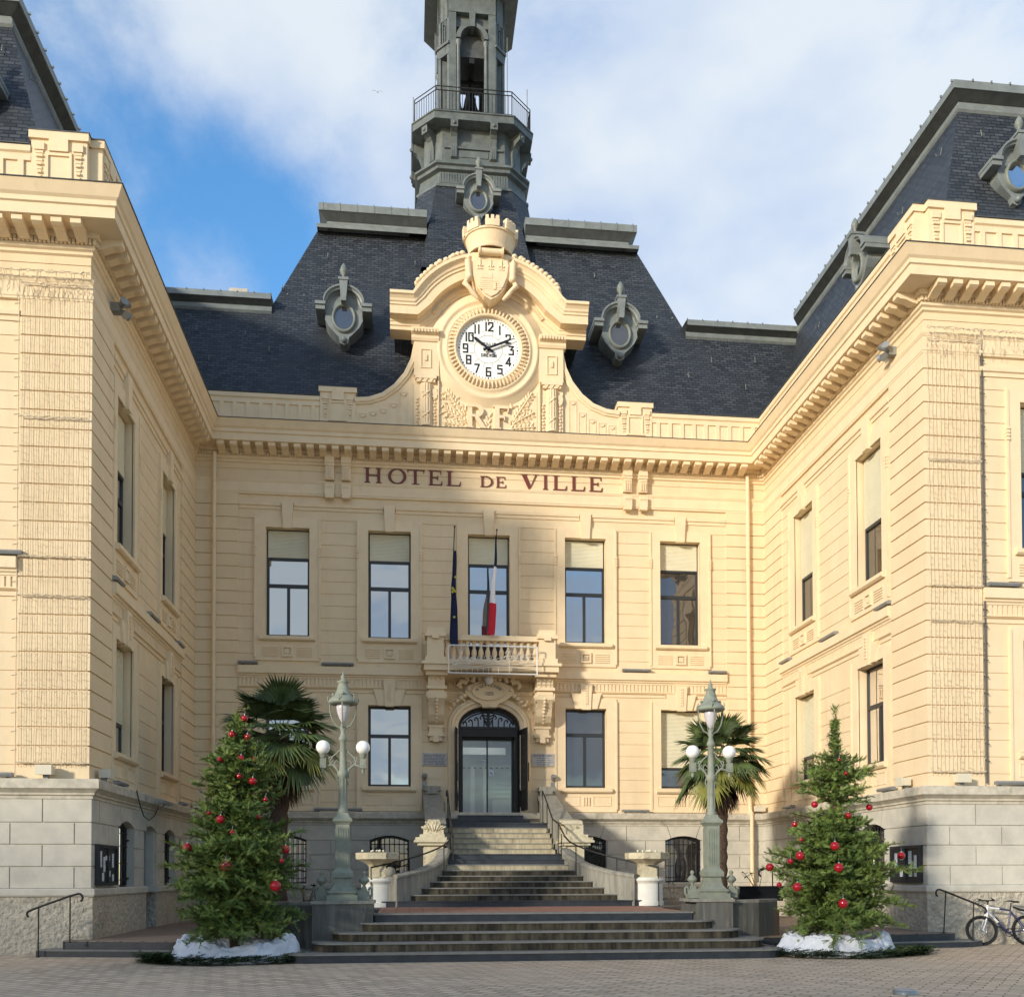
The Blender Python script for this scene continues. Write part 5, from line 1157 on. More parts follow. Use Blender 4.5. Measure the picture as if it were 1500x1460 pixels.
# ------------------------------------------------------------------ street lamps
def lamp(x, y, zb, label):
    t_ = thing('street_lamp', label, 'street lamp', (x, y, zb), 'three-light cast-iron lamps flanking the steps')
    k = (5.70-zb)/(5.70-1.11); Z = lambda z: zb+(z-1.11)*k
    g = MB()
    g.box(x-.30, x+.30, y-.30, y+.30, Z(1.11), Z(1.22)); 
    def taper(w0, z0, w1, z1): g.strip([[(x+a*w, y+b*w, z) for a, b in ((-1, -1), (1, -1), (1, 1), (-1, 1))] for w, z in ((w0, z0), (w1, z1))], True, cap=True)
    prof = [(.25, 1.22), (.25, 1.25), (.28, 1.26), (.28, 1.29), (.24, 1.31), (.19, 1.38), (.165, 1.45), (.155, 1.53), (.155, 1.55), (.20, 1.57), (.20, 1.66), (.17, 1.70), (.135, 1.75), (.135, 2.60), (.13, 2.62), (.16, 2.66), (.19, 2.69), (.19, 2.73), (.13, 2.79), (.10, 2.86)]
    for (a, b_), (c, d_) in zip(prof, prof[1:]): taper(a, Z(b_), c, Z(d_))
    for i in range(-2, 3):
        for sg in (-1, 1):
            g.box(x+i*.050-.013, x+i*.050+.013, y+sg*.135-.012, y+sg*.135+.012, Z(1.80), Z(2.56)); g.box(x+sg*.135-.012, x+sg*.135+.012, y+i*.05-.013, y+i*.05+.013, Z(1.80), Z(2.56))
    for s in (-1, 1):                                  # scroll side pieces with ball finials
        P = [(.14, 1.64), (.17, 1.48), (.25, 1.34), (.34, 1.30), (.38, 1.38), (.46, 1.38), (.49, 1.30), (.51, 1.30), (.53, 1.33), (.53, 1.12), (.14, 1.12)]
        g.prism([(x+s*a, Z(b_)) for a, b_ in P], y-.07, y+.07)
        g.lathe([(.04, 0), (.03, .03), (.07, .08), (.105, .11), (.105, .14), (.07, .19), (.04, .21), (.025, .23), (.045, .26), (.045, .29), (.01, .32)], (x+s*.42, y, Z(1.38)), 12)
        g.tube([(x+s*.52, y, Z(1.14)), (x+s*.57, y, Z(1.22)), (x+s*.575, y, Z(1.33)), (x+s*.53, y, Z(1.36)), (x+s*.51, y, Z(1.31))], .028, 7)
    g.build('base', 'lamp', t_)
    g = MB(); g.lathe([(.12, 3.0), (.13, 3.04), (.10, 3.1), (.095, 3.66), (.12, 3.68), (.12, 3.74), (.09, 3.78), (.075, 4.40), (.10, 4.42), (.10, 4.45), (.07, 4.48), (.055, 4.56), (.075, 4.60), (.06, 4.68), (.02, 4.76)] if 0 else [(a, Z(b_)-zb) for a, b_ in ((.10, 2.84), (.115, 2.89), (.085, 2.95), (.075, 3.56), (.10, 3.59), (.105, 3.68), (.075, 3.72), (.06, 4.30), (.085, 4.32), (.085, 4.37), (.06, 4.42), (.045, 4.50), (.065, 4.55), (.05, 4.62), (.02, 4.70))], (x, y, zb), 16)
    for i in range(8):
        a = 2*pi*i/8; g.tube([(x+.08*cos(a), y+.08*sin(a), Z(2.98)), (x+.075*cos(a), y+.075*sin(a), Z(3.55))], .010, 5)
    g.build('column', 'lamp', t_)
    for s in (-1, 1):
        g = MB(); T = lambda pts, r=.022: g.tube([(x+s*a*.79, y, Z(b_-.04)) for a, b_ in pts], r*.85, 7)
        T([(.08, 3.62), (.15, 3.78), (.28, 3.88), (.40, 3.84), (.50, 3.84)], .026); T([(.08, 4.16), (.16, 4.10), (.26, 4.03), (.33, 3.93), (.30, 3.84)], .018)
        T([(.26, 4.03), (.34, 4.02), (.36, 3.94), (.30, 3.90), (.25, 3.95)], .016); T([(.12, 3.70), (.16, 3.58), (.12, 3.5), (.14, 3.46)], .015); T([(.08, 3.9), (.16, 3.96), (.22, 3.90), (.18, 3.82), (.13, 3.86)], .014)
        ax_ = x+s*.395; g.box(ax_-.06, ax_+.06, y-.06, y+.06, Z(3.76), Z(3.95)); g.box(ax_-.035, ax_+.035, y-.067, y+.067, Z(3.80), Z(3.91))
        g.lathe([(.02, -.11), (.035, -.07), (.025, -.03), (.05, 0)], (ax_, y, Z(3.76)), 10); g.lathe([(.04, 0), (.065, .04), (.075, .08), (.085, .10)], (ax_, y, Z(3.95)), 14)
        ar = g.build('arm', 'lamp', t_)
        g = MB(); g.ball((x+s*.395, y, Z(4.18)), .142, 24, 16); g.build('globe', 'globe', ar)
    g = MB()
    g.lathe([(a, Z(b_)-zb) for a, b_ in ((.24, 5.04), (.295, 5.06), (.30, 5.09), (.28, 5.13), (.24, 5.17), (.18, 5.22), (.14, 5.30), (.11, 5.40), (.09, 5.47), (.12, 5.49), (.12, 5.51), (.06, 5.53), (.035, 5.57), (.05, 5.60), (.02, 5.65), (.005, 5.72))], (x, y, zb), 24)
    for i in range(6):
        a = 2*pi*i/6+.3; g.tube([(x+.29*cos(a), y+.29*sin(a), Z(5.08)), (x+.32*cos(a), y+.32*sin(a), Z(5.14)), (x+.30*cos(a), y+.30*sin(a), Z(5.19))], .012, 5)
    for i in range(4):
        a = 2*pi*i/4+pi/2; g.ball((x+.2*cos(a), y+.2*sin(a), Z(5.24)), .035, 7, 5)
    g.build('lantern_cap', 'lamp', t_)
    g = MB(); n_ = 12
    for i in range(4):
        a = pi/2*i
        g.tube([(x+r_*cos(a), y+r_*sin(a), Z(z)) for r_, z in ((.265, 5.05), (.26, 4.90), (.225, 4.76), (.15, 4.62), (.05, 4.57))], .016, 6)
    g.build('lantern_bracket', 'lamp', t_)
    g = MB(); g.lathe([(.01, -.33), (.04, -.31), (.08, -.24), (.115, -.14), (.135, -.04), (.135, .04), (.12, .06)], (x, y, Z(5.0)), 20); g.build('lantern_bowl', 'frost', t_)
lamp(-3.93, -11.62, 1.11, 'grey-green street lamp with two white globes, on the left concrete block')
lamp(3.70, -11.55, 1.11, 'grey-green street lamp with two white globes, on the right block before a palm')

# stone planters
def octo(r, ph=pi/8): return [(r*cos(2*pi*i/8+ph), r*sin(2*pi*i/8+ph)) for i in range(8)]
for s, x, y, lab in ((-1, -3.36, -7.55, 'stone basin planter on a white drum, left of the stairs by the curved rail'), (1, 3.30, -7.6, 'stone basin planter on a white drum, right of the stairs')):
    t_ = thing('stone_planter', lab, 'planter', (x, y, .85), 'octagonal basin planters beside the stairs')
    g = MB(); g.lathe([(.41, 0), (.41, .1), (.385, .105), (.385, .54), (.40, .57), (.44, .62), (.44, .66), (.40, .665), (.40, .69), (.3, .695)], (x, y, .85), 40, smooth=False); g.build('drum', 'white', t_)
    g = MB(); g.box(x-.20, x+.20, y-.2, y+.2, 1.54, 1.84); g.box(x-.25, x+.25, y-.25, y+.25, 1.52, 1.57)
    g.build('foot', 'carved', t_)
    g = MB(); rows = []
    for r_, z in ((.22, 1.82), (.28, 1.88), (.40, 1.94), (.52, 1.99), (.55, 2.0), (.56, 2.15), (.50, 2.16), (.48, 2.10), (.2, 2.08)): rows.append([(x+a, y+b_, z) for a, b_ in octo(r_)])
    g.strip(rows, True, cap=True); g.build('basin', 'carved', t_)
    g = MB(); random.seed(4+s)
    for _ in range(90):
        a = random.uniform(0, 6.28); r_ = random.uniform(0, .42); p_ = Vector((x+r_*cos(a), y+r_*sin(a), 2.10)); d = Vector((random.uniform(-1, 1), random.uniform(-1, 1), random.uniform(.4, 1.2))).normalized()*random.uniform(.06, .13); w_ = d.orthogonal().normalized()*.02
        g.add([p_, p_+d*.6+w_, p_+d, p_+d*.6-w_], [(0, 1, 2, 3)])
    pl = g.build('plants', 'leaf', t_, recalc=False)
    g = MB()
    for _ in range(9): a = random.uniform(0, 6.28); r_ = random.uniform(0, .4); g.ball((x+r_*cos(a), y+r_*sin(a), 2.2), .03, 6, 4)
    g.build('blossom', 'flower', t_)

# ------------------------------------------------------------------ handrails
def rail(lab, top, posts, r_=.022, pr=.014, group=None, extra=()):
    t_ = thing('handrail', lab, 'handrail', posts[0][0] if posts else top[0], group)
    g = MB(); g.tube(top, r_, 8); g.build('rail', 'iron', t_)
    for a, b_ in posts: g = MB(); g.tube([a, b_], pr, 7); g.lathe([(.035, 0), (.035, .02)], a, 8); g.build('post', 'iron', t_)
    return t_
def hook(x, y, z, sx, r_=.09): return [(x-sx*r_*sin(a)*1.0, y, z-r_+r_*cos(a)) for a in [pi*i/6 for i in range(0, 6)]]
rail('black handrail with curled ends on the low left terrace step', list(reversed(hook(-9.17, -11.1, 1.26, -1, .08)))+[(-9.35, -11.1, 1.21), (-10.02, -11.1, .96)]+hook(-10.08, -11.1, .93, 1, .07), [((-9.33, -11.1, .29), (-9.33, -11.1, 1.21)), ((-9.93, -11.1, .0), (-9.93, -11.1, .99))])
rail('black handrail with curled ends on the low right terrace step, next to the bicycle', list(reversed(hook(9.0, -11.1, 1.27, 1, .08)))+[(9.15, -11.1, 1.22), (9.98, -11.1, .90)]+hook(10.02, -11.1, .87, -1, .07), [((9.15, -11.0, .3), (9.15, -11.1, 1.21)), ((9.80, -11.05, .13), (9.80, -11.1, .97))])
rail('short hooked black rail standing behind the right Christmas tree', list(reversed(hook(5.62, -9.4, 1.75, 1, .1)))+[(5.95, -9.4, 1.72), (6.3, -9.2, 1.60)], [((5.85, -9.4, .85), (5.85, -9.4, 1.74))])
for s in (-1, 1):
    nm = 'left' if s < 0 else 'right'
    top = [(s*1.46, -1.95, 4.0), (s*1.46, -2.0, 4.12), (s*1.44, -2.15, 4.16), (s*1.44, -2.7, 3.92), (s*1.44, -4.2, 3.18), (s*1.46, -5.1, 3.02), (s*1.50, -5.75, 2.70)]
    rail('tall black rail running down the %s side of the upper flight' % nm, top, [((s*1.44, y, z), (s*1.44, y, zt_)) for y, z, zt_ in ((-2.2, 3.19, 4.13), (-3.1, 2.855, 3.73), (-4.1, 2.36, 3.22), (-5.2, 2.185, 2.98), (-5.75, 2.035, 2.7))])
    pts = []
    for i in range(10):
        t = i/9; pts.append((s*(1.5+2.0*t**1.5), -5.8-2.15*t**.8, 2.66-.86*t**.75))
    rail('curved black rail sweeping outward beside the %s stone planter' % nm, pts, [((p_[0], p_[1], z), p_) for p_, z in ((pts[2], 1.6), (pts[6], 1.13), (pts[9], .85))])

# ------------------------------------------------------------------ notice boards
for F, s, lab in ((FL, -1, 'black notice board with scattered papers on the shaded left wing'), (FR, 1, 'grey notice board with long white papers on the right wing beside the tree')):
    t_ = thing('notice_board', lab, 'notice board', F(9.5, .15, 1.4), 'framed notice boards on the wings')
    g = MB(); g.box(8.76, 10.16, .14, .20, 1.41, 2.28, F)
    for a, b_, c, d_ in ((8.76, 10.16, 1.41, 1.48), (8.76, 10.16, 2.21, 2.28), (8.76, 8.84, 1.48, 2.21), (10.08, 10.16, 1.48, 2.21), (9.43, 9.49, 1.48, 2.21)): g.box(a, b_, .2, .235, c, d_, F)
    o = g.build('case', 'metal', t_)
    random.seed(8+s)
    pos = [(8.95, 1.75, .12, .36), (9.22, 1.95, .14, .2), (9.6, 1.85, .14, .3), (9.62, 1.55, .13, .24), (9.85, 1.55, .12, .5), (9.2, 1.55, .13, .2)] if s > 0 else [(9.0, 1.8, .12, .3), (9.3, 1.95, .3, .1), (9.0, 1.5, .1, .15), (9.62, 1.7, .12, .32), (9.85, 1.8, .1, .34), (9.7, 1.5, .12, .18), (9.25, 1.6, .16, .12)]
    for (u, z, w_, h_) in pos:
        g = MB(); g.box(u, u+w_, .2, .206, z, z+h_, F); pp = g.build('paper', 'paper', t_); g = MB()
        for k in range(int(h_/.035)): g.box(u+.015, u+w_*random.uniform(.55, .92), .206, .2075, z+h_-.03-k*.035, z+h_-.022-k*.035, F)
        g.build('print', 'engr', pp)
    g = MB(); g.quad(F(8.84, .222, 1.48), F(10.08, .222, 1.48), F(10.08, .222, 2.21), F(8.84, .222, 2.21))

# ------------------------------------------------------------------ floodlights
def flood(F, u, z, L, lab, d=.15):
    t_ = thing('floodlight_bar', lab, 'floodlight', F(u, d, z), 'linear floodlights on the ledges')
    g = MB(); g.prism_dz([(d+.02, z+.03), (d+.16, z+.02), (d+.19, z+.07), (d+.15, z+.11), (d+.03, z+.11)], u-L/2, u+L/2, F); g.build('housing', 'alu', t_)
    g = MB(); g.box(u-L/2+.1, u-L/2+.15, d-.05, d+.08, z-.0, z+.04, F); g.box(u+L/2-.15, u+L/2-.1, d-.05, d+.08, z-.0, z+.04, F); g.build('bracket', 'alu', t_)
for F, u, z, L, lab, d in (
    (FC, -7.62, 8.26, .6, 'short floodlight bar on the mid ledge, between the left drainpipe and the first window', .0), (FC, -4.83, 8.26, 1.0, 'floodlight bar on the mid ledge above the left street lamp', .0),
    (FC, 4.86, 8.26, .95, 'floodlight bar on the mid ledge left of the right street lamp', .0), (FC, 7.6, 8.26, .6, 'short floodlight bar on the mid ledge above the right street lamp', .0),
    (FC, -4.8, 3.63, 1.5, 'floodlight bar on the stone ledge behind the left street lamp', .1), (FC, 4.78, 3.63, .9, 'floodlight bar on the stone ledge above the right stone planter', .1),
    (FL, 8.45, 8.26, .6, 'floodlight bar on the left wing mid ledge nearest the corner', .0), (FL, 5.3, 8.26, .9, 'floodlight bar on the left wing mid ledge, between the two windows', .0), (FL, 2.3, 8.26, .6, 'floodlight bar on the left wing mid ledge, deepest in the court', .0),
    (FR, 8.3, 8.26, .7, 'floodlight bar on the right wing mid ledge nearest the corner', .0), (FR, 5.1, 8.26, 1.0, 'floodlight bar on the right wing mid ledge, between the two windows', .0), (FR, 1.95, 8.26, .7, 'floodlight bar on the right wing mid ledge, deepest in the court', .0),
    (FL, 8.55, 3.63, .7, 'floodlight bar on the left wing stone ledge near the corner box', .12), (FL, 2.3, 3.63, .6, 'floodlight bar on the left wing stone ledge near the drainpipe', .12),
    (FR, 8.6, 3.63, .7, 'floodlight bar on the right wing stone ledge above the notice board', .12), (FR, 2.4, 3.63, .7, 'floodlight bar on the right wing stone ledge behind the fir top', .12),
    (FLF, 1.75, 8.26, .9, 'floodlight bar at the left picture edge, on the mid ledge', .0), (FRF, 1.85, 8.26, .8, 'floodlight bar at the right picture edge, on the mid ledge', .0),
    (FLF, 1.65, 3.63, .5, 'floodlight bar at the left picture edge, on the stone ledge', .12), (FRF, 1.95, 3.63, .9, 'floodlight bar at the right picture edge, on the stone ledge', .12)):
    flood(F, u, z, L, lab, d)
t_ = thing('floodlight_bar', 'floodlight bar on a short arm with a drooping cable, above the left wing windows', 'floodlight', FL(5.9, .3, 3.35), 'linear floodlights on the ledges')
g = MB(); g.box(5.35, 6.3, .5, .62, 3.42, 3.5, FL); g.build('housing', 'alu', t_)
g = MB(); g.tube([FL(5.9, .3, 3.3), FL(5.9, .45, 3.3), FL(5.9, .55, 3.43)], .02, 6); g.build('bracket', 'alu', t_)
g = MB(); g.tube([FL(7.7, .34, 3.62), FL(7.5, .36, 3.3), FL(7.1, .35, 3.05), FL(6.6, .34, 2.98), FL(6.1, .35, 3.12), FL(5.9, .4, 3.35)], .014, 5); g.build('cable', 'wired', t_)
for F, u, lab in ((FLF, .75, 'ivory lamp box on the ledge under the left light net'), (FL, 9.75, 'ivory lamp box on the ledge just round the left corner'), (FRF, .65, 'ivory lamp box on the ledge under the right light net'), (FR, 9.5, 'ivory lamp box on the ledge just left of the right corner'),
                  (FL, .5, 'ivory lamp box in the shaded inner corner'), (FC, 8.95, 'ivory lamp box beside the right drainpipe')):
    t_ = thing('lamp_box', lab, 'floodlight', F(u, .3, 3.64), 'boxy floodlights on the stone ledge')
    g = MB(); g.box(u-.15, u+.15, .14, .36, 3.70, 3.88, F); g.box(u-.16, u+.16, .34, .38, 3.69, 3.89, F); g.build('housing', 'box', t_)
    g = MB(); g.box(u-.05, u+.05, .15, .25, 3.62, 3.70, F); g.build('foot', 'alu', t_)
for s, lab in ((-1, 'small grey spotlight left of the door above the stair wall'), (1, 'small grey spotlight right of the door above the stair wall')):
    t_ = thing('spotlight', lab, 'spotlight', FC(s*2.08, .05, 4.55))
    g = MB(); g.box(s*2.08-.07, s*2.08+.07, 0, .06, 4.48, 4.62, FC); g.build('plate', 'alu', t_)
    g = MB(); g.tube([FC(s*2.08, .08, 4.68), FC(s*2.08, .2, 4.82)], [.06, .09], 12); g.build('head', 'alu', t_)
# camera clusters high under the cornice
for F, u, s in ((FL, 8.75, -1), (FR, 8.85, 1)):
    t_ = thing('speaker_cluster', 'small dark loudspeaker cluster on the frieze of the left wing' if s < 0 else 'small dark loudspeaker cluster on the frieze of the right wing', 'loudspeaker', F(u, .1, 14.4))
    g = MB(); g.box(u-.1, u+.1, 0, .2, 14.35, 14.55, F); g.build('bracket', 'alu', t_)
    for i in range(4):
        a = i*pi/2+.4; g = MB(); g.tube([F(u+.05*cos(a), .2, 14.45+.05*sin(a)), F(u+.22*cos(a), .34, 14.45+.2*sin(a))], [.03, .10], 10); g.build('horn', 'alu', t_)

# ------------------------------------------------------------------ light nets on the corner piers
random.seed(11)
for F, W_, lab, side in ((FLF, 1.38, 'net of pale string lights on the sunlit left wing corner pier', -1), (FRF, 1.33, 'net of pale string lights on the right wing corner pier', 1)):
    t_ = thing('light_net', lab, 'string lights', F(W_/2, .1, 14.2))
    g = MB(); tg = MB()
    n_ = 14; d0 = .085
    for i in range(n_):
        u = .04+(W_-.08)*i/(n_-1)
        pts = [F(u+random.uniform(-.012, .012), d0+.01*random.random(), 13.95-k*.42) for k in range(25)]
        g.tube(pts, .0055, 3, smooth=False)
        for k in range(78):
            z = 13.9-k*.1275-random.uniform(0, .05)
            if z < 3.95 or random.random() < .18: continue
            s_ = random.choice((-1, 1)); l_ = random.uniform(.03, .10)
            tg.tube([F(u, d0+.01, z), F(u+s_*l_*.8, d0+.022, z-l_*.35)], .0048, 3, smooth=False)
    g.build('hanging_strings', 'wire', t_, recalc=False); tg.build('twigs', 'wire', t_, recalc=False)
    g = MB()
    for z in (14.0, 11.19, 8.26, 7.44, 3.96):
        for k in range(3):
            g.tube([F(u_, d0+.03+random.uniform(0, .02), z+random.uniform(-.025, .025)) for u_ in [.0+W_*j/24 for j in range(25)]], .008, 4, smooth=False)
    for k in range(3):                                     # clumps along the architrave
        g.tube([F(u_, .22+random.uniform(0, .03), 14.2-.0*k+random.uniform(-.03, .04)) for u_ in [-.05+(5.0)*j/80 for j in range(81)]], .008, 4, smooth=False)
    for i in range(120):
        u = random.uniform(-.05, 4.5); z = random.choice((14.2, 13.95)); l_ = random.uniform(.08, .3)
        g.tube([F(u, .21, z), F(u+random.uniform(-.05, .05), .215, z-l_*.5), F(u+random.uniform(-.07, .07), .20, z-l_)], .0055, 3, smooth=False)
    g.build('cable_bundle', 'wire', t_, recalc=False)
    g = MB()
    if side > 0: g.tube([F(W_+.06, .06, z) for z in (14.3, 10, 6, 3.7)], .022, 5, smooth=False)
    else: g.tube([F(W_+.04, .06, z) for z in (14.3, 10, 6, 3.7)], .012, 5, smooth=False)
    for k in range(25): z = 13.6-k*.39; g.tube([F(W_+.02, .05, z), F(W_+.12, .08, z-.03)], .012, 4, smooth=False)
    g.build('edge_cable', 'wired' if side > 0 else 'wire', t_, recalc=False)

# ------------------------------------------------------------------ illuminated banner frame on the balcony
t_ = thing('light_sign', 'white framed rope-light greeting sign hung across the balcony balusters', 'light sign', FC(0, 1.35, 8.4))
x0, x1, zb_, zt_ = -1.37, 1.40, 7.86, 8.72
Fb = lambda u, z, d=1.36: FC(u, d, z)
g = MB()
for a, b_ in (((x0, zb_), (x1, zb_)), ((x0, zt_), (x1, zt_)), ((x0, zb_), (x0, zt_)), ((x1, zb_), (x1, zt_))): g.tube([Fb(*a), Fb(*b_)], .022, 4, smooth=False)
for u in (.18, .52): g.tube([Fb(u, zb_), Fb(u, zb_+(.23 if u < .3 else .5))], .010, 4, smooth=False)
g.build('frame', 'frame', t_)
g = MB()
def sc(ch, x, z, h, sl=.25):                              # simple script strokes
    C = {'J': [(.9, 1.0), (.3, 1.05), (.5, 1.1), (.75, 1.05), (.6, .3), (.45, -.3), (.1, -.35), (.05, -.1), (.5, .1), (.9, .2)], 'o': [(.1, .1), (.05, .3), (.3, .5), (.55, .35), (.5, .05), (.2, 0), (.1, .2)],
         'y': [(.1, .5), (.1, .1), (.4, .05), (.55, .5), (.45, -.3), (.1, -.45), (.0, -.25), (.5, 0)], 'e': [(.1, .2), (.45, .3), (.35, .5), (.1, .4), (.1, .05), (.45, .05)], 'u': [(.1, .5), (.1, .05), (.4, .05), (.5, .5), (.5, .05)],
         's': [(.1, .05), (.4, .1), (.15, .35), (.35, .5)], 'F': [(0, .9), (.5, 1.05), (.95, 1.1), (.5, 1.0), (.4, .4), (.3, 0), (.05, -.1), (.1, .5), (.7, .55)], 't': [(.3, .9), (.2, .1), (.4, .0), (.5, .1)]}
    g.tube([Fb(x+(a+sl*b_)*h, z+b_*h, 1.37) for a, b_ in C[ch]], .012, 4)
x = x0+.10; z = 8.22
for ch in 'Joyeuses':
    h_ = .34 if ch in 'J' else .30; sc(ch, x, z, h_); x += (.26 if ch == 'J' else .165); z += .008
x = .32
for ch in 'Fetes':
    sc(ch, x, z+.0, .26); x += (.22 if ch == 'F' else .145); z += .01
for k in range(5): g.tube([Fb(x0+.1+(x1-x0-.2)*i/16, 8.02+.05*k+(.10+.05*k)*(i/16)**1.5+.02*sin(i*.9+k), 1.365) for i in range(17)], .009, 4)
for k in range(3): g.tube([Fb(x0+.05+(1.0)*i/10, 8.30+.05*k-.01*i, 1.365) for i in range(11)], .007, 4)
g.build('rope_script', 'rope', t_)
g = MB()
for i in range(46):
    u = x0+.06+i*.028; g.box(u, u+.014, 1.355, 1.37, zb_+.03, zb_+.09+.002*i, FC) if i % 6 else None
for i in range(26): u = .62+i*.028; g.box(u, u+.014, 1.355, 1.37, zb_+.09, zb_+.19-.002*i, FC)
g.build('pattern_strip', 'iron', t_)

# flags
def flag(lab, x, ztop, zbot, parts, xb, dl):
    t_ = thing('flag', lab, 'flag', (xb, -1.3, zbot), 'furled flags on the balcony')
    g = MB(); g.tube([(xb, -.85, 9.1), (x, -1.25, ztop)], .016, 6); g.ball((x, -1.25, ztop), .03, 8, 6); g.build('pole', 'bronze', t_)
    random.seed(int(abs(x)*100))
    for m_, nm, za, ze, wa, we in parts:
        g = MB(); rows = []; n_ = 16
        for i in range(n_+1):
            t = i/n_; z = za+(ze-za)*t; w_ = wa+(we-wa)*t; cx_ = x+(xb-x)*(ztop-z)/(ztop-9.1)+dl*(ztop-z)/3.5
            row = []
            for k in range(17):
                a = 2*pi*k/16; rr = w_*(1+.35*sin(3*a+z*1.7)+.18*sin(5*a+z*3.1)); row.append((cx_+rr*cos(a)+.015*sin(z*4), -1.22+.05*(ztop-z)*.3+rr*.6*sin(a), z+.02*sin(a*2)))
            rows.append(row)
        g.strip(rows, smooth=True, cap=True); g.build(nm, m_, t_)
flag('dark blue furled flag with yellow stars, left flag of the balcony', -1.17, 12.45, 8.9, [('navy', 'cloth', 11.7, 8.75, .045, .10)], -1.30, .12)
g = MB()
for i, (dx, z) in enumerate(((-.02, 10.45), (.03, 10.40), (-.05, 10.38), (.0, 9.6), (.04, 10.85), (-.05, 10.5))): g.prism([(-1.19+dx+.045*(1 if k % 2 else .4)*cos(k*pi/5), z+.045*(1 if k % 2 else .4)*sin(k*pi/5)) for k in range(10)], 1.30, 1.36, FC)
g.build('star', 'yel', [o for o in bpy.data.objects if o.name.startswith('flag') and o.get('label', '').startswith('dark blue')][0])
flag('blue, white and red furled flag before the centre window', .15, 12.40, 9.15, [('navy', 'blue_band', 12.2, 11.25, .02, .045), ('wcl', 'white_band', 11.25, 9.9, .045, .085), ('rcl', 'red_band', 10.1, 9.12, .095, .085)], .02, -.05)
# ------------------------------------------------------------------ fir trees
def interp(t, tab):
    for (a, va), (b_, vb) in zip(tab, tab[1:]):
        if t <= b_: return va+(vb-va)*(t-a)/(b_-a) if t > a else va
    return tab[-1][1]
def sprig(V, Fc, p, d, L, nrm):
    s = d.cross(nrm); s = s.normalized() if s.length > 1e-3 else d.orthogonal().normalized()
    n = 6; o = len(V)
    for k in range(n):
        t = (k+.4)/n; q = p+d*(L*t); l_ = L*.32*(1-.45*t)
        for sg in (-1, 1):
            tip = q+d*l_*.55+s*sg*l_+nrm*random.uniform(-.3, .5)*l_
            o = len(V); w_ = d*L*.075
            V += [q-w_, q+w_, tip]; Fc.append((o, o+1, o+2))
    o = len(V); tip = p+d*L*1.08; w_ = s*L*.06; V += [p-w_, p+w_, tip]; Fc.append((o, o+1, o+2))
def fir(label, cx, cy, tab, z0, z1, seed, nb, gaps=(), tips=()):
    random.seed(seed)
    t_ = thing('christmas_tree', label, 'tree', (cx, cy, 0), 'decorated fir trees flanking the steps')
    g = MB(); g.tube([(cx+.04*sin(i*1.3+seed), cy+.03*cos(i), z) for i, z in enumerate([.0, .4, 1.0, 1.8, 2.6, 3.4, 4.1, z1-.1])], [.10, .095, .085, .07, .055, .04, .022, .01], 9)
    V = []; Fc = []
    for b_ in range(nb+len(tips)):
        t = min(1, (b_+.5)/nb); z = z0+(z1-.25-z0)*(t**1.12); R = interp(z, tab)
        az = b_*2.39996+random.uniform(-.3, .3)
        L = R*random.uniform(.72, 1.12)
        for (ga, gb, gf) in gaps:
            if ga < z < gb: L *= gf
        L = min(R*1.2, L*(1+.55*noise.noise(Vector((cos(az)*1.5+seed, sin(az)*1.5, z*1.5)))))
        rise = random.uniform(.0, .6)+.3*(z-z0)/(z1-z0)-(.25 if z < z0+.4 else 0)
        if b_ % 17 == 5 and z < 3.6: L *= 1.28
        if b_ >= nb:
            tp = tips[b_-nb]; dx_, dy_ = tp[0]-cx, tp[1]+.06-cy; L = sqrt(dx_*dx_+dy_*dy_)+.10; az = atan2(dy_, dx_); z = tp[2]+tp[3]*1.2+.10-.22*L; rise = .50
        pts = []; n = 7
        for i in range(n+1):
            u = i/n; r_ = L*u; pts.append(Vector((cx+r_*cos(az+.15*sin(b_)*u*(b_ < nb)), cy+r_*sin(az+.15*sin(b_)*u*(b_ < nb)), z+L*(rise*u-.34*u*u+.12*u**3))))
        g.tube([tuple(p) for p in pts], [.018*(1-.8*i/n)+.003 for i in range(n+1)], 4, cap=False)
        m_ = max(4, int(L*15))
        for j in range(m_):
            u = .16+.84*(j+random.random()*.7)/m_; i = min(n-1, int(u*n)); p = pts[i].lerp(pts[i+1], u*n-i)
            d = (pts[i+1]-pts[i]).normalized(); s = d.cross(UP).normalized()
            sL = min(1, .42+.9*R); tl = (min(.13, L*.5)+.30*(1-u)*min(1, L))*random.uniform(.7, 1.2)
            for sg in ((-1, 1) if u < .93 else (0,)):
                td = (d*random.uniform(.3, .9)+s*sg*.75+UP*random.uniform(-.45, .75)).normalized()
                k_ = max(1, int(tl/.10))
                for k in range(k_):
                    q = p+td*tl*k/k_
                    sprig(V, Fc, q, (td+Vector((random.uniform(-.6, .6), random.uniform(-.6, .6), random.uniform(-.45, .7)))).normalized(), random.uniform(.11, .19)*sL, (UP*.7+Vector((random.uniform(-1, 1), random.uniform(-1, 1), 0))).normalized())
                    if random.random() < .75: sprig(V, Fc, q, (td+s*random.choice((-1, 1))*.9+UP*random.uniform(-.6, .5)).normalized(), random.uniform(.08, .14)*sL, s)
    for k in range(90):                            # leader
        z = z1-.85+.88*k/90; a = k*2.4; r_ = (.045+.035*sin(z*17))*(.5+(z1+.05-z)/1.2)
        sprig(V, Fc, Vector((cx+.02*cos(a), cy+.02*sin(a), z)), Vector((cos(a)*.7, sin(a)*.7, .75)).normalized(), r_*1.5+.05, UP)
    g.build('trunk', 'bark', t_)
    f = MB(); f.v = [tuple(p) for p in V]; f.f = [list(x) for x in Fc]; f.sm = [False]*len(Fc); f.mi = [0]*len(Fc)
    f.build('crown', 'fir', t_, recalc=False)
    return t_
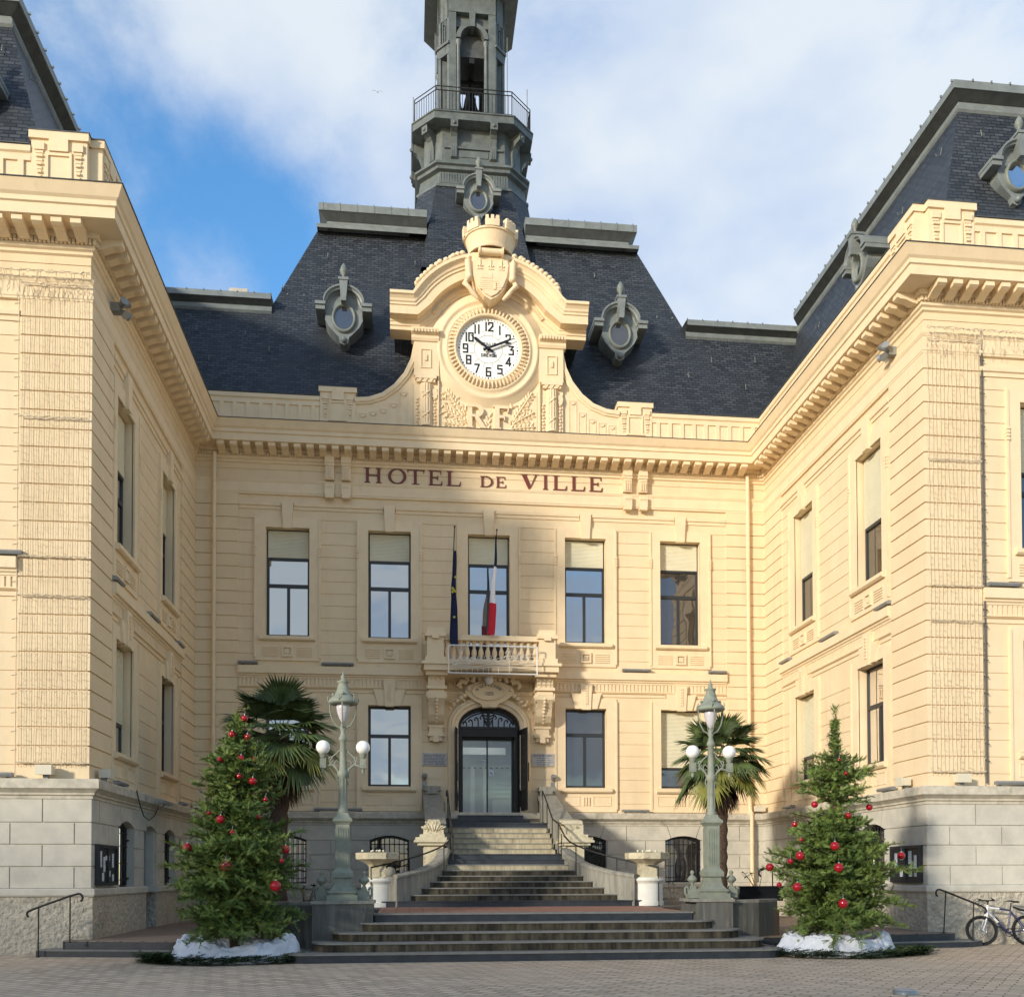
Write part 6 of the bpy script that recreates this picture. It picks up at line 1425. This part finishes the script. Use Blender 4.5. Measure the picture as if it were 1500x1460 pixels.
# the two leaning trees' baubles
BL = [(-5.7, -12.66, 4.57, .065, 'topmost bauble of the left fir'), (-5.9, -12.79, 4.25, .064, 'bauble below the topmost one of the left fir, on its left'), (-5.62, -12.81, 4.2, .058, 'bauble below the topmost one of the left fir, on its right'),
 (-6.11, -12.87, 3.75, .064, 'bauble on the upper left edge of the left fir, on a jutting branch'), (-5.7, -13.02, 3.77, .064, 'middle bauble of the row of three near the left fir top'), (-5.46, -12.92, 3.77, .058, 'right bauble of the upper row of three on the left fir'),
 (-5.72, -13.1, 3.44, .051, 'small bauble under the upper row on the left fir'), (-5.48, -13.07, 3.35, .07, 'large bauble under the upper row on the left fir, beside a small one'), (-5.26, -12.99, 3.02, .045, 'tiny bauble on the left fir in front of the palm trunk'),
 (-6.26, -13.09, 2.76, .038, 'tiny bauble on the left edge of the left fir at mid height'), (-6.01, -13.3, 2.63, .075, 'large dull bauble at mid height of the left fir'), (-5.34, -13.25, 2.68, .041, 'tiny bauble right of the stem at mid height of the left fir'),
 (-5.78, -13.46, 2.39, .043, 'tiny dark bauble by the stem of the left fir, below mid height'), (-6.65, -13.04, 2.12, .083, 'big bauble at the far left branch tip of the left fir'), (-5.86, -13.64, 1.79, .098, 'biggest bauble, low in the centre of the left fir'),
 (-4.87, -13.18, 2.09, .076, 'big bauble on the right edge of the left fir beside the barred window'), (-4.92, -13.34, 1.88, .044, 'small bauble under the right edge one of the left fir'), (-5.0, -13.54, 1.42, .099, 'lowest big bauble on the right of the left fir')]
BR = [(5.79, -13.14, 3.84, .044, 'topmost small bauble of the right fir, on the thin spire'), (5.88, -13.25, 3.58, .044, 'small bauble just below the spire of the right fir'), (5.31, -13.06, 2.98, .067, 'bauble hanging left below the upper tuft of the right fir'),
 (6.49, -12.95, 2.94, .067, 'bauble at the right branch tip beside the ledge, right fir'), (5.89, -13.3, 2.75, .058, 'bauble right of the bare stem of the right fir'), (4.92, -13.01, 2.59, .056, 'bauble on the upper left branch tip of the right fir'),
 (4.9, -13.36, 2.27, .044, 'small dark bauble below the upper left one on the right fir'), (5.4, -13.76, 2.14, .085, 'upper of two big baubles on the stem line of the right fir'), (4.8, -13.55, 1.96, .086, 'big bauble left of the right fir stem, a small dark one behind it'),
 (4.71, -13.3, 1.86, .055, 'small dark bauble tucked behind a big one, left side of the right fir'), (4.35, -13.15, 1.75, .077, 'bauble at the far left branch tip of the right fir'), (5.4, -13.92, 1.73, .088, 'lower of two big baubles on the stem line of the right fir'),
 (6.58, -13.25, 2.06, .062, 'dark bauble right of the right fir stem, near the barred window'), (7.06, -13.12, 1.97, .074, 'bauble at the far right branch tip in front of the notice board'), (4.42, -13.45, 1.41, .05, 'small bauble half hidden low on the left of the right fir'),
 (4.63, -13.81, 1.37, .085, 'big bauble low on the left side of the right fir'), (5.44, -14.0, 1.06, .091, 'lowest big bauble of the right fir, near the cloth')]
fir('bushy fir with red baubles on the left, in front of a palm', -5.85, -12.60, [(.35, .85), (.9, 1.12), (1.4, 1.22), (1.95, 1.12), (2.3, .70), (2.8, .74), (3.1, .62), (3.5, .66), (3.85, .46), (4.15, .26), (4.8, .10)], .62, 4.72, 3, 300, ((2.85, 3.1, .8),), BL)
fir('fir with red baubles on the right, bare stem gap and thin spire', 5.86, -12.80, [(.35, .8), (.6, 1.0), (1.1, 1.22), (1.6, 1.22), (2.15, .88), (2.6, .64), (2.72, .30), (2.95, .26), (3.05, .60), (3.5, .66), (3.75, .46), (3.98, .13), (4.9, .045)], .62, 4.92, 12, 270, ((2.7, 2.98, .4),), BR)
for lst, gname in ((BL, 'red baubles on the left fir'), (BR, 'red baubles on the right fir')):
    for x, y, z, r_, lab in lst:
        g = MB(); g.ball((x, y, z), r_, 20, 12); g.m = 1; g.tube([(x, y, z+r_*.95), (x, y, z+r_*1.2)], r_*.18, 6); g.tube([(x, y, z+r_*1.2), (x+.01, y+.03, z+r_*1.2+.07)], .003, 4)
        solo(g, 'bauble', ['red', 'chrome'], 'red '+lab, 'bauble', gname)
# white sheets wrapped round the tree pots
def sheet(cx, cy, rx, ry, h, seed, label):
    random.seed(seed); rows = []; N_ = 300; prof = [(.0, .50), (.12, .72), (.30, .95), (.5, 1.0), (.66, .90), (.80, .62), (.90, .30), (.96, .08), (1.0, .0)]
    for j in range(27):
        t = j/26; hh = interp(t, prof); r_ = .55+.50*t**.8; row = []
        for i in range(N_):
            a = 2*pi*i/N_; c_, s_ = cos(a), sin(a); q_ = Vector((c_*1.6+seed, s_*1.6, t*.8))
            n1 = noise.noise(q_); w1 = noise.noise(q_*2.1+Vector((9, 0, 0)))
            f1 = 1-abs(noise.noise(Vector((c_*2.0+w1*.8, s_*2.0+seed, t*3.6+w1*1.5+c_*1.5))))*2.6; f2 = 1-abs(noise.noise(Vector((c_*4.5+seed, s_*4.5+w1*1.5, t*7.5+c_*4))))*2.4; f3 = noise.noise(Vector((c_*14, s_*14, t*13+seed)))
            rr = r_*(1+.08*n1+.035*f1*min(1, t*2)+.016*f2*t); z = h*hh*(.85+.40*n1+.20*f1+.07*f2+.35*abs(c_)**3)+.008*f3*min(1, hh*3)
            if t > .88: z = max(z, 0)+.012*max(0, f2)
            row.append((cx+rx*rr*c_, cy+ry*rr*s_, max(.008, z+.01)))
        rows.append(row)
    g = MB(); g.strip(rows, True, True)
    o = solo(g, 'cloth', 'cloth', label, 'cloth', 'white sheets round the fir pots')
sheet(-5.85, -12.55, 1.16, .80, .35, 2, 'crumpled white sheet around the foot of the left fir')
sheet(5.86, -12.75, 1.16, .82, .35, 9, 'crumpled white sheet around the foot of the right fir')
# cut fir branches on the paving
def litter(cx, cy, rx, ry, seed, ext, label):
    random.seed(seed); V = []; Fc = []
    for i in range(900):
        a = random.uniform(0, 2*pi); k = random.uniform(.92, 1.16)
        x, y = cx+rx*k*cos(a), cy+ry*k*sin(a)
        if i > 640: t = random.random(); x = ext[0]+(cx+rx*(.9 if ext[0] > cx else -.9)-ext[0])*t+random.uniform(-.1, .1); y = ext[1]+(cy-ry*.5-ext[1])*t+random.uniform(-.16, .2)*t
        d = Vector((-sin(a)+random.uniform(-.6, .6), cos(a)+random.uniform(-.6, .6), random.uniform(0, .22))).normalized()
        sprig(V, Fc, Vector((x, y, random.uniform(.01, .14))), d, random.uniform(.16, .30), UP)
    f = MB(); f.v = [tuple(p) for p in V]; f.f = [list(x) for x in Fc]; f.sm = [False]*len(Fc); f.mi = [0]*len(Fc)
    solo(f, 'fir_branches', 'firc', label, 'branches', kind='stuff', recalc=False)
litter(-5.85, -12.55, 1.32, .86, 21, (-7.5, -12.5), 'dark cut fir branches spread on the paving around the left white sheet')
litter(5.86, -12.75, 1.32, .88, 22, (7.75, -12.75), 'dark cut fir branches spread on the paving around the right white sheet')

# ------------------------------------------------------------------ palms
def fan(mb, base, d, pet, L, droop, spread=2.3, nseg=30, wid=.028):
    d = d.normalized(); side = d.cross(UP); side = side.normalized() if side.length > .05 else Vector((1, 0, 0)); nr_ = side.cross(d).normalized()
    mid = base+d*pet*.6+Vector((0, 0, -.02)); hub = base+d*pet+Vector((0, 0, -droop*.12*pet))
    mb.m = 0
    mb.tube([base, mid, hub], [.014, .010, .008], 4, cap=False)
    d2 = (d+Vector((0, 0, -droop*.25))).normalized(); nr2 = side.cross(d2).normalized()
    for i in range(nseg):
        a = (i/(nseg-1)-.5)*spread*1.0+random.uniform(-.02, .02); dd = (d2*cos(a)+side*sin(a)).normalized(); ll = L*(.80+.22*cos(a*.8))*random.uniform(.93, 1.05)
        pr = dd.cross(nr2).normalized()
        cup = nr2*(.10*abs(sin(a)))
        p0 = hub; p1 = hub+(dd+cup)*ll*.55+Vector((0, 0, -.02*droop)); p2 = hub+(dd+cup*.6)*ll+Vector((0, 0, -droop*ll*random.uniform(.12, .38)))
        w_ = wid*ll/.6; up_ = nr2*w_*.7
        mb.add([p0, p1-pr*w_, p1+up_, p1+pr*w_, p2], [(0, 1, 2), (0, 2, 3), (1, 4, 2), (2, 4, 3)])
def palm(label, x, y, zb, zc, R, nl, seed, yellow, lean=0):
    random.seed(seed); t_ = thing('fan_palm', label, 'palm', (x, y, zb), 'fan palms before the facade')
    g = MB(); n = 22; pts = []; rs = []
    for i in range(n+1):
        t = i/n; pts.append((x+lean*(1-t), y, zb+(zc-zb)*t)); rs.append((.15+.035*(i % 2)+.04*t)*(R/1.3))
    g.tube(pts, rs, 12)
    for i in range(420):
        t = random.random(); a = random.uniform(0, 2*pi); r_ = .16*(R/1.3); p = Vector((x+lean*(1-t)+r_*cos(a), y+r_*sin(a), zb+(zc-zb)*t)); o_v = Vector((cos(a)*.05, sin(a)*.05, random.uniform(-.09, .08)))
        w_ = Vector((-sin(a), cos(a), 0))*.02; g.add([p-w_, p+w_, p+o_v], [(0, 1, 2)])
    g.build('trunk', 'palmbark', t_)
    C = Vector((x, y, zc))
    groups = {'palm': MB(), 'palmy': MB(), 'palmd': MB()}
    for i in range(nl):
        t = (i+.5)/nl; el = math.asin(max(-1, min(1, .99-t*1.72))); az = i*2.39996+random.uniform(-.2, .2)
        d = Vector((cos(el)*cos(az), cos(el)*sin(az), sin(el)))
        m_ = 'palm'
        if el < radians(-12) and random.random() < yellow: m_ = 'palmy'
        fan(groups[m_], C+d*.10, d, R*random.uniform(.30, .52), R*random.uniform(.50, .62), .4+1.0*t, random.uniform(2.6, 3.7), 38)
    for i in range(16):
        az = i*2.4; el = radians(random.uniform(-86, -62)); d = Vector((cos(el)*cos(az), cos(el)*sin(az), sin(el)))
        fan(groups['palmd'], C+Vector((0, 0, -.15))+d*.1, d, R*.40, R*.42, 1.4, 1.5, 16)
    for k, nm in (('palm', 'fronds'), ('palmy', 'yellow_fronds'), ('palmd', 'dead_fronds')):
        if groups[k].v: groups[k].build(nm, k, t_, recalc=False)
palm('tall dark fan palm behind the left fir, with a brown skirt of dead leaves', -5.95, -5.6, .8, 5.25, 1.62, 34, 5, .45)
palm('smaller fan palm with yellowing lower leaves behind the right street lamp', 5.98, -5.2, .8, 4.88, 1.38, 34, 8, .55)

# ------------------------------------------------------------------ small plants by the lamps
def shrub(x, y, z, h, n, seed, label, box=None):
    random.seed(seed); t_ = thing('potted_shrub' if box else 'leafy_plant', label, 'plant', (x, y, z))
    if box:
        g = MB(); a, b_ = box; g.box(x-a, x+a, y-b_, y+b_, z, z+.32); g.box(x-a-.02, x+a+.02, y-b_-.02, y+b_+.02, z+.28, z+.325); g.build('planter_box', 'black', t_); z += .3
    g = MB(); lf = MB()
    for i in range(n):
        a = i*2.4; tp = Vector((x+random.uniform(-.3, .3), y+random.uniform(-.1, .1), z+h*random.uniform(.7, 1.1)))
        g.tube([(x+.3*(tp.x-x), y, z), (x+.7*(tp.x-x), y, z+h*.5), tuple(tp)], [.010, .008, .005], 5)
        for k in range(11):
            b2 = k*2.4; d = Vector((cos(b2), sin(b2), random.uniform(-.5, .6))).normalized(); L = random.uniform(.08, .15); s = d.cross(UP).normalized()*.022
            lf.add([tp, tp+d*L*.5+s, tp+d*L, tp+d*L*.5-s], [(0, 1, 2, 3)])
    g.build('stem', 'bark', t_); lf.build('leaves', 'leaf', t_, recalc=False)
shrub(5.05, -10.6, 1.03, .34, 4, 3, 'dark low shrub in a long black planter box beside the right street lamp', (.5, .2))
shrub(-4.75, -10.9, .95, .50, 5, 6, 'dark leafy plant just behind the left street lamp base')
shrub(3.7, -8.9, .85, .55, 3, 7, 'thin leafy plant between the right planter and the lamp')

# ------------------------------------------------------------------ bicycle
def bicycle():
    bx, by = 10.20, -10.78
    t_ = thing('bicycle', 'white and violet mountain bike leaning on the right wing plinth', 'bicycle', (bx, by, 0))
    B = lambda u, v, w_=0.: (bx+u, by+w_+.10*v, v)           # u along, v up, leaning to the wall
    for (u0, st_) in ((0, .35), (1.06, 0.)):
        g = MB(); R = .335; c_, s_ = cos(st_), sin(st_)
        W = lambda a, r_, o=0.: (bx+u0+r_*cos(a)*c_ - o*s_, by+.10*(R+r_*sin(a))+r_*cos(a)*s_*-1.0*0+r_*cos(a)*-s_+o*c_, R+r_*sin(a))
        g.tube([W(2*pi*k/40, R-.027) for k in range(41)], .027, 8, cap=False)
        for k in range(44): a = 2*pi*k/44; g.tube([W(a, R-.004, -.014), W(a, R-.004, .014)], .007, 4, smooth=False)
        ty = g.build('tyre', 'rubber', t_)
        g = MB(); g.tube([W(2*pi*k/40, R-.062) for k in range(41)], .012, 6, cap=False); g.build('rim', 'chrome' if 0 else 'iron', t_)
        g = MB()
        for k in range(28): a = 2*pi*k/28; g.tube([W(a+.25*(-1)**k, .03, .02*(-1)**k), W(a, R-.07)], .0022, 3, smooth=False)
        g.build('spokes', 'chrome', t_)
        g = MB(); g.tube([W(0, 0, -.05), W(0, 0, .05)], .025, 8)
        g.tube([W(2*pi*k/24, .078, -.03) for k in range(25)], .010, 5, cap=False)
        for k in range(6): g.tube([W(k*pi/3, .02, -.03), W(k*pi/3+.5, .076, -.03)], .006, 4)
        g.build('brake_disc', 'chrome', t_)
    hd = (.18, .90); hb = (.145, .74); bb = (.62, .29); sc_ = (.72, .78); st2 = (.76, .98)
    g = MB(); g.tube([B(*hd), B(.16, .80), B(*hb)], .028, 10); g.tube([B(.17, .85), B(.45, .82)], .022, 8); g.tube([B(.155, .78), B(.40, .52)], .027, 8)
    for w_ in (-.05, .05): g.tube([B(.145, .72, w_*.6), B(.10, .58, w_), B(.0, .335, w_)], [.02, .019, .014], 8)
    g.tube([B(.145, .74, -.05), B(.145, .74, .05)], .022, 8); g.build('frame_front', 'bikew', t_)
    g = MB(); g.tube([B(.45, .82), B(*sc_)], .02, 8); g.tube([B(.40, .52), B(*bb)], .026, 8); g.tube([B(*bb), B(*sc_)], .018, 8)
    for w_ in (-.05, .05): g.tube([B(sc_[0], sc_[1]-.02, w_*.4), B(1.06, .335, w_)], .011, 6); g.tube([B(bb[0], bb[1], w_*.5), B(1.06, .335, w_)], .012, 6)
    g.tube([B(bb[0], bb[1], -.04), B(bb[0], bb[1], .04)], .026, 8); g.build('frame_rear', 'bikeb', t_)
    g = MB(); g.tube([B(*sc_), B(.75, .95)], .014, 8); g.build('seat_post', 'iron', t_)
    g = MB()
    for i in range(7):
        t = i/6; g.ball(B(.62+.27*t, .985+.012*sin(t*5)), .02+.05*t*(1 if t < .9 else .9), 10, 6, (1, 1, .35))
    g.build('saddle', 'rubber', t_)
    g = MB(); g.tube([B(.18, .92), B(.20, .97), B(.12, 1.01)], .016, 8); g.tube([B(.16, 1.02, -.30), B(.13, 1.01, -.12), B(.12, 1.01, 0), B(.13, 1.01, .12), B(.16, 1.02, .28)], .013, 8)
    for w_ in (-1, 1):
        g.tube([B(.155, 1.02, w_*.20), B(.165, 1.02, w_*.30)], .019, 8); g.tube([B(.12, 1.0, w_*.18), B(.03, .96, w_*.24)], .008, 5); g.tube([B(.16, 1.02, w_*.30), B(.08, 1.08, w_*.31)], .012, 6)
        g.tube([B(.12, 1.0, w_*.15), B(-.03, .92, w_*.1), B(.08, .80, w_*.03), B(.12, .7, .02)], .005, 4)
    g.build('handlebar', 'rubber', t_)
    g = MB(); g.tube([B(bb[0]+.09*cos(a), bb[1]+.09*sin(a), -.055) for a in [2*pi*k/20 for k in range(21)]], .009, 5, cap=False)
    g.tube([B(bb[0], bb[1]+.09, -.055), B(1.06, .335+.04, -.055)], .005, 4); g.tube([B(bb[0], bb[1]-.09, -.055), B(1.06, .335-.05, -.055)], .005, 4)
    for sg in (-1, 1):
        g.tube([B(bb[0], bb[1], -.075*sg), B(bb[0]+.12*sg, bb[1]-.12*sg, -.085*sg)], .011, 6); x_, z_ = bb[0]+.12*sg, bb[1]-.12*sg
        g.add([B(x_+a, z_+b_, -.085*sg-c*sg) for c in (.0, .09) for a, b_ in ((-.045, -.012), (.045, -.012), (.045, .012), (-.045, .012))], [(0, 1, 2, 3), (4, 5, 6, 7), (0, 1, 5, 4), (1, 2, 6, 5), (2, 3, 7, 6), (3, 0, 4, 7)])
    g.build('crank', 'iron', t_)
    g = MB(); g.tube([B(.79, .86), B(.95, .80), B(1.12, .77), B(1.3, .72)], [.02, .03, .028, .015], 6); g.build('mudguard', 'rubber', t_)
    g = MB(); g.prism_xy([(0, 0)]*3, 0, 0) if 0 else None
    g.tube([B(.335, .64, -.02), B(.41, .555, -.02)], .018, 6)
    g.build('frame_decal', 'iron', t_)
bicycle()
# ground light at the lower edge
t_ = thing('ground_spotlight', 'small round steel light standing in the paving at the bottom edge', 'ground light', (3.98, -19.0, 0))
g = MB(); g.lathe([(.16, 0), (.16, .05), (.13, .06)], (3.98, -19.0, 0), 24); g.build('ring', 'alu', t_); g = MB(); g.lathe([(.12, .055), (.12, .065)], (3.98, -19.0, 0), 20); g.build('lens', 'frost', t_)
# a distant bird
g = MB(); c_ = Vector((-3.77, 6, 31.86)); g.tube([c_+Vector((-.03, 0, .02)), c_, c_+Vector((.05, 0, -.01))], [.006, .018, .006], 6)
for sg in (-1, 1): g.add([c_+Vector((-.02, 0, .005)), c_+Vector((sg*.10, -.02, .05)), c_+Vector((sg*.24, -.03, .01)), c_+Vector((sg*.10, -.02, .03))], [(0, 1, 2, 3)])
solo(g, 'bird', 'alu', 'tiny grey bird gliding in the sky, left of the bell tower', 'bird', recalc=False)
# antenna-free chimney cap behind the left low roof
g = MB(); g.box(-8.95, -8.4, 4.2, 4.7, 21.2, 22.72); g.box(-9.0, -8.35, 4.15, 4.75, 22.62, 22.75); g.build('chimney', 'stone', H)

# ------------------------------------------------------------------ unseen houses added behind the viewer to shade the square
random.seed(30)
SUN_AZ, SUN_EL = 47.5, 15.                  # degrees from the facade normal towards the left, and above the horizon
def house(x, y, w_, dp, h, rz, lab):
    t_ = thing('shade_house', lab, 'house', (x, y, 0), 'unseen houses added for shade')
    c_, s_ = cos(rz), sin(rz); Fh = lambda u, d, z: (x+u*c_-d*s_, y+u*s_+d*c_, z)
    g = MB(); g.box(-w_/2, w_/2, -dp, 0, 0, h, Fh); g.box(-w_/2-.3, w_/2+.3, -dp-.3, .4, h, h+.25, Fh); g.build('wall', 'house', t_)
    g = MB(); g.prism_dz([(-dp-.2, h+.25), (.3, h+.25), (-dp/2, h+2.6)], -w_/2-.2, w_/2+.2, Fh); g.build('roof', 'slate', t_, uv=True)
    for i in range(int(w_/3)):
        for j in range(int(h/3.2)):
            u = -w_/2+1.8+i*3; z = 1.2+j*3.2
            g = MB(); g.box(u-.55, u+.55, 0, .04, z, z+1.7, Fh); g.box(u-.7, u+.7, 0, .12, z-.15, z, Fh); g.build('window', 'metal', t_)
D = Vector((-sin(radians(SUN_AZ)), -cos(radians(SUN_AZ)), 0))      # towards the sun
T = Vector((-D.y, D.x, 0))
tanE = math.tan(radians(SUN_EL))
rzh = atan2((-D).y, (-D).x)-pi/2
hz = []
for i, (k, dist, w_, top) in enumerate(((-17, 52, 20, -.2), (3, 54, 19, 1.25), (23, 56, 20, .0))):
    c_ = Vector((-1.5, -13, 0))+D*dist+T*k
    house(c_.x, c_.y, w_-.5, 9, top+tanE*dist-1.3, rzh, ('unseen low grey house added to shade the paving, nearest the left wing side', 'unseen middle grey house added to shade the front steps', 'unseen grey house added behind the viewer to shade the paving')[i]) if 1 else None

# ------------------------------------------------------------------ sky, sun, camera
W = bpy.data.worlds.new('World'); S.world = W; W.use_nodes = True
nt = W.node_tree; N = nt.nodes; L = nt.links
bg = N['Background']; bg.inputs['Strength'].default_value = .12
sky = N.new('ShaderNodeTexSky'); sky.sky_type = 'NISHITA'; sky.sun_disc = False; sky.sun_elevation = radians(SUN_EL)
sky.air_density = 1.0; sky.dust_density = .6; sky.ozone_density = 2.0
sky.sun_rotation = atan2(D.x, D.y)
tc = N.new('ShaderNodeTexCoord')
sep = N.new('ShaderNodeSeparateXYZ'); L.new(tc.outputs['Generated'], sep.inputs[0])
mz = N.new('ShaderNodeMath'); mz.operation = 'MAXIMUM'; mz.inputs[1].default_value = .0; L.new(sep.outputs['Z'], mz.inputs[0])
ad = N.new('ShaderNodeMath'); ad.operation = 'ADD'; ad.inputs[1].default_value = .22; L.new(mz.outputs[0], ad.inputs[0])
dv = N.new('ShaderNodeVectorMath'); dv.operation = 'DIVIDE'; L.new(tc.outputs['Generated'], dv.inputs[0])
cb = N.new('ShaderNodeCombineXYZ'); [L.new(ad.outputs[0], cb.inputs[i]) for i in range(3)]; L.new(cb.outputs[0], dv.inputs[1])
mp = N.new('ShaderNodeMapping'); mp.inputs['Location'].default_value = (.55, 1.9, 0); mp.inputs['Scale'].default_value = (1.0, 1.0, .4); mp.inputs['Rotation'].default_value = (0, 0, .5); L.new(dv.outputs[0], mp.inputs[0])
n1 = N.new('ShaderNodeTexNoise'); n1.inputs['Scale'].default_value = 1.5; n1.inputs['Detail'].default_value = 9; n1.inputs['Roughness'].default_value = .6; n1.inputs['Distortion'].default_value = .25; L.new(mp.outputs[0], n1.inputs['Vector'])
# a clear gap low on the left: a soft blob in direction space
def blob(v, wdt, amt):
    d = N.new('ShaderNodeVectorMath'); d.operation = 'DISTANCE'; d.inputs[1].default_value = v
    nm = N.new('ShaderNodeVectorMath'); nm.operation = 'NORMALIZE'; L.new(tc.outputs['Generated'], nm.inputs[0]); L.new(nm.outputs[0], d.inputs[0])
    m_ = N.new('ShaderNodeMapRange'); m_.interpolation_type = 'SMOOTHSTEP'; m_.inputs[1].default_value = 0; m_.inputs[2].default_value = wdt; m_.inputs[3].default_value = amt; m_.inputs[4].default_value = 0
    L.new(d.outputs[1], m_.inputs[0]); return m_.outputs[0]
def dirpx(px, py):
    R_ = Vector((.994, -.111, -.003)); U_ = Vector((0, -.023, 1)); F_ = Vector((.111, .994, .023))
    return tuple((F_+R_*((px-754.9)/1433.6)-U_*((py-1248.9)/1433.6)).normalized())
s0 = n1.outputs['Fac']
for v_, w_, a_ in (((0, -.96, .25), .7, .13), ((-.22, -.93, .30), .13, -.14), ((-.30, -.93, .12), .10, -.10)):
    m_ = N.new('ShaderNodeMath'); m_.operation = 'ADD'; L.new(s0, m_.inputs[0]); L.new(blob(v_, w_, a_), m_.inputs[1]); s0 = m_.outputs[0]
for px, py, w_, a in ((290, 320, .19, -.34), (420, 300, .13, -.12), (500, 220, .2, .08), (330, 150, .16, .14), (230, 410, .13, .16), (330, 430, .08, .14), (700, 60, .5, .10), (1050, 200, .5, .13), (1000, 430, .25, .12), (330, 60, .3, .08), (120, 20, .18, -.05), (850, 210, .16, -.07)):
    m_ = N.new('ShaderNodeMath'); m_.operation = 'ADD'; L.new(s0, m_.inputs[0]); L.new(blob(dirpx(px, py), w_, a), m_.inputs[1]); s0 = m_.outputs[0]
cr = N.new('ShaderNodeMapRange'); cr.interpolation_type = 'SMOOTHSTEP'; cr.inputs[1].default_value = .40; cr.inputs[2].default_value = .66; cr.inputs[4].default_value = .9; L.new(s0, cr.inputs[0])
n2 = N.new('ShaderNodeTexNoise'); n2.inputs['Scale'].default_value = 2.6; n2.inputs['Detail'].default_value = 8; L.new(mp.outputs[0], n2.inputs['Vector'])
cm = N.new('ShaderNodeMix'); cm.data_type = 'RGBA'; cm.inputs[6].default_value = (3.55, 4.2, 5.35, 1); cm.inputs[7].default_value = (5.1, 5.45, 5.75, 1)
cr2 = N.new('ShaderNodeMapRange'); cr2.inputs[1].default_value = .42; cr2.inputs[2].default_value = .58; L.new(n2.outputs['Fac'], cr2.inputs[0]); L.new(cr2.outputs[0], cm.inputs[0])
mx = N.new('ShaderNodeMix'); mx.data_type = 'RGBA'; L.new(cr.outputs[0], mx.inputs[0]); L.new(cm.outputs[2], mx.inputs[7])
hs = N.new('ShaderNodeHueSaturation'); hs.inputs['Saturation'].default_value = 1.25; hs.inputs['Value'].default_value = 2.0; L.new(sky.outputs[0], hs.inputs['Color']); L.new(hs.outputs[0], mx.inputs[6])
fy = N.new('ShaderNodeMapRange'); fy.interpolation_type = 'SMOOTHSTEP'; fy.inputs[1].default_value = -.6; fy.inputs[2].default_value = .45; fy.inputs[3].default_value = .85; fy.inputs[4].default_value = 1
L.new(sep.outputs['Y'], fy.inputs[0]); ml = N.new('ShaderNodeMix'); ml.data_type = 'RGBA'; ml.blend_type = 'MULTIPLY'; ml.inputs[0].default_value = 1
L.new(mx.outputs[2], ml.inputs[6]); L.new(fy.outputs[0], ml.inputs[7]); L.new(ml.outputs[2], bg.inputs['Color'])

sl = bpy.data.lights.new('sun', 'SUN'); sl.energy = 2.9; sl.angle = radians(5); sl.color = (1, .915, .77)
so = bpy.data.objects.new('sun', sl); COL.objects.link(so)
ds = Vector((D.x*cos(radians(SUN_EL)), D.y*cos(radians(SUN_EL)), sin(radians(SUN_EL))))
so.rotation_euler = ds.to_track_quat('Z', 'Y').to_euler(); so.location = ds*60

cd = bpy.data.cameras.new('camera'); co = bpy.data.objects.new('camera', cd); COL.objects.link(co); S.camera = co
cd.sensor_fit = 'HORIZONTAL'; cd.sensor_width = 36; cd.lens = 1433.64/1500*36; cd.clip_end = 1000; cd.clip_start = .1
cd.shift_x = (750-754.93)/1500; cd.shift_y = (1248.93-730)/1500
R_ = Vector((.99382, -.11096, -.00257)).normalized(); F_ = Vector((.11095, .99356, .02290)); F_ = (F_-R_*F_.dot(R_)).normalized(); U_ = R_.cross(F_)
co.matrix_world = Matrix(((R_.x, U_.x, -F_.x, -2.672), (R_.y, U_.y, -F_.y, -31.5), (R_.z, U_.z, -F_.z, 1.6), (0, 0, 0, 1)))
S.view_settings.view_transform = 'Standard'; S.view_settings.look = 'None'; S.view_settings.exposure = .48; S.view_settings.gamma = 1
